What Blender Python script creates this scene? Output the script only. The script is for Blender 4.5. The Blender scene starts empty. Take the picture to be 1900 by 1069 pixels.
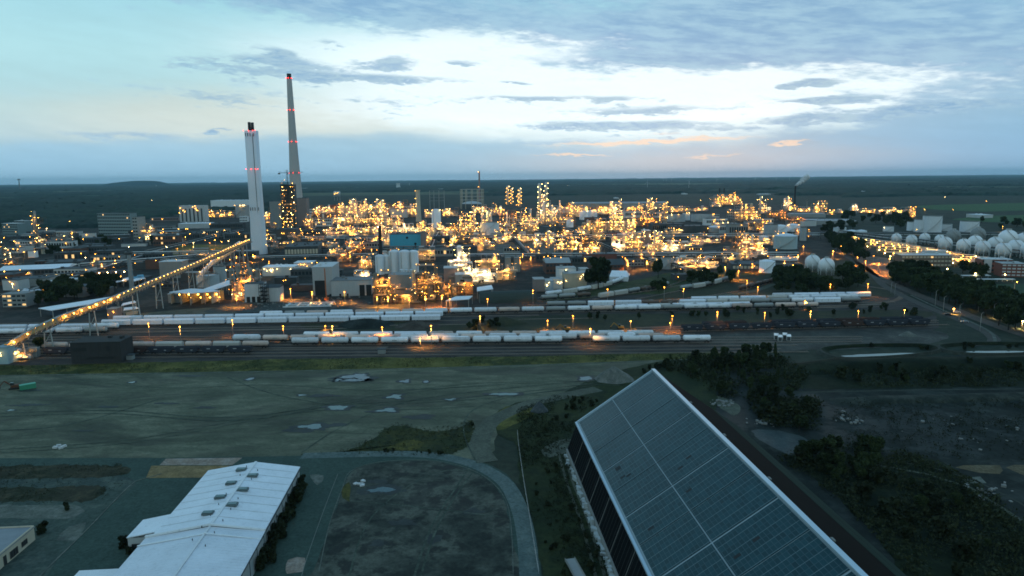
import bpy, math, random
from mathutils import Vector, noise
R = math.radians
rnd = random.Random(7)
SC = bpy.context.scene
COL = SC.collection
# ------------------------------------------------------------ camera
F, CX, CY, CAMH = 1267.0, 950.0, 534.5, 95.0
PITCH, ROLL = R(9.13), R(0.57)
_f = Vector((0, math.cos(PITCH), -math.sin(PITCH)))
_r = Vector((1, 0, 0)); _u = _r.cross(_f)
RT = _r * math.cos(ROLL) - _u * math.sin(ROLL)
UP = _u * math.cos(ROLL) + _r * math.sin(ROLL)
CAM = Vector((0, 0, CAMH))
cd = bpy.data.cameras.new('camera'); co = bpy.data.objects.new('camera', cd); COL.objects.link(co)
cd.sensor_width = 36.0; cd.lens = 36.0 * F / 1900.0
cd.clip_start = 1.0; cd.clip_end = 90000.0
from mathutils import Matrix
m3 = Matrix((RT, UP, -_f)).transposed()
co.matrix_world = Matrix.Translation(CAM) @ m3.to_4x4()
SC.camera = co

def ray(px, py): return _f + RT * ((px - CX) / F) - UP * ((py - CY) / F)
def gp(px, py, z=0.0):
    d = ray(px, py); t = (z - CAMH) / d.z
    return CAM + d * t
def mpp(p): return (Vector(p) - CAM).dot(_f) / F          # metres covered by one photo pixel at p
# ------------------------------------------------------------ view
SC.view_settings.view_transform = 'Standard'; SC.view_settings.look = 'None'
SC.view_settings.exposure = 0.0; SC.view_settings.gamma = 1.0
SC.cycles.max_bounces = 5; SC.cycles.diffuse_bounces = 2; SC.cycles.glossy_bounces = 2
SC.cycles.transmission_bounces = 2; SC.cycles.volume_bounces = 0; SC.cycles.transparent_max_bounces = 4
SC.cycles.use_light_tree = True; SC.cycles.sample_clamp_indirect = 3.0
SC.cycles.use_denoising = True
SC.cycles.filter_width = 1.7

def s2l(c):
    return tuple(((v / 255) / 12.92 if v / 255 <= .04045 else ((v / 255 + .055) / 1.055) ** 2.4) for v in c)
# ------------------------------------------------------------ node expressions
class X:
    nt = None
    def __init__(s, k): s.k = k
    @staticmethod
    def m(op, *a):
        n = X.nt.nodes.new('ShaderNodeMath'); n.operation = op
        for i, v in enumerate(a):
            if isinstance(v, X): X.nt.links.new(v.k, n.inputs[i])
            else: n.inputs[i].default_value = float(v)
        return X(n.outputs[0])
    def __add__(a, b): return X.m('ADD', a, b)
    def __radd__(a, b): return X.m('ADD', b, a)
    def __sub__(a, b): return X.m('SUBTRACT', a, b)
    def __rsub__(a, b): return X.m('SUBTRACT', b, a)
    def __mul__(a, b): return X.m('MULTIPLY', a, b)
    def __rmul__(a, b): return X.m('MULTIPLY', b, a)
    def __truediv__(a, b): return X.m('DIVIDE', a, b)
def nd(t, **kw):
    n = X.nt.nodes.new(t)
    for k, v in kw.items(): setattr(n, k, v)
    return n
def lk(a, b): X.nt.links.new(a.k if isinstance(a, X) else a, b)
def smooth(x, lo, hi):
    n = nd('ShaderNodeMapRange', interpolation_type='SMOOTHSTEP')
    lk(x, n.inputs[0]); n.inputs[1].default_value = lo; n.inputs[2].default_value = hi
    return X(n.outputs[0])
def mixc(f, a, b, mode='MIX'):
    n = nd('ShaderNodeMix', data_type='RGBA', blend_type=mode)
    for s, v in ((n.inputs[0], f), (n.inputs[6], a), (n.inputs[7], b)):
        if isinstance(v, X): lk(v, s)
        elif isinstance(v, (tuple, list)): s.default_value = tuple(v[:3]) + (1,)
        else: s.default_value = v
    return X(n.outputs[2])
def comb(x, y, z=0.0):
    n = nd('ShaderNodeCombineXYZ')
    for i, v in enumerate((x, y, z)):
        if isinstance(v, X): lk(v, n.inputs[i])
        else: n.inputs[i].default_value = v
    return X(n.outputs[0])
def nz(vec, scale, detail=4, rough=.55, dist=0.0):
    n = nd('ShaderNodeTexNoise'); lk(vec, n.inputs['Vector'])
    n.inputs['Scale'].default_value = scale; n.inputs['Detail'].default_value = detail
    n.inputs['Roughness'].default_value = rough; n.inputs['Distortion'].default_value = dist
    return X(n.outputs[0])
# ------------------------------------------------------------ sky
SUN_AZ, SUN_EL = 17.0, 6.0            # the after-glow sits right of centre, low over the forest
W = bpy.data.worlds.new('World'); SC.world = W; W.use_nodes = True
X.nt = W.node_tree; X.nt.nodes.clear()
tc = nd('ShaderNodeTexCoord')
sp = nd('ShaderNodeSeparateXYZ'); lk(tc.outputs['Generated'], sp.inputs[0])
x, y, z = (X(sp.outputs[i]) for i in range(3))
az = X.m('ARCTAN2', x, y); el = X.m('ARCSINE', z)
def aze(px, py):
    d = ray(px, py).normalized(); return math.atan2(d.x, d.y), math.asin(d.z)
base = comb(az * 9.0, el * 42.0, 0.0)
n1 = nz(base, 1.0, 7, .58); 
n2 = nz(comb(az * 17.0, el * 84.0 + az * 9.0, 4.0), 1.0, 7, .60)
n3 = nz(comb(az * 4.0, el * 13.0, 9.0), 1.0, 4, .5)
n4 = nz(comb(az * 48.0, el * 190.0, 2.0), 1.0, 6, .68, .4)
wa = az + (n1 - .5) * .07 + (n2 - .5) * .05
we = el + (n3 - .5) * .03 + (n2 - .5) * .020 + (n4 - .5) * .010
def gs(items):
    tot = None
    for cx, cy, rx, ry, a in items:
        A, E_ = aze(cx, cy)
        u = (wa - A) * (F / rx); v = (we - E_) * (F / ry)
        g = X.m('EXPONENT', (u * u + v * v) * -1.0) * a
        tot = g if tot is None else tot + g
    return tot
ramp = nd('ShaderNodeValToRGB'); cr = ramp.color_ramp
lk(X.m('MULTIPLY_ADD', el, 1.0 / R(90), 0.0), ramp.inputs[0])
stops = [(0.0, (128, 166, 194)), (.02, (140, 178, 200)), (.055, (174, 212, 220)), (.10, (178, 224, 232)),
         (.16, (158, 214, 230)), (.26, (126, 186, 216)), (.5, (102, 154, 200)), (1.0, (88, 136, 186))]
cr.elements[0].position = 0; cr.elements[0].color = s2l(stops[0][1]) + (1,)
cr.elements[1].position = 1; cr.elements[1].color = s2l(stops[-1][1]) + (1,)
for p_, c_ in stops[1:-1]:
    e_ = cr.elements.new(p_); e_.color = s2l(c_) + (1,)
c = X(ramp.outputs[0])
# away from the after-glow the sky is brightened, to light the sides facing us
c = mixc(smooth(X.m('ABSOLUTE', az - .15), .75, 2.2) * .6, c, s2l((176, 204, 208)))
c = mixc(smooth(gs([(760, 215, 420, 60, 1.0), (250, 230, 330, 50, .6)]), 0, 1.3) * .75, c, s2l((224, 226, 214)))
c = mixc(smooth(gs([(1300, 185, 480, 85, 1.25), (960, 130, 330, 80, .9), (1620, 150, 220, 44, .9), (700, 100, 300, 55, .6), (1070, 66, 90, 18, .5), (820, 200, 260, 34, .5)]), .0, 1.35), c, (.90, 1.04, 1.08))
bank = gs([(400, 300, 460, 46, 1.0), (820, 300, 420, 46, 1.0), (1250, 335, 520, 44, 1.0), (1880, 250, 300, 120, 1.15), (1650, 310, 300, 50, .8), (-100, 320, 400, 40, .7)]) + (n1 - .5) * .9 + (n2 - .5) * 1.2 + (n4 - .5) * .5
c = mixc(smooth(bank, .28, 1.0) * .78, c, mixc(smooth(az, -.1, .6), s2l((148, 190, 214)), s2l((122, 170, 204))))
hz = gs([(1250, 300, 420, 34, .9)])
c = mixc(smooth(hz, 0, 1.2) * .6, c, s2l((206, 200, 196)))
top = gs([(640, 14, 330, 26, 1.0), (880, 52, 200, 18, .6), (1260, 55, 230, 46, 1.15), (1340, 100, 200, 20, .9), (1700, 30, 380, 60, 1.1),
          (1690, 88, 240, 20, .8), (1000, -50, 1000, 46, 1.0), (1900, 130, 200, 50, .7), (1060, 112, 170, 8, .3), (450, 160, 200, 30, .35)]) + (n1 - .5) * .8 + (n2 - .5) * 1.5 + (n4 - .5) * .7
c = mixc(smooth(top, .22, 1.15) * .9, c, mixc(smooth(n2, .35, .65), s2l((128, 170, 208)), s2l((158, 196, 220))))
cum = gs([(500, 122, 150, 13, 1.0), (520, 104, 34, 14, 1.0), (650, 146, 210, 8, 1.05), (722, 116, 50, 18, 1.0), (606, 78, 34, 9, .9), (860, 118, 40, 5, .8),
          (420, 184, 120, 22, .62), (720, 190, 120, 26, .5), (1000, 185, 140, 7, .95), (1180, 205, 170, 10, .95), (1080, 232, 120, 9, .95),
          (1210, 232, 130, 9, .9), (1020, 262, 120, 9, .8), (1508, 157, 44, 7, 1.25), (1470, 166, 22, 3, .8), (1580, 184, 70, 7, .95), (1510, 190, 60, 4, .7), (1760, 196, 190, 13, 1.0), (1530, 228, 130, 10, 1.0),
          (1300, 245, 90, 8, .8), (950, 152, 40, 3, .8), (400, 240, 25, 3, .9), (1150, 180, 60, 9, .45), (230, 245, 120, 8, .9)]) + (n1 - .5) * .5 + (n2 - .5) * 1.9 + (n4 - .5) * 1.5
c = mixc(smooth(cum, .38, .95) * .8, c, mixc(smooth(n4, .38, .62), s2l((122, 166, 203)), s2l((160, 194, 214))))
org = gs([(1190, 263, 240, 6, 1.0), (1465, 272, 40, 4, 1.0), (1060, 282, 80, 3, .9), (1330, 290, 70, 3, .7), (1240, 248, 160, 4, .5), (620, 256, 90, 3, .45)]) + (n2 - .5) * .9
c = mixc(smooth(org, .35, .9) * .75, c, s2l((246, 216, 190)))
kf = (n2 - .5) * .14 + (n3 - .5) * .12 + 1.0
c = mixc(1.0, c, comb(kf, kf, kf), 'MULTIPLY')
low = smooth(el, 0.0, .12) * -.22 + 1.22   # the air in front takes some of it away again
c = mixc(1.0, c, comb(low, low, low), 'MULTIPLY')
bgn = nd('ShaderNodeBackground'); lk(c, bgn.inputs[0]); bgn.inputs[1].default_value = 1.03
sky = nd('ShaderNodeTexSky', sky_type='NISHITA'); sky.sun_disc = False
sky.sun_elevation = R(2.0); sky.sun_rotation = R(SUN_AZ); sky.altitude = 100
bg2 = nd('ShaderNodeBackground'); lk(sky.outputs[0], bg2.inputs[0]); bg2.inputs[1].default_value = 0.004
ad = nd('ShaderNodeAddShader'); lk(bgn.outputs[0], ad.inputs[0]); lk(bg2.outputs[0], ad.inputs[1])
wo = nd('ShaderNodeOutputWorld'); lk(ad.outputs[0], wo.inputs[0])
W.cycles.sampling_method = 'MANUAL'; W.cycles.sample_map_resolution = 512
# ------------------------------------------------------------ sun (already behind cloud, almost gone)
sl = bpy.data.lights.new('sun', 'SUN'); sl.energy = 0.12; sl.angle = R(14); sl.color = (1, .86, .72)
so = bpy.data.objects.new('sun', sl); COL.objects.link(so)
dv = Vector((math.sin(R(SUN_AZ)) * math.cos(R(SUN_EL)), math.cos(R(SUN_AZ)) * math.cos(R(SUN_EL)), math.sin(R(SUN_EL))))
so.rotation_euler = dv.to_track_quat('Z', 'Y').to_euler()
# ------------------------------------------------------------ materials
MATS = {}
def M(name, col, rough=.7, metal=0.0, var=.25, scale=.35, spec=.4, streak=0.0, rand=.16):
    """painted / mineral surface with weathering of its own"""
    if name in MATS: return MATS[name]
    m = bpy.data.materials.new(name); m.use_nodes = True; X.nt = m.node_tree
    bs = m.node_tree.nodes['Principled BSDF']
    t = nd('ShaderNodeTexCoord')
    n = nz(X(t.outputs['Object']), scale, 5, .6)
    oi = nd('ShaderNodeObjectInfo'); k = (n - .5) * (2 * var) + 1.0 + (X(oi.outputs['Random']) - .6) * rand
    if streak:
        mp = nd('ShaderNodeMapping'); lk(t.outputs['Object'], mp.inputs[0]); mp.inputs['Scale'].default_value = (1.2, 1.2, .06)
        k = k - smooth(nz(X(mp.outputs[0]), 1.0, 4, .6), .5, .8) * streak
    cc = mixc(1.0, col, comb(k, k, k), 'MULTIPLY')
    lk(cc, bs.inputs['Base Color']); bs.inputs['Roughness'].default_value = rough
    bs.inputs['Metallic'].default_value = metal; bs.inputs['Specular IOR Level'].default_value = spec
    MATS[name] = m; return m
def EM(name, col, strength):
    if name in MATS: return MATS[name]
    m = bpy.data.materials.new(name); m.use_nodes = True; X.nt = m.node_tree
    X.nt.nodes.clear()
    e = nd('ShaderNodeEmission'); e.inputs[0].default_value = col + (1,); e.inputs[1].default_value = strength
    o = nd('ShaderNodeOutputMaterial'); lk(e.outputs[0], o.inputs[0])
    MATS[name] = m; return m
def GM(name, cols, scales=(.02, .12, .9), rough=.85, stain=None, wet=0.0, ystretch=1.0, spec=.08):
    """ground: patches, mottling and grit in world metres; optional darker damp stains"""
    if name in MATS: return MATS[name]
    m = bpy.data.materials.new(name); m.use_nodes = True; X.nt = m.node_tree
    bs = X.nt.nodes['Principled BSDF']
    g = nd('ShaderNodeNewGeometry')
    mp = nd('ShaderNodeMapping'); lk(g.outputs['Position'], mp.inputs[0]); mp.inputs['Scale'].default_value = (1, ystretch, 1)
    v = X(mp.outputs[0])
    a = nz(v, scales[0], 6, .6, .8); b = nz(v, scales[1], 6, .65); d = nz(v, scales[2], 3, .6)
    cc = mixc(smooth(a, .38, .62), cols[0], cols[1])
    cc = mixc(smooth(b, .46, .62) * .8, cc, cols[2])
    rr = X.m('ADD', rough, 0.0)
    if stain:
        s_ = smooth(a * .55 + b * .45 + d * .14, .585, .64)
        cc = mixc(s_ * stain, cc, tuple(v_ * .35 for v_ in cols[0]))
        rr = rr - s_ * wet
    e = nz(v, scales[1] * 2.7, 5, .7, 1.5)
    k = (d - .5) * 1.1 + (e - .5) * 1.0 + (b - .5) * .6 + 1.0
    cc = mixc(1.0, cc, comb(k, k, k), 'MULTIPLY')
    lk(cc, bs.inputs['Base Color']); lk(rr, bs.inputs['Roughness']); bs.inputs['Specular IOR Level'].default_value = spec
    MATS[name] = m; return m
# ------------------------------------------------------------ mesh builder
class MB:
    def __init__(s): s.v = []; s.f = []; s.sm = []; s.mi = []; s.cur = 0
    def add(s, vs, fs, smooth=False):
        o = len(s.v); s.v += [tuple(p) for p in vs]
        for f in fs: s.f.append(tuple(i + o for i in f)); s.sm.append(smooth); s.mi.append(s.cur)
        return s
    def box(s, cx, cy, z0, sx, sy, sz, rz=0.0):
        c_, n_ = math.cos(rz), math.sin(rz); P = []
        for zz in (z0, z0 + sz):
            for a, b in ((-1, -1), (1, -1), (1, 1), (-1, 1)):
                dx, dy = a * sx / 2, b * sy / 2
                P.append((cx + dx * c_ - dy * n_, cy + dx * n_ + dy * c_, zz))
        return s.add(P, [(0, 3, 2, 1), (4, 5, 6, 7), (0, 1, 5, 4), (1, 2, 6, 5), (2, 3, 7, 6), (3, 0, 4, 7)])
    def bar(s, p, q, w, h=None):
        p, q = Vector(p), Vector(q); d = q - p
        if d.length < 1e-6: return s
        h = h or w; d.normalize()
        a = d.cross(Vector((0, 0, 1)))
        a = Vector((1, 0, 0)) if a.length < 1e-3 else a.normalized()
        b = a.cross(d).normalized() * (h / 2); a = a * (w / 2)
        P = [p - a - b, p + a - b, p + a + b, p - a + b, q - a - b, q + a - b, q + a + b, q - a + b]
        return s.add(P, [(3, 2, 1, 0), (4, 5, 6, 7), (0, 1, 5, 4), (1, 2, 6, 5), (2, 3, 7, 6), (3, 0, 4, 7)])
    def tube(s, p, q, r0, r1=None, n=10, cap=True, dome=0.0):
        r1 = r0 if r1 is None else r1
        p, q = Vector(p), Vector(q); d = (q - p).normalized()
        a = d.cross(Vector((0, 0, 1))); a = Vector((1, 0, 0)) if a.length < 1e-3 else a.normalized()
        b = d.cross(a)
        rings = [(p, r0), (q, r1)]
        if dome:
            rings = [(p - d * dome, r0 * .25), (p - d * dome * .75, r0 * .66), (p - d * dome * .32, r0 * .93), (p, r0), (q, r1), (q + d * dome * .32, r1 * .93), (q + d * dome * .75, r1 * .66), (q + d * dome, r1 * .25)]
        P = []
        for c0, rr in rings:
            for i in range(n):
                t = 2 * math.pi * i / n
                P.append(c0 + a * (rr * math.cos(t)) + b * (rr * math.sin(t)))
        fs = []
        for k in range(len(rings) - 1):
            for i in range(n):
                j = (i + 1) % n
                fs.append((k * n + i, k * n + j, (k + 1) * n + j, (k + 1) * n + i))
        s.add(P, fs, True)
        if cap or dome:
            o = len(s.v) - len(P); e = (len(rings) - 1) * n
            s.f.append(tuple(o + i for i in range(n))[::-1]); s.sm.append(False); s.mi.append(s.cur)
            s.f.append(tuple(o + e + i for i in range(n))); s.sm.append(False); s.mi.append(s.cur)
        return s
    def lathe(s, x, y, prof, n=16, smooth=True):
        """prof: list of (radius, z) bottom to top"""
        P = []
        for rr, zz in prof:
            for i in range(n):
                t = 2 * math.pi * i / n
                P.append((x + rr * math.cos(t), y + rr * math.sin(t), zz))
        fs = [(k * n + i, k * n + (i + 1) % n, (k + 1) * n + (i + 1) % n, (k + 1) * n + i) for k in range(len(prof) - 1) for i in range(n)]
        return s.add(P, fs, smooth)
    def sphere(s, x, y, z_, r, n=16, m=9, zs=1.0):
        prof = [(max(r * math.sin(math.pi * k / m), .002), z_ - r * zs * math.cos(math.pi * k / m)) for k in range(m + 1)]
        return s.lathe(x, y, prof, n)
    def poly(s, pts, z0, z1):
        n = len(pts)
        P = [(a, b, z0) for a, b in pts] + [(a, b, z1) for a, b in pts]
        return s.add(P, [tuple(range(n))[::-1], tuple(range(n, 2 * n))] + [(i, (i + 1) % n, n + (i + 1) % n, n + i) for i in range(n)])
    def quad(s, a, b, c_, d): return s.add([a, b, c_, d], [(0, 1, 2, 3)])
    def mesh(s, name, *mats):
        me = bpy.data.meshes.new(name); me.from_pydata(s.v, [], s.f)
        for m in mats: me.materials.append(m)
        me.polygons.foreach_set('use_smooth', s.sm)
        if len(mats) > 1: me.polygons.foreach_set('material_index', s.mi)
        me.update(); return me
def link(name, data, parent=None, loc=(0, 0, 0), rz=0.0):
    o = bpy.data.objects.new(name, data); COL.objects.link(o)
    o.location = loc; o.rotation_euler = (0, 0, rz)
    if parent: o.parent = parent
    return o
def part(name, mb, mat, parent, loc=(0, 0, 0), rz=0.0):
    return link(name, mb.mesh(name, *(mat if isinstance(mat, (list, tuple)) else [mat])), parent, loc, rz)
def tag(o, label, cat, group=None):
    if label: o['label'] = label
    o['category'] = cat
    if group: o['group'] = group
    return o
def thing(name, label, cat, loc, rz=0.0, group=None):
    return tag(link(name, None, None, loc, rz), label, cat, group)
def struct(name, mb, mat, kind='structure', label=None):
    o = link(name, mb.mesh(name, *(mat if isinstance(mat, (list, tuple)) else [mat]))); o['kind'] = kind
    if label: o['label'] = label
    return o
def copy_tree(o, parent=None):
    c_ = o.copy(); COL.objects.link(c_); c_.parent = parent
    for ch in o.children: copy_tree(ch, c_)
    return c_
# labels that need a neighbour to single them out are written once everything stands
LM = {}; PENDING = []
def landmark(phrase, x_, y_): LM[phrase] = (x_, y_)
def later(o, desc, x_, y_): PENDING.append((o, desc, x_, y_))
NTH = ['', 'second ', 'third ', 'fourth ', 'fifth ', 'sixth ', 'seventh ', 'eighth ', 'ninth ', 'tenth ', 'eleventh ', 'twelfth ', 'thirteenth ', 'fourteenth ', 'fifteenth ', 'sixteenth ', 'seventeenth ', 'eighteenth ', 'nineteenth ', 'twentieth ']
def nth(i): return NTH[i] if i < 20 else str(i + 1) + 'th '
def resolve_labels():
    grp = {}
    for o, desc, x_, y_ in PENDING:
        ph = min(LM, key=lambda k: (LM[k][0] - x_) ** 2 + (LM[k][1] - y_) ** 2)
        grp.setdefault((desc, ph), []).append((math.hypot(LM[ph][0] - x_, LM[ph][1] - y_), o))
    for (desc, ph), L in grp.items():
        L.sort(key=lambda t: t[0])
        for i, (_, o) in enumerate(L):
            o['label'] = f'{desc} {nth(i)}nearest the {ph}'
GRID = R(4.28)
def resample(pts, step, jit=0.0, closed=True, seed=3):
    rr = random.Random(seed); out = []; n = len(pts)
    for i in range(n if closed else n - 1):
        p0, p1, p2, p3 = (pts[(i - 1) % n] if closed or i > 0 else pts[0]), pts[i], pts[(i + 1) % n], (pts[(i + 2) % n] if closed or i + 2 < n else pts[-1])
        L = math.hypot(p2[0] - p1[0], p2[1] - p1[1]); k = max(1, min(60, int(L / step)))
        for j in range(k):
            t = j / k
            q = [.5 * ((2 * p1[a]) + (-p0[a] + p2[a]) * t + (2 * p0[a] - 5 * p1[a] + 4 * p2[a] - p3[a]) * t * t + (-p0[a] + 3 * p1[a] - 3 * p2[a] + p3[a]) * t ** 3) for a in (0, 1)]
            out.append((q[0] + rr.uniform(-jit, jit), q[1] + rr.uniform(-jit, jit)))
    if not closed: out.append(tuple(pts[-1][:2]))
    return out
def sheet(name, px, z_, mat, step=6.0, jit=.5, curve=True, kind='structure', label=None, world=False):
    pts = [(p[0], p[1]) for p in px] if world else [tuple(gp(*p))[:2] for p in px]
    if curve: pts = resample(pts, step, jit)
    mb = MB(); mb.add([(a, b, z_) for a, b in pts], [tuple(range(len(pts)))])
    o = struct(name, mb, mat, kind, label)
    if o.data.polygons[0].normal.z < 0: o.data.flip_normals()
    return o
def strip(name, px, width, z_, mat, step=8.0, world=False, kind='structure', h=0.0):
    pts = [tuple(p[:2]) for p in px] if world else [tuple(gp(*p))[:2] for p in px]
    pts = resample(pts, step, 0, closed=False)
    mb = MB(); L = []; 
    for i, p in enumerate(pts):
        a = Vector(pts[max(i - 1, 0)]); b = Vector(pts[min(i + 1, len(pts) - 1)]); t = (b - a).normalized(); nn = Vector((-t.y, t.x)) * width / 2
        L.append(((p[0] + nn.x, p[1] + nn.y), (p[0] - nn.x, p[1] - nn.y)))
    for i in range(len(L) - 1):
        (a, b), (c_, d) = L[i], L[i + 1]
        if h: mb.poly([b, d, c_, a], z_, z_ + h)
        else: mb.quad((b[0], b[1], z_), (d[0], d[1], z_), (c_[0], c_[1], z_), (a[0], a[1], z_))
    return struct(name, mb, mat, kind)
# ============================================================ THE GROUND
g_earth = GM('earth', [(.03, .042, .03), (.022, .032, .022), (.045, .052, .036)], (.004, .03, .3))
g_lot = GM('old concrete yard', [(.118, .130, .088), (.080, .090, .062), (.168, .172, .118)], (.018, .05, .8), stain=.7, wet=.2, ystretch=2.6)
g_asph = GM('asphalt', [(.044, .074, .060), (.052, .084, .067), (.036, .06, .05)], (.02, .1, 1.2), rough=.75)
g_isl = GM('cinder ground', [(.040, .048, .040), (.11, .12, .094), (.020, .025, .022)], (.05, .16, .7), stain=.7, wet=.3)
g_grass = GM('rough grass', [(.038, .05, .016), (.09, .088, .022), (.13, .118, .035)], (.015, .08, .7))
g_dark = GM('dark weeds', [(.008, .013, .007), (.013, .020, .009), (.02, .026, .014)], (.02, .1, .6))
g_ball = GM('ballast', [(.055, .05, .045), (.04, .038, .036), (.075, .066, .055)], (.02, .1, 1.1), ystretch=3.0)
g_plant = GM('plant paving', [(.038, .038, .033), (.024, .026, .023), (.062, .058, .048)], (.012, .06, .5))
g_path = GM('trodden gravel', [(.085, .096, .072), (.11, .12, .09), (.065, .072, .056)], (.03, .2, 1.0))
g_coal = GM('dark spoil', [(.014, .019, .016), (.022, .028, .025), (.036, .044, .038)], (.012, .06, .5), stain=.5, wet=.3)
g_sand = GM('sandy clay', [(.12, .095, .055), (.09, .075, .045), (.14, .12, .08)], (.05, .2, 1.0))
g_slab = GM('pale slab', [(.28, .22, .17), (.24, .19, .15), (.30, .26, .22)], (.05, .3, 1.5))
g_slab2 = GM('ochre slab', [(.22, .155, .07), (.19, .14, .07), (.25, .18, .09)], (.05, .3, 1.5))
g_conc = GM('worn concrete', [(.12, .135, .11), (.09, .105, .09), (.15, .16, .135)], (.05, .2, 1.2))
g_field = GM('green field', [(.045, .10, .04), (.05, .11, .045), (.06, .10, .04)], (.004, .02, .2))
m_water = M('still water', (.03, .045, .045), rough=.05, var=.1, scale=.05, spec=1.0)
m_water.node_tree.nodes['Principled BSDF'].inputs['IOR'].default_value = 1.42
g_damp = GM('damp rim', [(.03, .038, .036), (.045, .055, .05), (.025, .03, .03)], (.05, .3, 1.2), rough=.5)

mb = MB(); K = 42000
mb.add([(-K, -3000, 0), (K, -3000, 0), (K, K, 0), (-K, K, 0)], [(0, 1, 2, 3)])
struct('ground', mb, g_earth)
sheet('plant_ground', [(-500, 420), (200, 404), (560, 392), (1000, 380), (1460, 380), (1500, 405), (1580, 440), (1660, 500), (1680, 560), (1500, 592), (900, 600), (300, 612), (-500, 630)], .03, g_plant, 30, 2)
sheet('rail_yard', [(-500, 606), (400, 585), (860, 560), (1200, 545), (1640, 545), (1740, 600), (1640, 634), (1420, 652), (1000, 663), (560, 668), (100, 678), (-500, 690)], .05, g_ball, 12, 1)
sheet('road_verge', [(-500, 686), (100, 677), (570, 666), (1000, 661), (1330, 653), (1300, 668), (900, 684), (500, 690), (-500, 712)], .07, g_grass, 8, 1.0)
sheet('concrete_yard', [(-700, 716), (0, 698), (500, 690), (900, 681), (1290, 668), (1215, 690), (1150, 720), (1095, 745), (1000, 752), (925, 800), (900, 850), (700, 868), (560, 870), (-700, 880)], .09, g_lot, 8, .6)
strip('yard_edge_kerb', [(-300, 705), (0, 697.5), (500, 689.5), (900, 680.5), (1290, 667)], .9, .1, g_conc, 20, h=.1)
sheet('service_yard', [(-900, 858), (0, 851), (300, 850), (560, 846), (760, 842), (860, 850), (940, 880), (985, 960), (1010, 1100), (1030, 1300), (-900, 1300)], .11, g_asph, 6, .15)
sheet('service_yard_dirt', [(-300, 880), (100, 885), (250, 890), (180, 960), (90, 1060), (40, 1200), (-400, 1200)], .13, g_conc and GM('yard dirt', [(.06, .085, .07), (.05, .07, .062), (.085, .105, .085)], (.03, .12, 1.0)), 5, .4)
sheet('rough_island', [(640, 905), (652, 876), (700, 860), (790, 856), (855, 868), (905, 893), (935, 930), (945, 985), (948, 1150), (560, 1150), (592, 1040), (612, 970)], .14, g_isl, 4, .35)
strip('island_kerb', [(592, 1060), (612, 972), (636, 905), (650, 876), (700, 859), (790, 855), (857, 866.5), (908, 892), (938, 929), (949, 985), (953, 1100)], .25, .13, g_conc, 3, h=.1)
strip('perimeter_road', [(560, 846.5), (760, 843), (862, 857), (930, 890), (962, 940), (978, 1010), (985, 1120)], 5.0, .15, GM('grey road', [(.10, .135, .125), (.085, .12, .112), (.12, .15, .135)], (.03, .2, 1.2), rough=.8), 4)
strip('yard_spur', [(905, 858), (890, 830), (905, 790), (945, 765), (1000, 745), (1110, 722)], 7.5, .155, g_path, 4)
sheet('pale_slab', [(308, 852), (450, 850), (431, 864), (296, 864)], .17, g_slab, 3, .05, curve=False)
sheet('ochre_slab', [(281, 865), (428, 865), (372, 887), (271, 888)], .17, g_slab2, 3, .05, curve=False)
sheet('weed_patch', [(-60, 868), (120, 864), (236, 866), (225, 882), (120, 888), (-60, 886)], .15, GM('brown weeds', [(.040, .040, .026), (.028, .034, .02), (.06, .055, .034)], (.04, .2, 1.0)), 1.2, .8)
sheet('weed_patch', [(-60, 905), (80, 906), (185, 902), (190, 918), (150, 932), (60, 930), (-60, 934)], .15, MATS['brown weeds'], 1.2, .8)
sheet('bright_gravel_patch', [(-40, 940), (60, 938), (150, 940), (140, 960), (60, 965), (-40, 958)], .152, g_conc, 3, .6)
sheet('bright_gravel_patch', [(105, 1004), (128, 978), (160, 970), (140, 1004)], .155, g_conc, 3, .1)
strip('yard_kerb', [(300, 880), (251, 894), (160, 985), (77, 1067), (40, 1110)], .4, .13, g_conc, 6, h=.1)
strip('road_line', [(627, 880), (600, 950), (565, 1050), (550, 1110)], .14, .175, M('road paint', (.17, .18, .155), .8), 6)
sheet('broken_concrete', [(575, 882), (600, 883), (598, 895), (588, 901), (580, 892)], .17, g_conc, 2, .1)
sheet('broken_concrete', [(535, 1040), (566, 1036), (560, 1062), (532, 1066)], .17, g_slab, 2, .1)
sheet('worn_patch', [(540, 1020), (520, 1060), (500, 1110), (560, 1110), (580, 1000)], .16, g_asph, 3, .2)
# weeds between the service yard and the solar hall
sheet('weed_ground', [(918, 770), (960, 748), (1030, 735), (1110, 700), (1250, 668), (1330, 700), (1200, 1300), (1025, 1300), (1008, 1080), (985, 960), (962, 880), (955, 820), (925, 806)], .12, GM('hall side weeds', [(.022, .034, .016), (.035, .045, .018), (.016, .024, .013)], (.03, .12, .8)), 5, .6)
strip('farm_track', [(1035, 835), (1050, 890), (1078, 970), (1105, 1069), (1120, 1150)], .8, .14, g_path, 4)
strip('farm_track', [(1046, 835), (1061, 890), (1092, 970), (1122, 1069), (1140, 1150)], .8, .14, g_path, 4)
sheet('hall_corner_gravel', [(1005, 838), (1025, 822), (1060, 815), (1052, 838), (1020, 850)], .145, g_path, 3, .5)
sheet('grass_clearing', [(560, 844), (640, 838), (690, 815), (730, 790), (800, 800), (850, 795), (873, 780), (878, 800), (862, 830), (820, 846), (700, 841)], .13, GM('yard grass', [(.03, .042, .018), (.05, .055, .02), (.02, .028, .016)], (.05, .2, 1.0)), 1.0, .9)
sheet('ochre_grass', [(718, 834), (740, 822), (770, 816), (785, 822), (778, 832), (740, 838)], .15, GM('ochre grass', [(.10, .09, .025), (.06, .06, .02), (.045, .05, .02)], (.1, .4, 1.0)), 3, .5)
sheet('grass_clearing', [(918, 772), (940, 756), (975, 750), (1000, 758), (985, 772), (950, 790), (925, 800)], .15, MATS['rough grass'], 3, .6)
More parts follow.
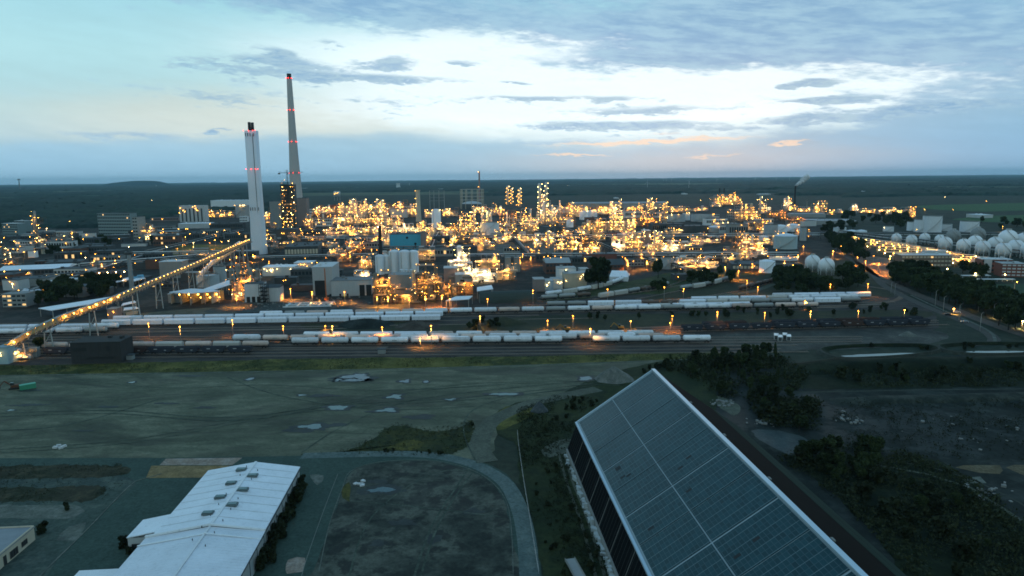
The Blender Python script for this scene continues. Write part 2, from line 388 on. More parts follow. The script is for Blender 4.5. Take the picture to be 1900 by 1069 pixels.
sheet('ochre_grass', [(636, 905), (648, 895), (652, 915), (646, 932), (634, 925)], .16, MATS['ochre grass'], 3, .4)
# the spoil land to the right
sheet('spoil_ground', [(1330, 690), (1480, 672), (2200, 650), (2600, 700), (2600, 1400), (1650, 1400), (1400, 900), (1280, 720)], .06, g_coal, 10, 1.5)
sheet('dark_weeds', [(1480, 676), (1700, 672), (2300, 655), (2300, 712), (1900, 718), (1700, 720), (1520, 722), (1430, 712)], .08, g_dark, 6, 1.5)
sheet('dark_weeds', [(1590, 860), (1700, 845), (1800, 890), (1880, 960), (2100, 1060), (2300, 1400), (1750, 1400), (1640, 1010), (1470, 850)], .08, g_dark, 6, 1.5)
strip('spoil_track', [(1380, 728), (1500, 728), (1700, 724), (1900, 722), (2100, 720)], 1.6, .1, GM('faint track', [(.045, .052, .042), (.055, .062, .05), (.035, .04, .033)], (.03, .2, 1.0)), 10)
strip('spoil_track', [(1620, 862), (1720, 880), (1800, 905), (1870, 950), (1960, 1010)], 1.2, .1, g_path, 8)
strip('spoil_track', [(1615, 850), (1730, 868), (1810, 892), (1890, 932), (1960, 980)], .8, .1, MATS['faint track'], 8)
sheet('clay_patch', [(1775, 868), (1815, 862), (1862, 865), (1850, 880), (1815, 878)], .1, g_sand, 4, .8)
sheet('clay_patch', [(1868, 868), (1910, 862), (1960, 872), (1900, 884)], .1, g_sand, 4, .8)
sheet('clay_patch', [(1785, 888), (1820, 885), (1828, 896), (1800, 898)], .1, g_conc, 4, .5)
sheet('rubble_ground', [(1316, 735), (1345, 738), (1372, 756), (1362, 772), (1330, 752)], .1, g_path, 3, .6)
sheet('rubble_ground', [(1395, 800), (1450, 800), (1500, 820), (1480, 845), (1430, 830)], .1, GM('wet silt', [(.04, .055, .055), (.06, .075, .07), (.03, .04, .04)], (.05, .2, 1.0), rough=.5), 3, .8)
# middle ground between the rail rows
g_mid = GM('sidings grass', [(.035, .04, .024), (.055, .055, .03), (.028, .032, .022)], (.02, .09, .7))
sheet('grass_bank', [(560, 602), (700, 597), (860, 600), (1000, 586), (1240, 582), (1500, 577), (1700, 576), (1715, 590), (1500, 596), (1240, 604), (1130, 614), (900, 616), (700, 614), (580, 612)], .07, g_mid, 8, 1.2)
sheet('grass_bank', [(1250, 505), (1330, 505), (1420, 512), (1360, 540), (1250, 545), (1140, 548), (1060, 556), (1000, 558), (1080, 535), (1180, 520)], .06, GM('green siding verge', [(.045, .065, .022), (.03, .045, .018), (.06, .06, .03)], (.02, .09, .7)), 8, 1.2)
sheet('grass_bank', [(1330, 520), (1620, 480), (1660, 540), (1620, 552), (1400, 552), (1200, 556), (1250, 540)], .07, g_mid, 8, 1.2)
strip('dirt_road', [(1440, 488), (1500, 510), (1440, 525), (1400, 540), (1340, 548), (1250, 562)], 6.0, .1, g_path, 15)
sheet('sidings_dirt', [(1290, 622), (1420, 618), (1600, 612), (1720, 612), (1760, 625), (1700, 640), (1500, 650), (1330, 648)], .08, GM('bare dirt', [(.075, .075, .065), (.05, .053, .048), (.10, .10, .085)], (.03, .15, .9), stain=.6), 6, 1.0)
sheet('shed_forecourt', [(330, 575), (400, 570), (500, 558), (560, 562), (540, 574), (400, 583), (250, 590), (200, 588)], .08, GM('shed forecourt', [(.12, .105, .07), (.09, .085, .06), (.14, .12, .09)], (.04, .2, 1.0)), 6, .6)
sheet('site_ground', [(450, 560), (560, 556), (700, 560), (760, 572), (600, 578), (440, 580), (380, 578)], .09, GM('building site', [(.06, .07, .065), (.04, .045, .042), (.09, .10, .09)], (.05, .25, 1.2), stain=.5), 5, .8)
sheet('grass_plot', [(330, 458), (350, 454), (440, 455), (438, 464), (400, 472), (310, 472)], .08, GM('lamp-tinted grass', [(.12, .12, .035), (.2, .13, .05), (.09, .11, .03)], (.02, .08, .6)), 12, 1.5)  # orange lamplight is mixed into the grass colours
sheet('grass_plot', [(900, 452), (1010, 450), (1020, 470), (880, 474)], .08, GM('gravel plot', [(.12, .12, .10), (.09, .095, .085), (.14, .13, .11)], (.02, .08, .6)), 12, 1.5)
# puddles: a dark damp rim round each sheet of water
def puddle(cx, cy, w, h, sh=3, rim=1.5):
    rr = random.Random(int(cx * 7 + cy)); c0 = gp(cx, cy); s = mpp(c0)
    hx = w / 2 * s; hy = abs((gp(cx, cy - h / 2) - c0).y)
    P = []
    for i in range(44):
        t = 2 * math.pi * i / 44; k = 1 + .30 * math.sin(sh * t + cx) * (1 if sh > 2 else .5) + .55 * noise.noise(Vector((1.3 * math.cos(t), 1.3 * math.sin(t), cx))) + .35 * noise.noise(Vector((4 * math.cos(t), 4 * math.sin(t), cy)))
        P.append((c0.x + hx * math.cos(t) * k, c0.y + hy * math.sin(t) * k))
    Q = [(c0.x + (a - c0.x) * rim * rr.uniform(.9, 1.25) + 0, c0.y + (b - c0.y) * rim * rr.uniform(.9, 1.2)) for a, b in P[::2]]
    sheet('damp_ground', Q, .17, g_damp, .7, .15, world=True)
    sheet('puddle', P, .185, m_water, .7, .04, world=True)
for a in [(664, 699, 40, 9), (655, 706, 38, 5, 2), (752, 708, 16, 5), (790, 709, 13, 3, 2), (733, 737, 24, 7), (835, 742, 18, 3), (938, 732, 42, 5, 2), (626, 757, 36, 7, 2), (720, 762, 32, 6),
          (1086, 703, 26, 7, 2), (576, 792, 40, 8), (464, 704, 14, 4, 2), (245, 710, 12, 3, 2), (630, 706, 20, 4), (711, 910, 42, 10, 2, 1.9), (20, 762, 12, 3), (560, 734, 14, 3)]:
    puddle(*a)
for a in [(60, 752, 90, 4), (200, 756, 60, 5), (310, 749, 50, 4), (380, 757, 40, 5), (160, 800, 60, 3), (60, 725, 50, 4), (350, 698, 60, 3), (550, 800, 60, 9), (600, 735, 60, 6), (620, 790, 70, 8), (780, 775, 60, 10),
          (745, 970, 60, 12), (880, 950, 40, 14), (700, 1010, 40, 14), (800, 1000, 40, 20), (700, 895, 60, 8)]:
    cx, cy, w, h = a; rr = random.Random(cx); c0 = gp(cx, cy); s = mpp(c0); hx = w / 2 * s; hy = abs((gp(cx, cy - h / 2) - c0).y)
    P = [(c0.x + hx * math.cos(t) * k, c0.y + hy * math.sin(t) * k) for t, k in [(2 * math.pi * i / 12, rr.uniform(.55, 1.25)) for i in range(12)]]
    sheet('damp_ground', P, .165, g_damp, .8, .3, world=True)
# settling ponds: raised rim, dark banks, water
def pond(name, px, wpx):
    pts = resample([tuple(gp(*p))[:2] for p in px], 4, .1)
    cx = sum(p[0] for p in pts) / len(pts); cy = sum(p[1] for p in pts) / len(pts)
    def off(k): return [(cx + (a - cx) * k, cy + (b - cy) * k) for a, b in pts]
    mb = MB(); rings = [(off(1.05), .0), (off(1.0), 1.6), (off(.965), 1.6)]
    n = len(pts)
    for (A, za), (B, zb) in zip(rings, rings[1:]):
        for i in range(n):
            j = (i + 1) % n; mb.quad((*A[i], za), (*A[j], za), (*B[j], zb), (*B[i], zb))
    struct('pond_rim', mb, MATS['faint track'])
    mb = MB()
    A, B = off(.965), off(.84)
    for i in range(n):
        j = (i + 1) % n; mb.quad((*A[i], 1.59), (*A[j], 1.59), (*B[j], .2), (*B[i], .2))
    struct('pond_bank', mb, g_dark)
    sheet('pond_water', wpx, .3, m_water, 4, .4)
pond('p', [(1520, 652), (1560, 645), (1640, 642), (1720, 643), (1745, 652), (1700, 661), (1620, 667), (1550, 667)], [(1560, 661.5), (1610, 658), (1680, 656), (1712, 656.5), (1680, 660), (1620, 663), (1570, 664)])
pond('p', [(1740, 645), (1790, 640), (1860, 639), (1930, 642), (1935, 655), (1880, 660), (1800, 660), (1755, 654)], [(1770, 654.5), (1815, 652.5), (1880, 652), (1905, 653), (1880, 656), (1810, 656.5)])
# roads right
g_road = GM('country asphalt', [(.08, .078, .068), (.09, .088, .078), (.07, .07, .062)], (.02, .1, 1.2))
strip('access_road', [(1560, 470), (1610, 500), (1640, 530), (1690, 556), (1745, 580), (1800, 602), (1838, 622), (1842, 636), (1800, 640)], 6.5, .12, g_road, 10)
strip('avenue', [(1640, 520), (1700, 546), (1760, 570), (1830, 598), (1920, 628), (2050, 665)], 9.0, .14, GM('avenue asphalt', [(.11, .095, .08), (.10, .09, .078), (.12, .105, .09)], (.02, .1, 1.2)), 10)
strip('avenue_footway', [(1690, 548), (1745, 574), (1815, 604), (1843, 622), (1846, 636)], 1.6, .16, g_conc, 8, h=.1)
sheet('crossing_ground', [(1585, 480), (1640, 478), (1665, 500), (1650, 520), (1610, 505)], .12, GM('crossing paving', [(.17, .12, .09), (.13, .10, .08), (.2, .15, .11)], (.02, .1, 1.0)), 8, .8)
strip('dirt_road', [(1440, 574), (1560, 568), (1640, 562), (1672, 552), (1660, 540), (1600, 530)], 4.5, .1, GM('sandy road', [(.14, .10, .075), (.11, .085, .065), (.16, .12, .09)], (.03, .1, 1.0)), 8)
sheet('green_field', [(1700, 383), (1800, 379), (2100, 374), (2100, 390), (1900, 391), (1820, 393), (1745, 390)], .3, g_field, 60, 5)
sheet('green_field', [(1770, 408), (1860, 400), (2100, 398), (2100, 412), (1900, 414)], .3, g_field, 40, 5)
sheet('green_field', [(1700, 520), (1790, 527), (1950, 530), (2100, 560), (1950, 580), (1800, 560), (1730, 540)], .1, GM('lawn', [(.03, .06, .03), (.035, .065, .035), (.045, .07, .035)], (.02, .1, .8)), 8, 1)
# far forest: one canopy surface that climbs and falls from crown to crown
def forest():
    mb = MB(); ys = []; yy = 1420.0
    while yy < 40000: ys.append(yy); yy *= 1.0165
    nx = 330; V = []
    for j, yv in enumerate(ys):
        for i in range(nx + 1):
            t = (i / nx - .5) * 2; xv = t * yv * .92 + rnd.uniform(-.3, .3) * yv * 1.84 / nx
            V.append((xv, yv + rnd.uniform(-.4, .4) * yv * .0165))
    from math import atan2
    for a, b in V:
        k = noise.noise(Vector((a / 420, b / 600, 0))); k2 = noise.noise(Vector((a / 90, b / 150, 5))); gapn = noise.noise(Vector((a / 1300, b / 2600, 8)))
        sx = CX + F * (a / b)
        ybeg = 2050 if sx < 560 else (5200 if sx < 900 else (3900 if sx < 1440 else (3300 if sx < 1560 else 3000)))
        if sx < 320: ybeg = 1480 if sx < 190 else 1800
        h = 10 + k * 8 + k2 * 6 + rnd.uniform(-2.5, 2.5) * (1 + b / 9000)
        if gapn > .17 and b > 4300: h = -3
        if b < ybeg * (1 + .06 * k): h = -3
        if 1690 < sx < 2200 and 1900 < b < 2150: h = -3
        h += 35 * max(0, noise.noise(Vector((a / 9000, b / 9000, 2)))) * min(1, b / 20000)
        mb.v.append((a, b, h))
    for j in range(len(ys) - 1):
        for i in range(nx):
            q = j * (nx + 1) + i; f = (q, q + 1, q + nx + 2, q + nx + 1)
            if all(mb.v[w][2] < -2 for w in f): continue
            mb.f.append(f); mb.sm.append(True); mb.mi.append(0)
    fm = GM('forest canopy', [(.010, .030, .022), (.018, .044, .028), (.007, .018, .014)], (.0015, .01, .05))
    struct('forest', mb, fm, 'stuff', 'dark forest stretching to the horizon beyond the plant')
forest()
GM('farmland', [(.06, .09, .05), (.12, .13, .075), (.04, .065, .04)], (.0012, .004, .02))
mb = MB(); mb.add([(-30000, 4200, .6), (30000, 4200, .6), (40000, 41000, .6), (-40000, 41000, .6)], [(0, 1, 2, 3)]); struct('farmland', mb, MATS['farmland'])
g_tr = GM('tyre marks', [(.045, .06, .048), (.06, .08, .062), (.10, .12, .09)], (.05, .2, 1.0))
for P_, w_ in [([(-50, 770), (200, 762), (420, 775), (640, 752), (900, 735), (1100, 712)], .7), ([(-50, 776), (200, 768), (420, 781), (640, 757), (900, 740), (1100, 716)], .7), ([(0, 835), (250, 815), (500, 770), (800, 720), (1000, 708), (1150, 712)], .5), ([(0, 841), (250, 821), (500, 775), (800, 724), (1000, 711), (1150, 716)], .5),
               ([(560, 840), (640, 790), (760, 745), (950, 720), (1180, 700)], .6), ([(100, 700), (300, 720), (500, 715), (700, 725), (930, 715)], .5), ([(885, 860), (860, 800), (880, 760), (960, 735), (1100, 720)], .5), ([(300, 740), (120, 790), (-50, 800)], .8), ([(420, 700), (520, 735), (700, 760), (880, 755)], .6)]:
    strip('tyre_track', P_, w_, .168, g_tr, 6)
for P_, w_ in [([(640, 1100), (690, 960), (800, 880), (880, 875)], .5), ([(760, 1100), (800, 980), (850, 900), (870, 870)], .6), ([(772, 1100), (811, 980), (860, 900), (882, 872)], .6), ([(650, 930), (760, 940), (930, 960)], .5)]: strip('tyre_track', P_, w_, .178, g_tr, 4)
# low hill on the horizon
mb = MB()
def hill(pxl, pxr, base, topy, dist):
    prof = []
    n = 24; P = []
    for i in range(n + 1):
        t = i / n; px_ = pxl + (pxr - pxl) * t; d = ray(px_, base); s = dist / d.y
        hgt = (base - topy) * dist / F * (math.sin(math.pi * t) ** .7) * (1 + .08 * math.sin(9 * t))
        P.append((d.x * s, hgt + 2))
    for rr_, sc in ((0, 1.0), (1, .75), (2, .0)):
        for (xx, hh) in P: mb.v.append((xx, dist + (1 - sc) * 900, hh * (1.0 if rr_ == 2 else (.0 if rr_ == 0 else .75))))
    for r_ in range(2):
        for i in range(n):
            q = r_ * (n + 1) + i; mb.f.append((q, q + 1, q + n + 2, q + n + 1)); mb.sm.append(True); mb.mi.append(0)
hill(175, 285, 342, 332, 17000)
hill(620, 1060, 337, 333, 26000)
struct('hills', mb, MATS['forest canopy'])
# railway tracks
TR = {}
m_rail = M('rail steel', (.36, .30, .25), .45, .6, .3, 1.0)
m_sleep = M('sleepers', (.06, .05, .042), .9)
def track(name, p, q, curve=None):
    pts = [tuple(gp(*a))[:2] for a in (curve or [p, q])]
    pts = resample(pts, 8, 0, closed=False); mb = MB()
    for i in range(len(pts) - 1):
        a, b = Vector(pts[i]), Vector(pts[i + 1]); t = (b - a).normalized(); nn = Vector((-t.y, t.x))
        for s in (-.75, .75):
            A = a + nn * s; B = b + nn * s; mb.bar((A.x, A.y, .27), (B.x, B.y, .27), .14, .18)
    mb.cur = 1
    for i in range(len(pts) - 1):
        a, b = Vector(pts[i]), Vector(pts[i + 1]); L = (b - a).length; t = (b - a) / L; nn = Vector((-t.y, t.x)); k = max(1, int(L / 1.3))
        for j in range(k):
            c0 = a + t * (L * j / k); A = c0 - nn * 1.25; B = c0 + nn * 1.25; mb.bar((A.x, A.y, .13), (B.x, B.y, .13), .28, .14)
    struct('rail_track', mb, [m_rail, m_sleep]); TR[name] = pts
YR = [(-200, 690)]
track('B2', (-150, 651), (720, 645)); track('B1', (-150, 661), (1450, 648)); track('X1', (-150, 667), (1500, 653.5))
track('A1', (-150, 645), (1600, 634.5)); track('A2', (-150, 638.5), (1600, 630)); track('A3', (-150, 632), (1600, 625.5))
track('X2', (-150, 656), (1480, 641)); track('X3', (0, 627), (1290, 621))
track('C1', (-150, 611), (1100, 591)); track('C2', (-150, 604), (1000, 585.5)); track('C3', (330, 592), (1640, 569.5)); track('F1', (-150, 627), (560, 611))
track('X4', (-150, 617.5), (900, 602)); track('X5', (-150, 621.5), (700, 609))
track('D1', (820, 573), (1660, 561)); track('D2', (980, 566), (1650, 555.5)); track('D3', (1100, 560), (1630, 551.5)); track('D0', (1000, 579), (1640, 566))
track('E1', (1150, 618.5), (1760, 603)); track('E2', (1180, 613), (1740, 598.5)); track('X6', (1180, 609), (1740, 595))
track('G1', 0, 0, [(1000, 553), (1060, 545), (1110, 536), (1145, 526), (1165, 516)])
track('G2', 0, 0, [(1100, 556), (1170, 545), (1230, 534), (1270, 520)])
track('G3', 0, 0, [(1180, 556), (1262, 540), (1310, 532), (1360, 518)])
track('G4', 0, 0, [(1250, 557), (1340, 546), (1400, 533), (1450, 520)])
track('G5', 0, 0, [(980, 560), (1100, 551), (1200, 541), (1262, 530), (1300, 524)])
# ============================================================ NEAR BUILDINGS
D = Vector((math.sin(R(-4.28)), math.cos(R(-4.28)), 0)); RR = Vector((D.y, -D.x, 0))
m_white = M('white sheet roof', (.76, .79, .82), .5, 0, .16, .15, .5, .15)
m_wwall = M('white render', (.42, .43, .42), .8, 0, .14, .3, .3, .25)
m_grey = M('grey render', (.26, .27, .26), .85, 0, .15, .2, .3, .2)
m_lgrey = M('light grey cladding', (.54, .55, .54), .6, 0, .1, .2, .4, .15)
m_dgrey = M('dark roofing felt', (.06, .07, .072), .8, 0, .3, .15)
m_brown = M('brown brick', (.13, .065, .045), .85, 0, .25, .3)
m_red = M('red brick', (.2, .075, .055), .85, 0, .25, .3)
m_cream = M('cream render', (.52, .45, .34), .8, 0, .15, .2, .3, .2)
m_dark = M('dark opening', (.012, .014, .015), .6)
m_glass = M('window glass', (.03, .04, .045), .15, 0, .1, 1, 1.0)
m_steel = M('galvanised steel', (.38, .37, .34), .6, .0, .25, .4)
m_rust = M('primed steel', (.32, .19, .10), .7, .1, .3, .4)
m_black = M('black steel', (.016, .015, .015), .6)
m_alu = M('bright cladding', (.62, .62, .60), .42, .2, .15, .15, .5, .2)
m_tank = M('white tank paint', (.76, .77, .77), .45, 0, .08, .1, .5, .2)
m_tgrey = M('grey tank paint', (.30, .31, .30), .55, 0, .12, .1, .4, .25)
m_conc = M('raw concrete', (.24, .24, .22), .85, 0, .2, .2, .3, .3)
m_teal = M('teal cladding', (.06, .34, .46), .55, 0, .1, .1, .4, .1)
m_greenp = M('green paint', (.05, .26, .15), .6)
m_lit = EM('lit window', (1.0, .62, .24), 1.2)
m_litw = EM('bright lit window', (1.0, .82, .5), 5.0)

# --- the solar hall: steep lower wall, long panelled slope, dark far slope
h0 = gp(1053, 832, 2.0)
hall = thing('solar_hall', 'huge pitched hall whose near roof slope is covered in dark teal solar panels', 'storage hall', (h0.x, h0.y, 0), GRID)
# local axes: +Y runs along the ridge away from us at the far gable (y=0), so the hall lies at negative y
LEN = 190.0
e0, e1, ri, e2, e3 = (0, 2.0), (3.2, 11.1), (29.9, 29.3), (56.0, 11.2), (60.5, 2.0)
ri0 = (29.2, 29.3)
mb = MB()
prof = [(-.2, 0), e0, (3.2, 10.9), (29.9, 29.0), (56.5, 11.0), (61, 0)]
for yy, flip in ((0, 0), (-LEN, 1)):
    mb = MB(); P = [(a, yy, b) for a, b in prof]; mb.add(P, [tuple(range(6)) if not flip else tuple(range(6))[::-1]])
    part('gable_wall', mb, M('gable sheet', (.12, .13, .12), .8, 0, .2, .2), hall)
mb = MB(); mb.box(-.1, -LEN / 2, 0, .9, LEN - .6, 2.0); part('plinth', mb, m_conc, hall)
mb = MB()
for (a, b) in ((ri, e2),):
    mb.quad((a[0], -LEN, a[1]), (b[0], -LEN, b[1]), (b[0], 0, b[1]), (a[0], 0, a[1]))
part('dark_roof_slope', mb, M('dark bitumen slope', (.010, .009, .008), .95, 0, .3, .2, .05), hall)
mb = MB(); mb.quad((e2[0] - 5.5, -LEN, 15.1), (e2[0] + 4.5, -LEN, 8), (e2[0] + 4.5, 0, 8), (e2[0] - 5.5, 0, 15.1))
part('lower_roof_strip', mb, M('mossy sheet', (.022, .038, .030), .9, 0, .3, .1, .05), hall)
mb = MB(); mb.quad((e2[0] + 4.5, -LEN, 8), (e2[0] + 4.5, -LEN, 0), (e2[0] + 4.5, 0, 0), (e2[0] + 4.5, 0, 8))
part('side_wall', mb, m_grey, hall)
mb = MB(); mb.quad((0, -LEN, 2.0), (0, 0, 2.0), (3.2, 0, 11.0), (3.2, -LEN, 11.0))
dk = MB(); dk.quad((3.2, -LEN, 11.0), (3.2, 0, 11.0), (29.9, 0, 29.08), (29.9, -LEN, 29.08))
dk.f = [f[::-1] for f in dk.f]
part('roof_deck', dk, M('walkway sheet', (.30, .37, .39), .6, 0, .1, .3), hall)
mb.f = [f[::-1] for f in mb.f]
part('lower_wall', mb, M('black ribbed wall', (.010, .011, .012), .95, 0, .2, .3, .02), hall)
mb = MB(); mb.bar((ri[0] - .1, 0.3, ri[1] + .15), (ri[0] - .1, -LEN, ri[1] + .15), 1.2, .35); part('ridge_cap', mb, M('pale ridge sheet', (.46, .56, .62), .4, .3, .08, .3), hall)
mb = MB(); mb.bar((3.0, .2, 11.2), (3.0, -LEN, 11.2), .75, .5); part('eaves_gutter', mb, MATS['pale ridge sheet'], hall)
mb = MB(); mb.bar((3.1, .25, 11.2), (29.9, .25, 29.35), .5, .4); part('verge_trim', mb, MATS['pale ridge sheet'], hall)
# fine cell pattern of the modules
def pv_mat():
    m = bpy.data.materials.new('solar glass'); m.use_nodes = True; X.nt = m.node_tree
    bs = X.nt.nodes['Principled BSDF']; t = nd('ShaderNodeTexCoord')
    def brick(w, h, mort, off=0.0):
        b = nd('ShaderNodeTexBrick'); lk(t.outputs['UV'], b.inputs[0]); b.offset = off
        b.inputs['Scale'].default_value = 1.0; b.inputs['Brick Width'].default_value = w; b.inputs['Row Height'].default_value = h
        b.inputs['Mortar Size'].default_value = mort; b.inputs['Mortar Smooth'].default_value = .0
        b.inputs['Color1'].default_value = (.8, .8, .8, 1); b.inputs['Color2'].default_value = (1.25, 1.25, 1.25, 1); b.inputs['Mortar'].default_value = (1, 1, 1, 1)
        return b
    b1 = brick(1.68, 1.02, .05); b2 = brick(3.36, 60.0, .09)
    g1 = X(b1.outputs['Fac']); g2 = X(b2.outputs['Fac'])
    cell = mixc(1.0, (.008, .042, .050), X(b1.outputs['Color']), 'MULTIPLY')
    c1 = mixc(g1 * .6, cell, (.075, .12, .13)); c1 = mixc(g2 * .7, c1, (.12, .17, .18))
    lk(c1, bs.inputs['Base Color'])
    n = nz(X(t.outputs['UV']), .05, 3, .5)
    lk(smooth(n, .3, .7) * .12 + .30, bs.inputs['Roughness']); bs.inputs['Specular IOR Level'].default_value = .2
    return m
m_pv = pv_mat(); m_miss = M('bare bay', (.012, .014, .015), .7)
# blocks: walkway seams at these distances from the far gable
U0 = Vector((3.2, 0, 11.0)); U1 = Vector((29.9, 0, 29.08)); SL = (U1 - U0).length; UD = (U1 - U0) / SL; UN = Vector((-UD.z, 0, UD.x))
seams = [0.8]; 
while seams[-1] < LEN - 15: seams.append(seams[-1] + (13.6 if len(seams) % 2 else 13.2))
mid = SL * .46
rb = random.Random(5)
for i in range(len(seams) - 1):
    ya, yb = -seams[i] - .15 * (1 + i % 2), -seams[i + 1] + .15 * (1 + (i + 1) % 2)
    for (a, b) in ((.9, mid - .14), (mid + .14, SL - .75)):
        mb = MB(); uv = []
        A = U0 + UD * a + UN * .14; B = U0 + UD * b + UN * .14
        for z_off in (0, -.1):
            P = [Vector((A.x, ya, A.z)) + UN * z_off, Vector((B.x, ya, B.z)) + UN * z_off, Vector((B.x, yb, B.z)) + UN * z_off, Vector((A.x, yb, A.z)) + UN * z_off]
            mb.v += [tuple(p) for p in P]
        for f in ((3, 2, 1, 0), (4, 5, 6, 7), (0, 1, 5, 4), (1, 2, 6, 5), (2, 3, 7, 6), (3, 0, 4, 7)): mb.f.append(f); mb.sm.append(False); mb.mi.append(0)
        if rb.random() < .45:
            mb.cur = 1
            for k in range(rb.randint(1, 4)):
                u_ = a + 1.68 * rb.randint(1, 6); y_ = ya - 1.02 * rb.randint(2, 9)
                q = [U0 + UD * uu + UN * .16 + Vector((0, yy_, 0)) for uu, yy_ in ((u_, y_), (u_ + 1.6, y_), (u_ + 1.6, y_ - .96), (u_, y_ - .96))]
                mb.quad(*q)
        me = mb.mesh('solar_panel_block', m_pv, m_miss); ul = me.uv_layers.new(name='UVMap')
        for lp in me.loops:
            co_ = me.vertices[lp.vertex_index].co; d_ = Vector((co_.x, 0, co_.z)) - U0
            ul.data[lp.index].uv = (-co_.y, d_.dot(UD))
        o = link('solar_panel_block', me, hall)
# vertical conductor lines and ribs on the lower wall
for s in seams[1:]:
    mb = MB(); mb.bar((-.12, -s, 2.0), (3.08, -s, 11.1), .10, .12); part('lightning_conductor', mb, m_conc, hall)
mb = MB()
yy = -1.0
while yy > -LEN:
    mb.bar((-.05, yy, 2.0), (3.13, yy, 11.0), .05, .05); yy -= 2.25
part('wall_rib', mb, m_dgrey, hall)
for k, s in enumerate(seams):
    if k % 2 == 0 and k: mb = MB(); mb.bar((33.5, -s, 26.9), (33.5, -s - 1.2, 26.9), .5, .3); part('roof_vent', mb, m_conc, hall)
# broken pale foundations along the foot of the wall
mb = MB(); yy = -2.0; rb = random.Random(11)
while yy > -LEN:
    L = rb.uniform(.35, 1.9); mb.box(-.7 - rb.uniform(0, .7) * rb.random(), yy - L / 2, -.1, rb.uniform(.5, 1.7), L * rb.uniform(.6, 1.2), rb.uniform(.3, 2.3) * rb.uniform(.5, 1), rb.uniform(-.5, .5)); yy -= L * rb.uniform(.8, 1.5)
part('broken_footing', mb, M('whitewashed concrete', (.42, .46, .46), .8, 0, .3, .5), hall)
landmark('solar panel hall', h0.x + 20, h0.y - 10)

# --- the white warehouse with the stepped ridge
def site(o0):                       # local frame aligned to the grid
    c_, s_ = math.cos(GRID), math.sin(GRID)
    return lambda lx, ly, z_=0: (o0[0] + lx * c_ - ly * s_, o0[1] + lx * s_ + ly * c_, z_)
EH = 6.0                             # eaves height
wr = gp(557, 866, EH)                # far right eave corner
def loc_at(px, py, z_):
    w = gp(px, py, z_) - Vector((wr.x, wr.y, 0)); c_, s_ = math.cos(GRID), math.sin(GRID)
    return (w.x * c_ + w.y * s_, -w.x * s_ + w.y * c_)
wl = loc_at(387, 872, EH)
WID = -wl[0]; 
# ridge height from the far gable plane
def z_on_plane(px, py):
    d = ray(px, py); t = (Vector((wr.x, wr.y, CAMH)) - CAM).dot(D) / d.dot(D); p = CAM + d * t; return p
rp = z_on_plane(475, 857); RH = rp.z
ridge_x = -(Vector((wr.x, wr.y, 0)) - Vector((rp.x, rp.y, 0))).dot(RR)
print('WAREHOUSE width', WID, 'ridge', ridge_x, RH, 'wl', wl)
stepy = loc_at(487, 984, EH)[1]      # where the near half begins
print('step', stepy, loc_at(320, 950, EH), loc_at(264, 960, EH), loc_at(234, 993, EH))
ware = thing('warehouse', 'long white metal-roofed warehouse with seven small rooflights beside the yard road', 'warehouse', (wr.x, wr.y, 0), GRID)
def roof2(mb, y0, y1, xl, xr, xr_, zl, zr, zt, t=.25):
    mb.add([(xl, y0, zl), (xl, y1, zl), (xr_, y1, zt), (xr_, y0, zt), (xr, y0, zr), (xr, y1, zr),
            (xl, y0, zl - t), (xl, y1, zl - t), (xr_, y1, zt - t), (xr_, y0, zt - t), (xr, y0, zr - t), (xr, y1, zr - t)],
           [(3, 2, 1, 0), (4, 5, 2, 3), (6, 7, 8, 9), (9, 8, 11, 10), (0, 1, 7, 6), (5, 4, 10, 11), (0, 6, 9, 3), (3, 9, 10, 4), (2, 8, 7, 1), (5, 11, 8, 2)])
def corr_mat(name, col, period, axis, amp=.25):
    m = M(name, col, .5, 0, .20, .16, .5, .18); X.nt = m.node_tree
    t = nd('ShaderNodeTexCoord'); sx = nd('ShaderNodeSeparateXYZ'); lk(t.outputs['Object'], sx.inputs[0])
    w = X.m('SINE', X(sx.outputs[axis]) * (2 * math.pi / period))
    b = nd('ShaderNodeBump'); b.inputs['Strength'].default_value = amp; b.inputs['Distance'].default_value = .12; lk(smooth(w, .2, .95), b.inputs['Height'])
    lk(b.outputs[0], X.nt.nodes['Principled BSDF'].inputs['Normal']); return m
m_corr1 = corr_mat('far white roof sheets', (.76, .79, .82), 1.0, 1, .12); m_corr2 = corr_mat('near white roof sheets', (.74, .77, .81), 1.15, 1, .6)
NEAR = -75.0
mb = MB(); roof2(mb, stepy, 0, -WID, 0, ridge_x, EH, EH, RH); part('far_roof', mb, m_corr1, ware)
mb = MB(); roof2(mb, NEAR, stepy - .6, -WID - 1.5, .2, ridge_x, EH - .35, EH + .1, RH - .15); part('near_roof', mb, m_corr2, ware)
wg = loc_at(234, 993, EH - .6); wx = wg[0]; wy1 = loc_at(264, 960, EH - .6)[1]; wy0 = wg[1]
mb = MB(); mb.poly([(-.25, NEAR), (-.25, -.25), (ridge_x, -.25), (-WID + .25, -.25), (-WID + .25, NEAR)], 0, EH - .3)
mb.add([(-.25, -.2, EH - .3), (ridge_x, -.2, RH - .3), (-WID + .25, -.2, EH - .3)], [(0, 1, 2)])
part('wall', mb, m_wwall, ware)
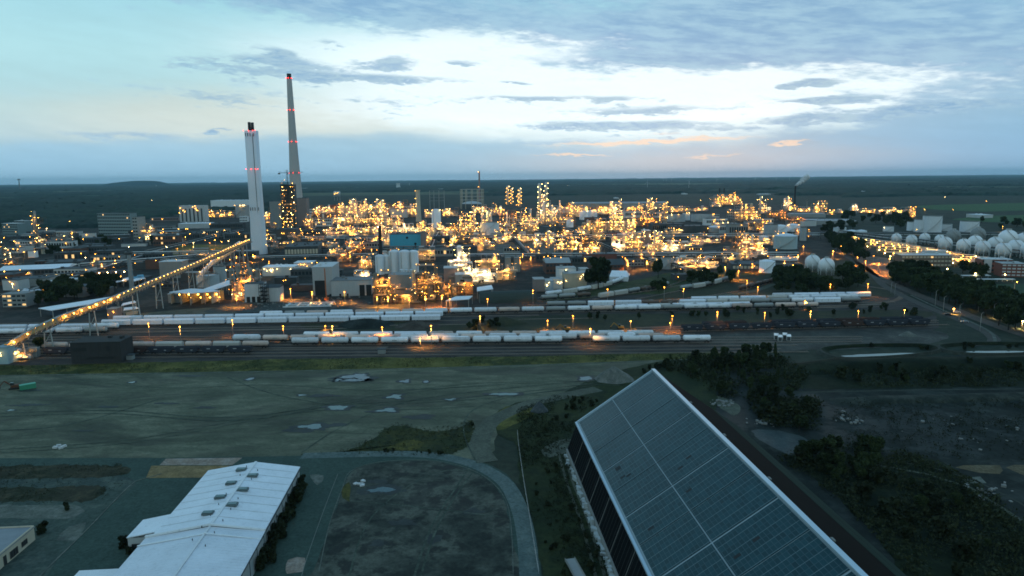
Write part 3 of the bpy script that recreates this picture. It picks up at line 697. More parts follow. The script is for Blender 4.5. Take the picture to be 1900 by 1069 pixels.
# wing on the left
mb = MB(); z1, z2 = EH - .02, EH - 1.3
mb.add([(-WID, wy1, z1), (-WID, wy0, z1), (wx, wy0, z2), (wx, wy1, z2), (-WID, wy1, z1 - .25), (-WID, wy0, z1 - .25), (wx, wy0, z2 - .25), (wx, wy1, z2 - .25)],
       [(0, 3, 2, 1), (4, 5, 6, 7), (0, 1, 5, 4), (1, 2, 6, 5), (2, 3, 7, 6), (3, 0, 4, 7)])
part('wing_roof', mb, m_corr1, ware)
mb = MB(); mb.box((-WID + wx) / 2, (wy0 + wy1) / 2, 0, abs(wx + WID) - .3, wy1 - wy0 - .4, z2 - .3); part('wing_wall', mb, m_wwall, ware)
mb = MB(); mb.box((-WID + wx) / 2 - 1.2, wy0 - .02, 0, 2.6, .3, 2.8); mb.box((-WID + wx) / 2 + 1.8, wy0 - .02, .8, 1.0, .3, 1.4); part('loading_door', mb, m_dark, ware)
mb = MB(); mb.bar((ridge_x, 0.1, RH + .12), (ridge_x, stepy, RH + .12), .7, .12); part('ridge_cap', mb, m_tank, ware)
mb = MB(); mb.bar((ridge_x, stepy - .6, RH), (ridge_x, NEAR, RH), .55, .12); part('ridge_cap', mb, m_tank, ware)
for a, b in (((-WID - 1.6, EH - .1), (ridge_x, RH + .3)), ((ridge_x, RH + .3), (.25, EH + .35))):
    mb = MB(); mb.bar((a[0], stepy - .3, a[1]), (b[0], stepy - .3, b[1]), .55, .5); part('parapet', mb, m_tank, ware)
    mb = MB(); mb.bar((a[0], stepy - 4.6, a[1] - .05), (b[0], stepy - 4.6, b[1] - .25), .35, .16); part('roof_seam', mb, m_tank, ware)
mb = MB(); mb.bar((.25, 0, EH - .15), (.25, NEAR, EH - .05), .25, .25); part('gutter', mb, m_dgrey, ware)
for yy in (-6, -12, -18, -24, -30, -36, -42, -48, -54, -60):
    mb = MB(); mb.tube((.35, yy, 0), (.35, yy, EH - .2), .09, n=6); part('downpipe', mb, m_dgrey, ware)
def skyl(px, py):
    # solve on the roof slope
    zz = (EH + RH) / 2
    for _ in range(6):
        lx, ly = loc_at(px, py, zz)
        k = (lx / ridge_x) if lx > ridge_x else ((lx + WID) / (ridge_x + WID)); zz = EH + (RH - EH) * max(0, min(1, k))
    mb = MB(); mb.box(0, 0, 0, 2.9, 1.8, .55); cur = part('rooflight', mb, M('grey glass kerb', (.10, .13, .13), .5), ware, (lx, ly, zz + .02))
    mb = MB(); mb.box(0, 0, .55, 2.4, 1.4, .14); part('dome', mb, M('rooflight dome', (.10, .15, .14), .2, 0, .1, 1, .8), cur)
for p_ in [(448, 873), (469, 884), (429, 898), (451, 910), (409, 924), (431, 938), (386, 954)]: skyl(*p_)
mb = MB(); rb = random.Random(3)
for k in range(16):
    ly = -k * 3.1 - 3; lx = ridge_x + (2.2 if k % 2 else -2.0); zz = RH - 2.1 * (RH - EH) / abs(ridge_x)
    mb = MB(); mb.tube((lx, ly, zz), (lx, ly, zz + .5), .12, n=6); part('vent_pipe', mb, m_dgrey, ware)
for k in range(1, 9):
    for sgn in (0, 1):
        mb = MB(); y_ = stepy * k / 9; x0, x1 = (ridge_x + .5, -.3) if sgn else (ridge_x - .5, -WID + .3)
        mb.bar((x0, y_, RH - .02), (x1, y_, EH + .12), .08, .05); part('roof_seam', mb, m_lgrey, ware)
for yy in (-16, -28.5, -38): 
    mb = MB(); mb.box(.2, yy, 4.0, .3, .8, .35); part('wall_lamp', mb, m_dgrey, ware)
landmark('white warehouse', wr.x - 12, wr.y - 18)

# --- small flat roofed building on the left edge
s0 = gp(53, 1013, 0)
ofc = thing('gatehouse', 'small cream flat-roofed building with dark windows at the left edge', 'building', (s0.x, s0.y, 0), GRID)
mb = MB(); mb.box(-6, -7.5, 0, 12, 21, 3.6); part('wall', mb, m_cream, ofc)
mb = MB(); mb.box(-6, -7.5, 3.6, 12.3, 21.3, .25); part('roof', mb, M('weathered flat roof', (.22, .24, .25), .7, 0, .3, .3), ofc)
mb = MB(); mb.bar((-.05, 3.0, 4.0), (-.05, -18, 4.0), .25, .35); mb.bar((-12, 3, 4), (0, 3, 4), .25, .35); part('parapet', mb, m_cream, ofc)
for yy, w_, h_, z_ in ((-1.5, 2.2, 1.4, 1.0), (-5.8, 3.0, 1.9, .5), (-9.3, 1.0, 2.5, .1), (-13, 2.2, 1.4, 1.0)):
    mb = MB(); mb.box(.02, yy, z_, .12, w_, h_); wn = part('window', mb, m_dark, ofc)
    mb = MB()
    for k in range(4): mb.box(.10, yy - w_ / 2 + w_ * k / 3, z_, .08, .12, h_)
    part('frame', mb, m_dgrey, wn)
# low wall and shed at the bottom edge
s1 = gp(188, 1069, 0)
lw = thing('low_shed', 'low flat shed with a white coping behind the warehouse gable', 'shed', (s1.x, s1.y, 0), GRID)
mb = MB(); mb.box(0, -2.6, 0, 9.6, 5, 1.5); part('wall', mb, m_wwall, lw); mb = MB(); mb.box(0, -2.6, 1.5, 10, 5.4, .2); part('coping', mb, m_tank, lw)
# container and machines on the concrete yard
c0 = gp(52, 722)
ct = thing('container', 'open-topped green skip container standing on the empty yard', 'container', (c0.x, c0.y, 0), GRID + R(38))
mb = MB(); mb.box(0, 0, .25, 6.2, 2.4, 2.1); part('body', mb, m_greenp, ct)
mb = MB(); mb.box(0, 0, 2.35, 6.3, 2.5, .18); part('rim', mb, M('pale green paint', (.12, .42, .28), .6), ct)
for s in (-2.2, 0, 2.2):
    mb = MB(); mb.box(s, 0, .1, .25, 2.6, 2.2); part('rib', mb, m_greenp, ct)
mb = MB(); mb.box(0, 0, 0, 6, 2, .24); part('skid', mb, m_black, ct)
def machine(name, label, px, py, col, rz):
    c_ = gp(px, py); t = thing(name, label, 'excavator', (c_.x, c_.y, 0), rz)
    mb = MB()
    for s in (-1.1, 1.1):
        mb.box(0, s, .15, 3.6, .55, .75); mb.tube((-1.8, s - .27, .5), (-1.8, s + .27, .5), .4, n=8); mb.tube((1.8, s - .27, .5), (1.8, s + .27, .5), .4, n=8)
    part('track', mb, m_black, t)
    mb = MB(); mb.box(-.4, 0, 1.1, 3.4, 2.5, 1.1); part('body', mb, col, t)
    mb = MB(); mb.box(.7, .7, 2.2, 1.3, 1.0, 1.2); part('cab', mb, m_glass, t)
    mb = MB(); mb.bar((1.2, -.2, 1.8), (4.0, -.2, 4.2), .4, .5); mb.bar((4.0, -.2, 4.2), (6.2, -.2, 1.6), .32, .4); part('arm', mb, col, t)
    mb = MB(); mb.box(6.2, -.2, .7, .8, 1.1, .8); part('bucket', mb, m_black, t)
    return t
m_yel = M('machine yellow', (.42, .20, .03), .6); m_org = M('machine orange', (.42, .12, .02), .6)
machine('excavator', 'small dark orange excavator parked beside the green skip', 28, 722, M('rusty machine', (.12, .05, .025), .8), R(200))
machine('excavator', 'yellow excavator between the rail rows, boom stretched to the left', 1051, 614, m_yel, R(180))
machine('excavator', 'yellow excavator right of the other, beside the dark spoil', 1151, 611, m_yel, R(180))
# four pale bales on the yard
for i, (a, b, l) in enumerate([(103, 832, 'leftmost'), (109, 829, 'rear middle'), (113, 833, 'front middle'), (119, 830, 'rightmost')]):
    c_ = gp(a, b); t = thing('concrete_ring', f'pale concrete block on the empty yard, {l} of the four', 'concrete block', (c_.x, c_.y, 0), R(20 * i), 'pale blocks on the yard')
    mb = MB(); mb.box(0, 0, 0, 1.5, 1.1, .7); mb.box(0, 0, .7, 1.3, .8, .15); part('block', mb, m_lgrey, t)
# gravel heaps
def heap(name, label, cat, px, py, wpx, hpx, mat, sd=1):
    c_ = gp(px, py); s = mpp(c_); w, h = wpx * s / 2, hpx * s; mb = MB(); n, m = 26, 9
    for j in range(m + 1):
        t = j / m
        for i in range(n):
            a = 2 * math.pi * i / n; k = 1 + .16 * noise.noise(Vector((math.cos(a) * 1.5 + sd, math.sin(a) * 1.5, t * 2)))
            r_ = w * (1 - t) * k
            mb.v.append((r_ * math.cos(a), w * .75 + r_ * math.sin(a) * .75, h * (1 - (1 - t) ** 1.25) + .2 * noise.noise(Vector((a * 2, t * 6, sd))) * (1 - t)))
    for j in range(m):
        for i in range(n): mb.f.append((j * n + i, j * n + (i + 1) % n, (j + 1) * n + (i + 1) % n, (j + 1) * n + i)); mb.sm.append(True); mb.mi.append(0)
    o = link(name, mb.mesh(name, mat), None, (c_.x, c_.y, 0)); tag(o, label, cat); return o
heap('gravel_heap', 'broad cone of grey gravel at the far corner of the solar hall', 'gravel heap', 1143, 713, 78, 26, GM('heap gravel', [(.13, .14, .12), (.10, .11, .10), (.16, .16, .14)], (.1, .4, 2)))
heap('gravel_heap', 'small blue-grey gravel heap among the weeds left of the hall', 'gravel heap', 1001, 768, 34, 20, GM('heap chippings', [(.07, .085, .09), (.06, .07, .075), (.09, .10, .10)], (.1, .4, 2)), 4)
heap('soil_heap', 'long dark soil heap behind the front tank wagons', 'soil heap', 668, 612, 120, 12, g_coal, 3)
heap('soil_heap', 'smaller dark soil heap right of the long one', 'soil heap', 770, 613, 90, 10, GM('brown spoil', [(.06, .05, .04), (.05, .042, .034), (.08, .07, .055)], (.05, .2, 1)), 6)
heap('soil_heap', 'low grassy mound beyond the end of the covered wagons', 'soil heap', 935, 606, 90, 12, g_mid, 8)
heap('soil_heap', 'grey heap on bare dirt beside the dark hopper wagons', 'soil heap', 1692, 626, 34, 9, MATS['heap gravel'], 9)
# embankment on the right (the photo's long dark bank)
def bank(name, px, hgt, wid, mat, label, cat):
    pts = resample([tuple(gp(*p))[:2] for p in px], 6, 0, closed=False); mb = MB(); m = 8; rr = random.Random(len(px))
    for i, p in enumerate(pts):
        a = Vector(pts[max(i - 1, 0)]); b = Vector(pts[min(i + 1, len(pts) - 1)]); t = (b - a).normalized(); nn = Vector((-t.y, t.x))
        e_ = min(1, i / 4, (len(pts) - 1 - i) / 4)
        for j in range(m + 1):
            u_ = j / m * 2 - 1; q = Vector(p) + nn * (u_ * wid / 2 * (.85 + .15 * noise.noise(Vector((i * .3, j, 0)))))
            mb.v.append((q.x, q.y, hgt * e_ * max(0, 1 - u_ * u_) * (1 + .3 * noise.noise(Vector((i * .25, j * .4, 3))))))
    for i in range(len(pts) - 1):
        for j in range(m): q = i * (m + 1) + j; mb.f.append((q, q + m + 1, q + m + 2, q + 1)); mb.sm.append(True); mb.mi.append(0)
    o = struct(name, mb, mat); return o
bank('embankment', [(1470, 684), (1560, 682), (1700, 680), (1900, 676), (2200, 668)], 4.2, 26, g_dark, '', '')
bank('embankment', [(1540, 745), (1700, 742), (1900, 736), (2150, 730)], 1.6, 12, GM('bank earth', [(.028, .036, .03), (.02, .026, .02), (.05, .055, .045)], (.03, .12, .8)), '', '')
# rubble near the hall
rb = random.Random(21)
def rubble(px, py, spread, n, label, mat=None):
    c_ = gp(px, py); mb = MB()
    for k in range(n):
        s_ = rb.uniform(.4, 1.5); mb.box(rb.gauss(0, spread), rb.gauss(0, spread * .8), -.05, s_, s_ * rb.uniform(.5, 1), s_ * rb.uniform(.3, .7), rb.uniform(0, 3))
    o = link('rubble', mb.mesh('rubble', mat or m_conc), None, (c_.x, c_.y, 0)); o['kind'] = 'stuff'; o['label'] = label; return o
rubble(1340, 748, 2.6, 26, 'scattered concrete rubble right of the solar hall')
rubble(1412, 783, 2.6, 24, 'pale broken rubble under the dark bushes')
rubble(1570, 780, 3.2, 22, 'rubble scattered on the dark spoil ground')
rubble(1800, 800, 12, 20, 'stones scattered over the spoil'); rubble(1865, 925, 8, 26, 'pale stones beside the spoil track')
rubble(500, 568, 12, 60, 'rubble and building material on the construction site'); rubble(620, 560, 14, 60, 'building material in front of the grey hall')
rubble(665, 900, 1.0, 7, 'bits of rubble at the kerb of the cinder ground', m_lgrey)
# fence along the weeds
def fence(label, px, gap=3.0, h=1.8):
    pts = [gp(*p) for p in px]; t = thing('fence', label, 'fence', (pts[0].x, pts[0].y, 0)); o = pts[0]
    P = [Vector((p.x - o.x, p.y - o.y, 0)) for p in pts]; rail = MB(); n = 0
    for a, b in zip(P, P[1:]):
        k = max(1, int((b - a).length / gap))
        for j in range(k):
            c_ = a.lerp(b, j / k)
            if n < 99: pm = MB(); pm.box(0, 0, 0, .14, .14, h); part('post', pm, m_conc, t, (c_.x, c_.y, 0)); n += 1
        for z_ in (h * .35, h * .65, h * .95): rail.bar((a.x, a.y, z_), (b.x, b.y, z_), .05)
    part('wire', rail, m_steel, t); return t
fence('thin wire fence running between the yard road and the weeds', [(960, 806), (962, 828), (967, 865), (973, 905), (982, 960), (995, 1040), (1000, 1069)], 4.0)
# signs of life at the bottom right of the fence: a rusty flat trailer
c0 = gp(1068, 1064); tr = thing('flat_trailer', 'old grey flat trailer parked in the weeds beside the solar hall', 'trailer', (c0.x, c0.y, 0), GRID + R(8))
mb = MB(); mb.box(0, 0, .8, 2.6, 9.5, .35); part('bed', mb, m_grey, tr)
for yy in (-3.4, -2.2, 3.0):
    mb = MB(); mb.tube((-1.2, yy, .45), (1.2, yy, .45), .45, n=10); part('axle', mb, m_black, tr)
for s in (-1.25, 1.25):
    mb = MB(); mb.box(s, 0, 1.15, .1, 9.5, .35); part('side_board', mb, m_conc, tr)
# ============================================================ TREES AND BUSHES
m_bark = M('bark', (.035, .028, .02), .9)
def leafmat(name, a, b):
    m = bpy.data.materials.new(name); m.use_nodes = True; X.nt = m.node_tree; bs = X.nt.nodes['Principled BSDF']
    oi = nd('ShaderNodeObjectInfo'); g = nd('ShaderNodeTexCoord')
    n = nz(X(g.outputs['Object']), .45, 3, .6)
    cc = mixc(smooth(n, .35, .65), a, b)
    k = X(oi.outputs['Random']) * .6 + .7
    lk(mixc(1.0, cc, comb(k, k, k * 1.0), 'MULTIPLY'), bs.inputs['Base Color']); bs.inputs['Roughness'].default_value = .8; bs.inputs['Specular IOR Level'].default_value = .15
    MATS[name] = m; return m
m_leaf = leafmat('leaves', (.020, .034, .014), (.042, .058, .020)); m_bush = leafmat('bush leaves', (.018, .026, .012), (.035, .042, .018))
def make_crown(seed, n, w, z0, z1, cs):
    rr = random.Random(seed); mb = MB()
    lobes = [(rr.uniform(-.55, .55), rr.uniform(-.55, .55), rr.uniform(.25, .95), rr.uniform(.28, .5)) for _ in range(9)] + [(0, 0, .55, .6)]
    for k in range(n):
        lx, ly, lz, lr = rr.choice(lobes)
        v = Vector((rr.gauss(0, 1), rr.gauss(0, 1), rr.gauss(0, 1))).normalized() * lr * (rr.random() ** .35)
        c_ = Vector(((lx + v.x) * w / 2, (ly + v.y) * w / 2, z0 + (z1 - z0) * min(1.05, max(-.02, lz + v.z * .55))))
        a = Vector((rr.gauss(0, 1), rr.gauss(0, 1), rr.gauss(0, 1))).normalized(); b = a.cross(Vector((rr.gauss(0, 1), rr.gauss(0, 1), rr.gauss(0, 1)))).normalized()
        s = cs * 1.3 * rr.uniform(.5, 1.3)
        mb.add([c_ + a * s, c_ + b * s * .7, c_ - a * s, c_ - b * s * .7], [(0, 1, 2, 3)])
    return mb
def make_trunk(seed, h, w, r):
    rr = random.Random(seed); mb = MB(); mb.tube((0, 0, -.3), (0, 0, h * .45), r, r * .7, 7)
    mb.tube((0, 0, h * .44), (.1 * w * rr.uniform(-1, 1), 0, h * .85), r * .68, r * .15, 6)
    for k in range(5):
        a = rr.uniform(0, 6.28); z_ = h * rr.uniform(.25, .5); mb.tube((0, 0, z_), (math.cos(a) * w * .34, math.sin(a) * w * .34, z_ + h * .3), r * .4, r * .08, 5)
    return mb
TREES = {}
for kind, n, w, h, cs in (('round', 1500, 10, 12, .62), ('wide', 1700, 13, 11, .7), ('tall', 1500, 8, 16, .65), ('conic', 1300, 6.5, 14, .55), ('bush', 520, 3.2, 2.6, .33), ('shrub', 420, 2.2, 3.2, .3)):
    V = []
    for sd in range(3):
        cm = make_crown(sd * 7 + len(kind) + int(w), n, w, h * (.18 if h > 5 else .0), h, cs)
        if kind == 'conic': cm.v = [(a * (1.25 - .95 * c_ / h), b * (1.25 - .95 * c_ / h), c_) for a, b, c_ in cm.v]
        V.append((cm.mesh('crown', m_leaf if h > 5 else m_bush), make_trunk(sd, h, w, .028 * h + .02).mesh('trunk', m_bark)))
    TREES[kind] = (V, w, h)
tr_rnd = random.Random(77)
def tree(kind, x_, y_, hgt, wid=None, desc=None, label=None, group=None, name=None):
    V, w, h = TREES[kind]; crown, trunk = tr_rnd.choice(V); s = hgt / h; sx = (wid / w if wid else s)
    small = kind in ('bush', 'shrub')
    t = thing(name or ('bush' if small else 'tree'), label, 'bush' if small else 'tree', (x_, y_, 0), tr_rnd.uniform(0, 6.28), group)
    t.scale = (sx, sx, s); link('crown', crown, t); link('trunk', trunk, t)
    if not label: later(t, desc or ('dark low bush' if small else 'dark leafy tree'), x_, y_)
    return t
OCC = []                                   # occupied circles in world metres
def free(x_, y_, r): return all((x_ - a) ** 2 + (y_ - b) ** 2 > (r + c_) ** 2 for a, b, c_ in OCC)
def inpoly(px, py, P):
    c_ = False; n = len(P)
    for i in range(n):
        (x1, y1), (x2, y2) = P[i], P[(i + 1) % n]
        if (y1 > py) != (y2 > py) and px < (x2 - x1) * (py - y1) / (y2 - y1) + x1: c_ = not c_
    return c_
def scatter(P, n, hr, kinds, desc, group, sp=.42, seed=1, name=None):
    rr = random.Random(seed); W_ = [tuple(gp(*p))[:2] for p in P]
    xs = [p[0] for p in W_]; ys = [p[1] for p in W_]; k = t = 0; mine = []
    while k < n and t < n * 60:
        t += 1; a, b = rr.uniform(min(xs), max(xs)), rr.uniform(min(ys), max(ys)); h = rr.uniform(*hr)
        if not inpoly(a, b, W_) or any((a - c_) ** 2 + (b - d) ** 2 < (sp * (h + e_) * .5) ** 2 for c_, d, e_ in mine): continue
        mine.append((a, b, h)); tree(rr.choice(kinds), a, b, h, None, desc, None, group, name); k += 1
    return k
def tpx(kind, px, py, wpx, hpx, label=None, desc=None, group=None):
    c_ = gp(px, py); s = mpp(c_); return tree(kind, c_.x, c_.y, hpx * s, wpx * s, desc, label, group)
# ============================================================ WAGONS
m_wtank = M('wagon white', (.72, .73, .75), .5, 0, .2, .25, .4, .35, .4)
m_wtank2 = M('wagon pink', (.60, .46, .39), .6, 0, .25, .25, .4, .3, .4)  # pinkish base colour with noise and streaks
m_wgrey = M('wagon grey', (.30, .31, .30), .6, 0, .2, .12)
m_wcov = M('wagon cover', (.74, .77, .82), .55, 0, .16, .2, .4, .2, .25)
m_hop = M('hopper blue black', (.030, .036, .05), .6, 0, .25, .2)
m_hopr = M('hopper rusty', (.06, .035, .03), .75, 0, .3, .2)
m_under = M('underframe', (.025, .022, .02), .8)
m_mark = M('stencil white', (.55, .55, .55), .7)
def wheelset():
    out = MB()
    out.box(0, 0, .55, 3.0, 2.0, .35)
    for x_ in (-.9, .9):
        out.tube((x_, -.9, .46), (x_, .9, .46), .08, n=6)
        for s in (-.78, .78): out.tube((x_, s - .07, .48), (x_, s + .07, .48), .46, n=10)
    return out
ME_BOG = wheelset().mesh('bogie', m_under)
def bogies(t, L):
    for s in (-1, 1): link('bogie', ME_BOG, t, (s * (L / 2 - 2.6), 0, .27))
def buff(mb, L):
    for s in (-1, 1):
        for y_ in (-.85, .85): mb.tube((s * (L / 2), y_, 1.15), (s * (L / 2 + .55), y_, 1.15), .22, n=6)
def mk_tank(mat, L=16.2, r=1.66, shield=False):
    t = thing('tank_wagon', None, 'tank wagon', (0, 0, -500))
    mb = MB(); mb.tube((-L / 2 + .9, 0, 2.95), (L / 2 - .9, 0, 2.95), r, n=16, dome=.75); part('tank', mb, mat, t)
    mb = MB(); mb.box(0, 0, 1.0, L, 1.7, .35)
    for s in (-1, 1): mb.box(s * (L / 2 - 2.6), 0, 1.35, 1.2, 2.1, .45)
    buff(mb, L); part('underframe', mb, m_under, t)
    mb = MB(); mb.tube((0, 0, 2.9 + r), (0, 0, 3.2 + r), .4, n=8); mb.box(0, 0, 2.98 + r, 3.2, .8, .08); part('manway', mb, m_wgrey, t)
    mb = MB(); mb.bar((-L / 2 + .3, 0, 1.3), (-L / 2 + .3, 0, 3.4), .1, 1.4); part('end_ladder', mb, m_under, t)
    if shield:
        mb = MB(); 
        for k in range(6):
            a0, a1 = R(50 + 80 * k / 6), R(50 + 80 * (k + 1) / 6); rr_ = r + .18
            mb.quad((-L / 2 + 1.2, -rr_ * math.cos(a0), 2.95 + rr_ * math.sin(a0)), (L / 2 - 1.2, -rr_ * math.cos(a0), 2.95 + rr_ * math.sin(a0)), (L / 2 - 1.2, -rr_ * math.cos(a1), 2.95 + rr_ * math.sin(a1)), (-L / 2 + 1.2, -rr_ * math.cos(a1), 2.95 + rr_ * math.sin(a1)))
        part('sun_shield', mb, m_wtank, t)
    mb = MB(); mb.quad((-1.2, -r - .02, 2.5), (1.6, -r - .02, 2.5), (1.6, -r - .02, 3.0), (-1.2, -r - .02, 3.0)); part('data_panel', mb, m_wgrey, t)
    bogies(t, L); t['L'] = L + 1.2; return t
def mk_hopper(mat, L=13.2):
    t = thing('hopper_wagon', None, 'hopper wagon', (0, 0, -500))
    mb = MB(); a, b = L / 2, L / 2 - 1.6
    prof = [(-b, 1.35), (b, 1.35), (a, 2.6), (a, 4.1), (-a, 4.1), (-a, 2.6)]
    P = [(x_, -1.45, z_) for x_, z_ in prof] + [(x_, 1.45, z_) for x_, z_ in prof]
    mb.add(P, [(0, 1, 2, 3, 4, 5), (11, 10, 9, 8, 7, 6)] + [(i, i + 6, (i + 1) % 6 + 6, (i + 1) % 6) for i in range(6) if i != 3])
    mb.quad((-a, -1.45, 3.7), (a, -1.45, 3.7), (a, 1.45, 3.7), (-a, 1.45, 3.7))
    part('body', mb, mat, t)
    mb = MB()
    for k in range(9): mb.box(-a + .8 + k * (L - 1.6) / 8, -1.5, 1.7, .14, .1, 2.3)
    mb.box(0, -1.5, 4.0, L, .12, .18); mb.box(0, 1.5, 4.0, L, .12, .18); part('side_rib', mb, mat, t)
    mb = MB(); mb.box(0, 0, 1.0, L + .4, 1.7, .32); buff(mb, L + .4); part('underframe', mb, m_under, t)
    mb = MB(); mb.box(-2.4, -1.56, 3.0, 1.9, .03, .32); mb.box(2.9, -1.56, 2.4, 1.2, .03, .25); part('stencil', mb, m_mark, t)
    bogies(t, L); t['L'] = L + 1.5; return t
def mk_cov(mat, L=19.0, mat2=None):
    t = thing('covered_wagon', None, 'covered wagon', (0, 0, -500))
    mb = MB(); n = 7; P = []
    pr = [(-1.5, 1.0), (-1.5, 3.5)] + [(-1.5 + 3.0 * k / n, 3.5 + 1.0 * math.sin(math.pi * k / n)) for k in range(1, n)] + [(1.5, 3.5), (1.5, 1.0)]
    for x_ in (-L / 2, L / 2): P += [(x_, y_, z_) for y_, z_ in pr]
    k = len(pr); mb.add(P, [tuple(range(k)), tuple(range(k, 2 * k))[::-1]] + [(i, i + k, i + 1 + k, i + 1) for i in range(k - 1)])
    part('hood', mb, mat, t)
    mb = MB(); mb.box(0, 0, .75, L + .3, 2.4, .35); buff(mb, L + .3); part('underframe', mb, m_under, t)
    mb = MB()
    for q in range(1, 4): mb.box(-L / 2 + q * L / 4, -1.53, 1.6, .16, .06, 1.8)
    part('hood_seam', mb, m_wgrey, t)
    bogies(t, L); t['L'] = L + 1.6; return t
PW = {'w': mk_tank(m_wtank), 'p': mk_tank(m_wtank2, 15.2, 1.55), 'g': mk_tank(m_wgrey, 14.2, 1.5), 's': mk_tank(m_wtank, 16.8, 1.72, True),
      'h': mk_hopper(m_hop), 'r': mk_hopper(m_hopr), 'c': mk_cov(m_wcov), 'd': mk_cov(M('wagon cream cover', (.5, .47, .42), .6, 0, .15, .1), 15.0), 'k': mk_tank(M('wagon brown', (.13, .09, .07), .7, 0, .3, .15), 12.5, 1.3)}
KIND = {'w': 'white tank wagon', 'p': 'pinkish tank wagon', 'g': 'grey tank wagon', 's': 'sun-shielded white tank wagon', 'h': 'blue-black hopper wagon', 'r': 'rusty dark hopper wagon', 'c': 'white covered wagon', 'd': 'cream covered wagon', 'k': 'brown tank wagon'}
used = set(); rw = random.Random(41)
def train(tk, px0, px1, pattern, row, gaps=0.0):
    pts = TR[tk]; S = [0.0]
    for a, b in zip(pts, pts[1:]): S.append(S[-1] + math.hypot(b[0] - a[0], b[1] - a[1]))
    def at(s):
        for i in range(len(S) - 1):
            if S[i + 1] >= s or i == len(S) - 2:
                t_ = (s - S[i]) / (S[i + 1] - S[i]); a, b = pts[i], pts[i + 1]
                return (a[0] + (b[0] - a[0]) * t_, a[1] + (b[1] - a[1]) * t_), math.atan2(b[1] - a[1], b[0] - a[0])
    def pxs(s):
        (a, b), _ = at(s); q = Vector((a, b, 1)) - CAM; return CX + F * q.dot(RT) / q.dot(_f)
    s = 0.0
    while pxs(s) < px0 and s < S[-1]: s += 1.0
    out = []; i = 0
    while s < S[-1]:
        k = pattern[i % len(pattern)] if isinstance(pattern, str) else pattern(rw); i += 1
        if k == '-': s += 16; continue
        L = PW[k]['L']
        if pxs(s + L) > px1 + 6: break
        (a, b), ang = at(s + L / 2)
        o = PW[k] if k not in used else copy_tree(PW[k]); used.add(k)
        o.location = (a, b, .12); o.rotation_euler = (0, 0, ang + (math.pi if rw.random() < .5 and k not in 'hrs' else 0))
        o['group'] = 'wagons ' + row; out.append((k, o)); s += L + (rw.random() < gaps) * 14
        OCC.append((a, b, 8))
    n = len(out)
    for j, (k, o) in enumerate(out): o['label'] = f'{KIND[k]}, {nth(n - 1 - j)}from the right {row}'.replace(', from', ', first from')
    return out
pick = lambda s: (lambda r_: r_.choice(s))
train('A1', 538, 1316, 'wwwwssssw-wwwww', 'of the nearest tank row')
train('A2', 430, 1262, pick('ppwwps'), 'of the second tank row')
train('A3', 560, 1256, pick('wwpcw'), 'of the third tank row', .05)
train('B1', 78, 508, 'hhhrhhhhrhh', 'of the front hopper train')
train('B2', 74, 500, 'pwppdpdp', 'of the row behind the front hoppers')
train('C1', 186, 858, 'cccccccc', 'of the front covered row')
train('C2', 210, 860, 'cccccccc', 'of the middle covered row')
train('C3', 480, 1550, lambda r_: 'c' if False else r_.choice('wwpwwg'), 'of the train behind the covered rows')
train('D0', 1150, 1400, pick('ccdw'), 'of the short train before the far sidings')
train('D1', 1010, 1618, pick('cwdcgk'), 'of the first far siding', .1)
train('D2', 1280, 1612, pick('ccwccd'), 'of the second far siding', .1)
train('D3', 1430, 1612, pick('cccwc'), 'of the third far siding')
train('E1', 1262, 1730, 'hhhhhhhrhhhh', 'of the right front hopper row')
train('E2', 1300, 1710, 'hrhhhrrhh', 'of the right rear hopper row', .1)
train('F1', -60, 215, 'wwwwgppp', 'of the tank wagons under the conveyor')
train('X4', -60, 230, pick('wc'), 'of the wagons left of the covered rows', .0)
train('G1', 1010, 1168, pick('wd'), 'of the curving train by the marquee')
train('G2', 1110, 1240, pick('kgd'), 'of the train curving below the marquee')
train('G3', 1262, 1346, pick('gcd'), 'of the train curving past the green verge')
train('G4', 1370, 1450, pick('kk'), 'of the brown tank wagons by the dirt road')
train('G5', 1000, 1110, pick('kgw'), 'of the short wagons beside the dark shed')
landmark('front tank wagons', *gp(930, 640)[:2]); landmark('covered wagons', *gp(520, 595)[:2]); landmark('right-hand hopper row', *gp(1500, 610)[:2]); landmark('front hopper train', *gp(330, 655)[:2])
# ============================================================ LAMPS
m_lw = EM('lamp warm', (1.0, .43, .05), 30.0)
m_lb = EM('lamp bright', (1.0, .64, .22), 44.0)
m_lo = EM('lamp sodium', (1.0, .34, .03), 24.0)
m_ld = EM('lamp dim', (1.0, .40, .05), 9.0)
m_lr = EM('lamp red', (1.0, .03, .02), 10.0)
def lampmesh(mat):
    mb = MB(); mb.add([(1, 0, 0), (-1, 0, 0), (0, 1, 0), (0, -1, 0), (0, 0, .8), (0, 0, -.8)], [(0, 2, 4), (2, 1, 4), (1, 3, 4), (3, 0, 4), (2, 0, 5), (1, 2, 5), (3, 1, 5), (0, 3, 5)])
    return mb.mesh('lamp', mat)
LMP = {'w': lampmesh(m_lw), 'b': lampmesh(m_lb), 'o': lampmesh(m_lo), 'r': lampmesh(m_lr), 'd': lampmesh(m_ld)}
NL = [0]
def lamp(parent, loc, r=.5, k='w', name='lamp'):
    o = link(name, LMP[k], parent, loc); o.scale = (r, r, r); NL[0] += 1; return o
def spill_spot(parent, loc, watts, col, tilt=0.0):  # added spot without a fitting; strengthens the spill of the glowing bulbs
    l = LD.get((watts, col))
    if not l:
        l = bpy.data.lights.new('added_spill_light', 'SPOT'); l.spot_size = R(136); l.spot_blend = .5; l.energy = watts; l.color = col; l.shadow_soft_size = .45; LD[(watts, col)] = l
    o = link('added_spill_light', l, parent, loc); o.rotation_euler = (tilt, 0, 0); return o
LD = {}
C_W, C_O, C_B = (1.0, .42, .08), (1.0, .33, .045), (1.0, .62, .27)
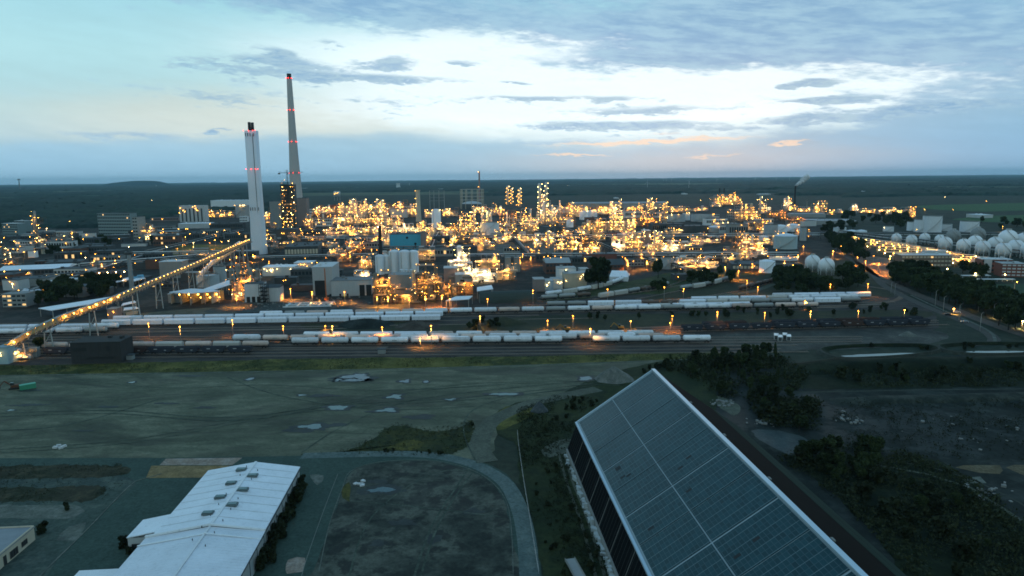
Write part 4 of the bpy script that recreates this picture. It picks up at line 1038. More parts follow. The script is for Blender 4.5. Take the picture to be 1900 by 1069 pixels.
def lamp_post(px, pybase, hpx=None, k='o', r=.42, arm=0.0, rz=0.0, h=None, desc='slender lamp post', power=7000):
    c_ = gp(px, pybase); s = mpp(c_); h = h or hpx * s
    t = thing('lamp_post', None, 'lamp post', (c_.x, c_.y, 0), rz)
    mb = MB(); mb.tube((0, 0, 0), (0, 0, h), .15, .09, 6)
    if arm: mb.tube((0, 0, h), (arm * .6, 0, h + .7), .07, n=5); mb.tube((arm * .6, 0, h + .7), (arm, 0, h + .8), .07, n=5)
    else: mb.box(0, 0, h - .1, 1.3, .18, .15)
    part('pole', mb, m_steel, t)
    ax = (arm, h + .6) if arm else (0, h - .1)
    mb = MB(); mb.box(ax[0], 0, ax[1] + .12, 1.0, .4, .2); part('lamp_head', mb, m_dgrey, t)
    if k: lamp(t, (ax[0], 0, ax[1] - .15), r, k, 'bulb'); spill_spot(t, (ax[0], -.9, ax[1] - .9), power, {'o': C_O, 'w': C_W, 'b': C_B}[k], 0.0)  # the added spot throws the pool of light below the bulb
    later(t, desc, c_.x, c_.y); return t
YL = [(278, 630, 31), (336, 636, 31), (433, 625, 32), (527, 628, 24), (604, 612, 8), (618, 634, 30), (710, 634, 28), (780, 645, 18), (891, 612, 26), (801, 641, 38), (1016, 612, 18), (1063, 610, 25), (1095, 641, 32), (1170, 612, 17), (1247, 612, 27), (1243, 616, 18), (1330, 608, 30), (1418, 604, 25),
      (1503, 602, 25), (1591, 600, 24), (1677, 596, 22), (989, 566, 28), (1127, 562, 26), (1232, 560, 28), (1268, 556, 21), (1385, 546, 26), (1405, 556, 24), (1609, 552, 26), (1493, 572, 14), (1540, 545, 18), (835, 574, 20), (905, 576, 22), (760, 576, 20), (37, 560, 22), (82, 552, 16), (150, 545, 20)]
for a, b, c_ in YL: lamp_post(a, b, c_, 'o' if a % 3 else 'w')
for a, b, h_, l in [(1735, 568, 11, 0), (1750, 578, 10, 0), (1779, 594, 10, 0), (1818, 615, 11, 0), (1865, 594, 10, 0), (1880, 556, 13, 1), (1660, 548, 9, 0), (1653, 545, 9, 0), (1843, 590, 9, 0)]:
    lamp_post(a, b, None, 'w' if l else None, .4, 2.2, R(20), h_, 'curved street lamp')
# lamps lost in the trees
for a, b, h_ in [(1782, 562, 7), (1815, 578, 8), (1769, 583, 4), (1846, 590, 5), (1896, 610, 5), (1725, 505, 5), (1735, 510, 5), (1692, 498, 5), (1714, 505, 4), (1757, 508, 5), (1742, 506, 4), (1810, 508, 5), (1840, 503, 5), (1854, 505, 5), (1866, 508, 5), (1809, 517, 5), (1864, 519, 5), (1762, 528, 4), (1650, 492, 7), (1705, 500, 5)]:
    lamp_post(a, b, None, 'b' if h_ == 5 else 'w', .7, 0, 0, h_, 'glowing street lamp')
# cars
def car(px, py, rz, col, label, lit=False):
    c_ = gp(px, py); t = thing('parked_car' if not lit else 'car', label, 'car', (c_.x, c_.y, .16), rz)
    mb = MB()
    pr = [(-2.1, .35), (2.1, .35), (2.15, .8), (1.2, .95), (.6, 1.4), (-1.1, 1.42), (-1.8, .98), (-2.15, .9)]
    P = [(a, -.85, z_) for a, z_ in pr] + [(a, .85, z_) for a, z_ in pr]; n = len(pr)
    mb.add(P, [tuple(range(n)), tuple(range(n, 2 * n))[::-1]] + [(i, i + n, (i + 1) % n + n, (i + 1) % n) for i in range(n)]); part('body', mb, col, t)
    for s in (-1.3, 1.3):
        for y_ in (-.8, .8):
            mb = MB(); mb.tube((s, y_ - .1, .32), (s, y_ + .1, .32), .32, n=10); part('wheel', mb, m_black, t)
    for y_ in (-.6, .6):
        mb = MB(); mb.box(2.16, y_, .6, .08, .3, .18); part('headlight', mb, m_litw if lit else m_glass, t)
    if not label: later(t, 'parked car', c_.x, c_.y); t['group'] = 'parked cars by the offices'
    return t
car(1790, 599, R(150), M('car silver', (.4, .4, .42), .3, .5), 'silver car driving on the avenue with its headlights lit', True)
car(1775, 581, R(-28), M('car white', (.6, .6, .6), .3), 'pale car on the avenue below a glowing tree lamp', True)
car(1759, 586, R(-28), M('car black', (.02, .02, .022), .3), 'dark car at the avenue kerb left of the pale one')
rc = random.Random(9)
for i, (a, b) in enumerate([(1440, 629), (1447, 632), (1456, 628), (1463, 631)]):
    c_ = gp(a, b); t = thing('container', f'pale site container on bare dirt below the right hopper row, {nth(i) or "first "}from the left', 'container', (c_.x, c_.y, 0), R(70), 'site containers')
    mb = MB(); mb.box(0, 0, .2, 6.0, 2.4, 2.5); part('body', mb, m_lgrey, t); mb = MB(); mb.box(0, 0, 2.7, 6.1, 2.5, .12); part('roof', mb, m_tank, t)
    mb = MB(); mb.box(-3.03, 0, .4, .06, 1.8, 2.1); part('door', mb, m_dgrey, t)
for i, (a, b) in enumerate([(1760, 492), (1772, 494), (1784, 496), (1795, 498), (1700, 497), (1690, 503), (1722, 497), (1830, 512), (1820, 509)]):
    car(a, b, R(12), MATS[rc.choice(['car white', 'car silver', 'car black'])], None)
# ============================================================ THE PLANT
def H_(px, py, hpx):
    c_ = gp(px, py); d = ray(px - (px - CX) * hpx / 8200 * 0, py - hpx); return max(1.0, CAMH + d.z * (c_.y / d.y))
def wrect(parent, xs, y_, z_, w, h, mat, name='window', d=.12):
    mb = MB()
    for x_ in xs: mb.box(x_, y_, z_, w, d, h)
    return part(name, mb, mat, parent)
def bld(label, cat, px, py, wpx, hpx, dep, wall, roof, rz=GRID, floors=0, lit=0.0, gable=0.0, name='building', side=0, glass=None, group=None, lm=None, desc=None, lamps=0, lk_='w', doors=0, h=None):
    c_ = gp(px, py); s = mpp(c_); w = wpx * s; h = h or H_(px, py, hpx); OCC.append((c_.x, c_.y + dep / 2, max(w, dep) * .5))
    t = thing(name, label, cat, (c_.x, c_.y, 0), rz, group)
    if not label: later(t, desc, c_.x, c_.y)
    if lm: landmark(lm, c_.x, c_.y)
    mb = MB(); mb.box(0, dep / 2, 0, w, dep, h); part('wall', mb, wall, t)
    mb = MB()
    if gable:
        e = .4; mb.add([(-w / 2 - e, -e, h), (w / 2 + e, -e, h), (w / 2 + e, dep / 2, h + gable), (-w / 2 - e, dep / 2, h + gable), (w / 2 + e, dep + e, h), (-w / 2 - e, dep + e, h)],
                       [(0, 1, 2, 3), (3, 2, 4, 5), (1, 4, 2), (0, 3, 5), (0, 5, 4, 1)])
    else:
        mb.box(0, dep / 2, h, w + .5, dep + .5, .35)
        for k in range(int(w * dep / 260) + (1 if w > 10 else 0)):
            mb.box(rnd.uniform(-w * .4, w * .4), rnd.uniform(dep * .2, dep * .8), h + .35, rnd.uniform(1, 3), rnd.uniform(1, 3), rnd.uniform(.6, 1.8))
    part('roof', mb, roof, t)
    if floors:
        fh = h / floors; n = max(2, int(w / 3.4)); gap = w / n
        for f in range(floors):
            xs = [-w / 2 + gap * (k + .5) for k in range(n)]
            on = [x_ for x_ in xs if rnd.random() < lit]; off = [x_ for x_ in xs if x_ not in on]
            if off: wrect(t, off, -.03, f * fh + fh * .35, gap * .72, fh * .42, glass or m_glass, 'window')
            if on: wrect(t, on, -.03, f * fh + fh * .35, gap * .72, fh * .42, m_lit, 'window')
        if side:
            m_ = max(2, int(dep / 3.4)); g2 = dep / m_
            for f in range(floors):
                mb = MB()
                for k in range(m_): mb.box(side * (w / 2 + .03), g2 * (k + .5), f * fh + fh * .35, .12, g2 * .65, fh * .42)
                part('window', mb, glass or m_glass, t)
    for k in range(doors):
        mb = MB(); mb.box(-w / 2 + w * (k + .7) / (doors + .4), -.04, 0, min(4, w / (doors + 2)), .14, min(h * .7, 4.5)); part('door', mb, m_dark, t)
    for k in range(lamps):
        lamp(t, (rnd.uniform(-w / 2, w / 2), -.8 - .3 * s, h * rnd.uniform(.5, 1.0)), .55 * s, lk_)
    return t
def tank(px, py, wpx, hpx, mat, top='cone', label=None, desc='storage tank', lm=None, lamps=0, group=None):
    c_ = gp(px, py); s = mpp(c_); r = wpx * s / 2; h = H_(px, py, hpx); OCC.append((c_.x, c_.y + r, r + 1))
    t = thing('storage_tank', label, 'storage tank', (c_.x, c_.y + r, 0), 0, group)
    if not label: later(t, desc, c_.x, c_.y)
    if lm: landmark(lm, c_.x, c_.y)
    n = 28; mb = MB(); mb.lathe(0, 0, [(r * 1.03, 0), (r * 1.03, .4), (r, .4), (r, h), (r * .99, h)], n); part('shell', mb, mat, t)
    mb = MB()
    if top == 'cone': mb.lathe(0, 0, [(r * 1.01, h), (r * .6, h + r * .13), (.3, h + r * .22)], n)
    elif top == 'dome': mb.lathe(0, 0, [(r * 1.01, h), (r * .85, h + r * .16), (r * .5, h + r * .3), (.2, h + r * .36)], n)
    else: mb.lathe(0, 0, [(r * .98, h - 1.2), (r * .5, h - 1.1), (.1, h - 1.0)], n)
    part('tank_roof', mb, m_white if top != 'float' else m_tgrey, t)
    mb = MB()
    if hpx > wpx * 1.2: mb.box(-r * .5, -r * .9, 0, .5, .4, h)
    for k in range(14 if hpx <= wpx * 1.2 else 0):
        a0, a1 = -R(150) + R(100) * k / 14, -R(150) + R(100) * (k + 1) / 14
        mb.bar(((r + .5) * math.cos(a0), (r + .5) * math.sin(a0), h * k / 14), ((r + .5) * math.cos(a1), (r + .5) * math.sin(a1), h * (k + 1) / 14), .9, .25)
    part('spiral_stair', mb, m_steel, t)
    mb = MB()
    for k in range(n):
        a0, a1 = 2 * math.pi * k / n, 2 * math.pi * (k + 1) / n
        mb.bar((r * math.cos(a0), r * math.sin(a0), h + 1.0), (r * math.cos(a1), r * math.sin(a1), h + 1.0), .14)
    part('rim_rail', mb, m_steel, t)
    for k in range(lamps):
        a = -R(rnd.uniform(20, 160)); lamp(t, ((r + .8) * math.cos(a), (r + .8) * math.sin(a), h + 1), .5 * s, 'b' if rnd.random() < .3 else 'w')
    return t
def sphere(px, pyc, rpx, mat, label, group='gas spheres', lm=None):
    # centre of the ball is seen at (px, pyc); it stands on legs
    bx_, by_ = px, pyc + rpx * 1.25; c_ = gp(bx_, by_); s = mpp(c_); r = rpx * s; zc = r * 1.25
    t = thing('gas_sphere', label, 'gas sphere', (c_.x, c_.y, 0), 0, group); OCC.append((c_.x, c_.y, r + 1))
    if not label: later(t, 'white gas sphere on legs', c_.x, c_.y)
    if lm: landmark(lm, c_.x, c_.y)
    mb = MB(); mb.sphere(0, 0, zc, r, 24, 14); part('vessel', mb, mat, t)
    for k in range(8):
        a = 2 * math.pi * (k + .5) / 8; mb = MB(); mb.tube((r * .93 * math.cos(a), r * .93 * math.sin(a), 0), (r * .93 * math.cos(a), r * .93 * math.sin(a), zc), r * .05, n=6); part('leg', mb, mat, t)
    mb = MB(); mb.lathe(0, 0, [(r * .28, zc + r * .96), (r * .28, zc + r * 1.1), (r * .1, zc + r * 1.12)], 10)
    pv = None
    for k in range(13):
        a = -R(60 + 8 * k); e = R(-25 + 9.2 * k); q = (1.04 * r * math.cos(e) * math.cos(a), 1.04 * r * math.cos(e) * math.sin(a), zc + 1.04 * r * math.sin(e))
        if pv: mb.bar(pv, q, r * .09, r * .03)
        pv = q
    part('catwalk', mb, m_steel, t); return t
def dome_cyl(mb, x_, y_, z0, h, r, n=12):
    mb.lathe(x_, y_, [(r * .98, z0), (r, z0), (r, z0 + h), (r * .86, z0 + h + r * .35), (r * .5, z0 + h + r * .58), (.05, z0 + h + r * .66)], n)
TONE = {'f': (m_rust, M('sooty vessel', (.15, .13, .10), .6, 0, .3, .3)), 'g': (m_steel, m_alu), 'r': (m_rust, m_alu), 'c': (m_steel, m_cream), 'd': (m_dgrey, m_grey), 'o': (m_rust, m_conc), 'w': (m_lgrey, m_tank)}
def unit(px, py, wpx, hpx, n, tone='g', label=None, desc=None, dep=None, cols=None, lmix='wwwwb', lm=None, seed=None, solid=0.0, group='lit process units', over=0, reach=True):
    c_ = gp(px, py); s = mpp(c_); w = wpx * s; h = H_(px, py, hpx); dep = dep or max(8, min(w * .7, 45)); rr = random.Random(seed or int(px * 13 + py * 7))
    t = thing('process_unit', label, 'process unit', (c_.x, c_.y, 0), GRID, group); OCC.append((c_.x, c_.y + dep / 2, max(w, dep) * .5))
    if not label: later(t, desc or {'g': 'lamp-studded grey steel process unit', 'r': 'lamp-studded rust-brown process unit', 'c': 'lamp-studded unit with cream vessels', 'd': 'dark steel process unit', 'o': 'orange-lit brown process unit', 'w': 'pale lamp-lit process unit', 'f': 'golden lamp-lit process unit'}[tone], c_.x, c_.y)
    if lm: landmark(lm, c_.x, c_.y)
    fm, vm = TONE[tone]; b = max(.22, .30 * s); fh = max(3.2, h / max(2, round(h / 6.5)))
    nx = max(2, min(9, int(w / max(6, 7 * s)))); ny = max(1, min(4, int(dep / 9)))
    # stepped blocks of framing: each bay column has its own height
    gx = [-w / 2 + w * i / nx for i in range(nx + 1)]; gy = [dep * j / ny for j in range(ny + 1)]
    hh = [[h * (1 - (.62 * rr.random() ** .8)) for _ in range(ny)] for _ in range(nx)]
    k0 = rr.randrange(nx); hh[k0][rr.randrange(ny)] = h * (.92 if cols != 0 else 1.0)
    fr = MB(); dk = MB(); nodes = []
    for i in range(nx):
        for j in range(ny):
            if rr.random() < .16 and not (i == k0): continue
            top = max(fh, round(hh[i][j] / fh) * fh); x0, x1, y0, y1 = gx[i] + .3, gx[i + 1] - .3, gy[j] + .3, gy[j + 1] - .3
            for a, b_ in ((x0, y0), (x1, y0), (x1, y1), (x0, y1)): fr.box(a, b_, 0, b, b, top)
            z_ = fh
            while z_ <= top + .1:
                fr.bar((x0, y0, z_), (x1, y0, z_), b * .8); fr.bar((x1, y0, z_), (x1, y1, z_), b * .8); fr.bar((x0, y0, z_), (x0, y1, z_), b * .8); fr.bar((x0, y1, z_), (x1, y1, z_), b * .8)
                if rr.random() < .6: fr.bar((x0, y0, z_ - fh), (x1, y0, z_), b * .5)
                fr.bar((x0, y0, z_ + 1.1), (x1, y0, z_ + 1.1), b * .3)
                if rr.random() < .55: dk.box((x0 + x1) / 2, (y0 + y1) / 2, z_ - .1, x1 - x0, y1 - y0, .12)
                for q in range(2): nodes.append((rr.uniform(x0, x1), y0 - .4 - .3 * s, z_ + 1.2 - (fh * .5 if rr.random() < .4 else 0), j))
                nodes.append((x0 if rr.random() < .5 else x1, y0 - .4 - .3 * s, z_ + 1.5, j))
                z_ += fh
    part('steel_frame', fr, fm, t)
    if dk.f: part('deck', dk, fm, t)
    # vessels
    nc = cols if cols is not None else rr.randint(1, 3 if w > 14 else 2)
    for k in range(nc):
        r_ = rr.uniform(.9, 2.0) * max(1, min(2.4, s * 1.1)); x_ = rr.uniform(-w * .42, w * .42); hc = h * rr.uniform(.65, 1.05) * (1 if k else 1.0); mb = MB(); dome_cyl(mb, x_, gy[0] + rr.uniform(.2, .7) * dep / ny, 0, hc, r_)
        v = part('column', mb, vm, t); mb = MB(); zz = hc * .25
        while zz < hc: mb.lathe(x_, gy[0] + .45 * dep / ny, [(r_ * 1.5, zz), (r_ * 1.5, zz + .25), (r_ * .5, zz + .25)], 10); zz += hc * .24
        part('platform', mb, fm, v)
        nodes += [(x_ + r_ * rr.uniform(-1.2, 1.2), -.5 - .3 * s, hc * q, 0) for q in (.3, .55, .8, 1.0)]
    for k in range(rr.randint(1, 3)):
        r_ = rr.uniform(.9, 1.6) * max(1, s * .9); L = rr.uniform(4, 9) * max(1, s * .8); x_ = rr.uniform(-w * .35, w * .35); z_ = fh * rr.choice((0, 1, 1, 2)) + r_ + .3
        mb = MB(); mb.tube((x_ - L / 2, gy[0] + .5, z_), (x_ + L / 2, gy[0] + .5, z_), r_, n=12, dome=r_ * .5); part('drum', mb, vm, t)
    if solid:
        for k in range(rr.randint(1, 2)):
            mb = MB(); ww = w * rr.uniform(.2, .4) * (1 + solid); mb.box(rr.uniform(-w * .3, w * .3), dep * .6, 0, ww, dep * .5, h * rr.uniform(.4, .8)); part('cladding', mb, vm, t)
    for k in range(rr.randint(2, 4) + (w > 30) * 2):
        i = rr.randrange(nx); mb = MB(); hb = fh * rr.choice((.8, 1, 1, 1.8, 2.6)); mb.box((gx[i] + gx[i + 1]) / 2, rr.uniform(.25, .7) * dep, 0, (gx[1] - gx[0]) * rr.uniform(.5, .9), dep * .3, min(hb, h * .7)); part('equipment_house', mb, rr.choice((vm, m_grey, m_cream, fm)), t)
    pp = MB()
    for k in range(int(8 + w / 3)):
        x0, x1 = rr.uniform(-w / 2, w / 2), rr.uniform(-w / 2, w / 2); z0, z1 = rr.uniform(.1, .9) * h * .7, rr.uniform(.1, 1) * h * .7; y_ = rr.uniform(-.6, 2); q = rr.uniform(.18, .4) * max(1, s)
        pp.tube((x0, y_, z0), (x1, y_, z0), q, n=6, cap=False); pp.tube((x1, y_, z0), (x1, y_, z1), q, n=6, cap=False)
    part('pipework', pp, vm, t)
    rr.shuffle(nodes); fr_ = [q for q in nodes if q[3] == 0] + [q for q in nodes if q[3] > 0]
    if n > 5:
        col = C_O if tone == 'o' else (C_B if tone == 'w' else C_W); m_ = 1 if w < 22 else (2 if w < 50 else 3); d_ = max(5, min(w / m_, h) * .5); pw = round({'d': 50, 'f': 240}.get(tone, 230) * d_ * d_ * min(1.4, .5 + n / 50), -3) + 3000
        for k in range(m_): spill_spot(t, (-w / 2 + w * (k + rr.uniform(.3, .7)) / m_, -min(6, .5 * d_), h * rr.uniform(.55, .95)), pw, col, R(35))  # added spots hang free in front to wash the unit and its ground
    for q in fr_[:min(n, 96)]: lamp(t, q[:3], s * rr.choice((.32, .38, .45, .55)), rr.choice(lmix + 'dd'))
    return t
def column(px, py, hpx, wpx, mat, label, nl=8, name='distillation_column', k='w', cat='column'):
    c_ = gp(px, py); s = mpp(c_); h = H_(px, py, hpx); r = wpx * s / 2; t = thing(name, label, cat, (c_.x, c_.y, 0), 0, 'tall columns'); OCC.append((c_.x, c_.y, r + 2))
    if not label: later(t, 'slim tall process column', c_.x, c_.y)
    mb = MB(); dome_cyl(mb, 0, 0, 0, h, r); part('shell', mb, mat, t)
    m_ = max(3, int(h / 9))
    for i in range(1, m_ + 1):
        mb = MB(); z_ = h * i / m_ - 1; mb.lathe(0, 0, [(r, z_), (r * 1.7 + .4, z_), (r * 1.7 + .4, z_ + .25), (r, z_ + .25)], 12)
        for q in range(8): a = q * math.pi / 4; mb.box((r * 1.7 + .4) * math.cos(a), (r * 1.7 + .4) * math.sin(a), z_, .12, .12, 1.1)
        part('platform', mb, m_steel, t)
    mb = MB(); mb.box(r + .3, 0, 0, .5, .5, h); part('riser_pipe', mb, m_alu, t)
    for i in range(nl): lamp(t, ((r * 1.7 + .8) * (1 if i % 2 else -1) * rnd.uniform(.4, 1), -r - 1, h * (i + 1) / nl), s * .5, k if i < nl - 1 else 'b')
    return t
def rack(label, p, q, hgt=8, wid=7, pipes=6, lamps=0, zz=None):
    a, b = gp(*p), gp(*q); L = (b - a).length; t = thing('pipe_rack', label, 'pipe rack', (a.x, a.y, 0), math.atan2(b.y - a.y, b.x - a.x))
    if not label: later(t, 'long pipe rack', a.x, a.y)
    mb = MB(); k = int(L / 14) + 1
    for i in range(k + 1):
        x_ = L * i / k
        for y_ in (-wid / 2, wid / 2): mb.box(x_, y_, 0, .5, .5, hgt)
        for z_ in (hgt * .62, hgt): mb.bar((x_, -wid / 2, z_), (x_, wid / 2, z_), .45)
        if i % 3 == 0 and i < k: mb.bar((x_, -wid / 2, 0), (L * (i + 1) / k, -wid / 2, hgt * .6), .25)
    for y_ in (-wid / 2, wid / 2):
        for z_ in (hgt * .62, hgt): mb.bar((0, y_, z_), (L, y_, z_), .4)
    part('trestle', mb, m_dgrey, t)
    for i in range(pipes):
        z_ = hgt * (.62 if i % 2 else 1.0) + .6; y_ = -wid / 2 + .8 + (wid - 1.6) * i / max(1, pipes - 1); r_ = rnd.choice((.25, .35, .5)); mb = MB(); x_ = 0
        mb.tube((0, y_, z_), (L, y_, z_), r_, n=8); part('pipe', mb, rnd.choice([m_alu, m_grey, m_lgrey, m_dgrey]), t)
    s = mpp(a)
    for i in range(lamps): lamp(t, (L * (i + .5) / lamps, -wid / 2 - .6, hgt * .5), .5 * s, 'o' if i % 2 else 'w')
    return t
# ---------------- chimneys
c_ = gp(552.5, 414); hh = CAMH + ray(533.5, 137).z * c_.y / ray(533.5, 137).y
t = thing('chimney', 'tall tapering grey concrete chimney with rings of red warning lights', 'chimney', (c_.x, c_.y, 0)); landmark('tall grey chimney', c_.x, c_.y)
m_ch = M('chimney concrete', (.46, .43, .41), .85, 0, .07, .05, .3, .1)
prof = [(16, 0), (13.6, hh * .2), (10.4, hh * .42), (8.2, hh * .62), (6.4, hh * .84), (5.4, hh * .965)]
mb = MB(); mb.lathe(0, 0, prof, 28); part('shaft', mb, m_ch, t)
mb = MB(); mb.lathe(0, 0, [(5.45, hh * .965), (4.9, hh * .966), (4.8, hh), (4.0, hh), (3.9, hh - 3)], 24); part('flue_cap', mb, m_black, t)
for zf, r_ in ((.968, 5.7), (.76, 7.2), (.55, 9.1), (.34, 11.9)):
    mb = MB(); mb.lathe(0, 0, [(r_ - .5, hh * zf), (r_ + .5, hh * zf), (r_ + .5, hh * zf + .3), (r_ - .5, hh * zf + .3)], 24); g_ = part('gallery', mb, m_ch, t)
    for a in (-150, -90, -30, 45, 135): lamp(g_, ((r_ + .7) * math.cos(R(a)), (r_ + .7) * math.sin(R(a)), hh * zf + 1.0), 1.1, 'r', 'warning_light')
print('tall chimney', hh, c_)
c_ = gp(482, 471); hh = CAMH + ray(469, 243).z * c_.y / ray(469, 243).y
t = thing('chimney', 'broad white chimney with two black flue tips and one dark vertical seam', 'chimney', (c_.x, c_.y, 0)); landmark('broad white chimney', c_.x, c_.y)
mw = M('chimney white', (.74, .76, .80), .6, 0, .06, .05, .4, .08)
def rsq(r_, n=32, p=3.2):
    return [((r_ * math.copysign(abs(math.cos(2 * math.pi * i / n)) ** (2 / p), math.cos(2 * math.pi * i / n))), (r_ * math.copysign(abs(math.sin(2 * math.pi * i / n)) ** (2 / p), math.sin(2 * math.pi * i / n)))) for i in range(n)]
mb = MB(); L_ = [(9.4, 0), (8.5, hh * .25), (7.9, hh * .5), (7.7, hh)]
for r_, z_ in L_: mb.v += [(a, b, z_) for a, b in rsq(r_)]
for k in range(3):
    for i in range(32): mb.f.append((k * 32 + i, k * 32 + (i + 1) % 32, k * 32 + 32 + (i + 1) % 32, k * 32 + 32 + i)); mb.sm.append(True); mb.mi.append(0)
mb.f.append(tuple(range(96, 128))); mb.sm.append(False); mb.mi.append(0); part('shaft', mb, mw, t)
for x_, l in ((-2.1, 11.0), (1.9, 10.5)):
    mb = MB(); mb.tube((x_, 0, hh - .5), (x_, 0, hh + l), 1.9, 1.8, 16); part('flue', mb, m_black, t)
mb = MB(); mb.box(3.9, -7.75, 8, .5, .5, hh - 12); part('ladder', mb, m_dgrey, t)
for zf in (.955, .36):
    for x_ in (-5, -2, 1, 5.5): mb = MB(); mb.box(x_, -7.9 - (.5 if zf < .5 else 0), hh * zf, .7, .4, 4.2); part('vent_slot', mb, m_dark, t)
for zf in (1.0, .695):
    for x_ in (-7, -.5, 5, 8): lamp(t, (x_, -8.6, hh * zf), .6, 'r', 'warning_light')
OCC += [(c_.x, c_.y, 12)]
c_ = gp(708, 507); hh = CAMH + ray(700, 419).z * c_.y / ray(700, 419).y
t = thing('chimney', 'slim black steel chimney rising beside the silver silos', 'chimney', (c_.x, c_.y, 0)); landmark('black chimney', c_.x, c_.y)
mb = MB(); mb.lathe(0, 0, [(2.3, 0), (1.9, hh * .5), (1.55, hh)], 16); part('shaft', mb, m_black, t); mb = MB(); mb.lathe(0, 0, [(1.6, hh - .8), (1.9, hh - .6), (1.9, hh), (1.2, hh)], 14); part('cap', mb, m_black, t)
lamp(t, (-1.2, -2.3, hh * .98), .5, 'b')
c_ = gp(246, 545); hh = CAMH + ray(241, 467).z * c_.y / ray(241, 467).y
t = thing('chimney', 'thin grey-blue ringed chimney with a wide dark cap left of the conveyor', 'chimney', (c_.x, c_.y, 0)); landmark('thin ringed chimney', c_.x, c_.y)
mb = MB(); mb.lathe(0, 0, [(2.0, 0), (1.7, hh * .7), (1.6, hh * .94)], 16); part('shaft', mb, M('grey blue concrete', (.22, .27, .29), .8, 0, .1, .2, .3, .2), t)
for k in range(1, 7): mb = MB(); mb.lathe(0, 0, [(1.8, hh * k / 7.2), (2.15, hh * k / 7.2), (2.15, hh * k / 7.2 + .3), (1.8, hh * k / 7.2 + .3)], 14); part('ring', mb, m_grey, t)
mb = MB(); mb.lathe(0, 0, [(1.6, hh * .93), (3.2, hh * .95), (3.4, hh * .99), (1.4, hh)], 16); part('cap', mb, m_dgrey, t)
def stack(px, pyb, pyt, w0, mat, label, name='chimney', tip=None, lp=0, cat='chimney'):
    c_ = gp(px, pyb); s = mpp(c_); h = H_(px, pyb, pyb - pyt); t = thing(name, label, cat, (c_.x, c_.y, 0)); r_ = w0 * s / 2
    mb = MB(); mb.lathe(0, 0, [(r_ * 1.25, 0), (r_, h * .4), (r_ * .9, h)], 12); part('shaft', mb, mat, t)
    mb = MB(); mb.lathe(0, 0, [(r_ * .9, h), (r_ * 1.15, h), (r_ * 1.15, h + 1.5), (r_ * .7, h + 1.5)], 12); part('tip', mb, tip or mat, t)
    for k in range(lp): lamp(t, (-r_, -r_ - .8, h * (k + 1) / lp), .5 * s, 'w')
    return t
stack(890, 374, 319, 3.2, M('faded red stack', (.34, .22, .20), .8), 'slim reddish stack standing behind the round gasholder', lp=2)
stack(1474, 384, 345, 3.4, m_black, 'lone black flare stack with a wisp of steam on the far right', 'flare_stack', m_steel, cat='flare stack')
landmark('lone flare stack', *gp(1474, 384)[:2])
stack(1335, 360, 350, 2.6, m_black, 'left of the two black stacks on the far boiler plant'); stack(1343.5, 360, 350, 2.6, m_black, 'right of the two black stacks on the far boiler plant')
stack(777, 411, 354, 8.5, m_cream, 'cream square-shouldered stack behind the blue hall', lp=4)
stack(1497, 386, 372, 2.2, m_conc, 'short grey stack inside the far refinery')
# steam from the flare
c_ = gp(1474, 384); mb = MB(); rr = random.Random(4); h = H_(1474, 384, 39)
for k in range(16):
    q = k / 15; mb.sphere(4 + q * 34 + rr.uniform(-4, 4), rr.uniform(-5, 5), h + 4 + q * 26 + rr.uniform(-5, 5) , 3.5 + 6 * q * (1.4 - q), 10, 6)
sm = bpy.data.materials.new('steam'); sm.use_nodes = True; X.nt = sm.node_tree; b_ = X.nt.nodes['Principled BSDF']; b_.inputs['Base Color'].default_value = (.85, .85, .85, 1); b_.inputs['Roughness'].default_value = 1
b_.inputs['Alpha'].default_value = .55
o = link('steam', mb.mesh('steam', sm), None, (c_.x, c_.y, 0)); o['kind'] = 'stuff'; o['label'] = 'white wisp of steam trailing from the far flare stack'
# ---------------- power plant between the chimneys
unit(536, 432, 30, 97, 80, 'd', 'dark stepped boiler tower with lamps up its corners beside the tall chimney', dep=26, cols=0, seed=5, lmix='wwb', lm='boiler tower', group=None)
c_ = gp(527, 425); s = mpp(c_)
bld('dark windowless boiler house behind the lamp-lined tower', 'boiler house', 537, 431, 24, 88, 20, m_dgrey, m_dgrey, name='boiler_house')
bld('pinkish concrete block at the foot of the tall chimney', 'building', 560, 420, 22, 52, 26, M('pinkish concrete', (.26, .20, .18), .85, 0, .1, .1, .3, .2), m_dgrey)
bld('grey block wrapping the left side of the boiler tower', 'building', 514, 424, 22, 50, 26, m_grey, m_dgrey)
bld('low dark turbine hall in front of the boiler tower', 'turbine hall', 520, 446, 60, 20, 30, m_dgrey, m_dgrey, lamps=6, lk_='w', name='turbine_hall')
bld('long dark hall with a row of pale pilasters below the power plant', 'hall', 560, 478, 60, 20, 60, m_dgrey, M('oily roof', (.045, .048, .046), .7), rz=GRID + R(6), floors=1, name='hall', glass=m_cream)
for a, b_, w_, h_, n_, tn in [(500, 420, 18, 34, 16, 'r'), (512, 440, 22, 26, 14, 'o'), (500, 452, 24, 22, 10, 'd'), (548, 448, 30, 22, 12, 'd'), (530, 462, 50, 18, 8, 'd'), (585, 448, 34, 14, 16, 'o'), (502, 470, 26, 20, 8, 'd'), (572, 424, 16, 24, 12, 'r')]: unit(a, b_, w_, h_, n_, tn)
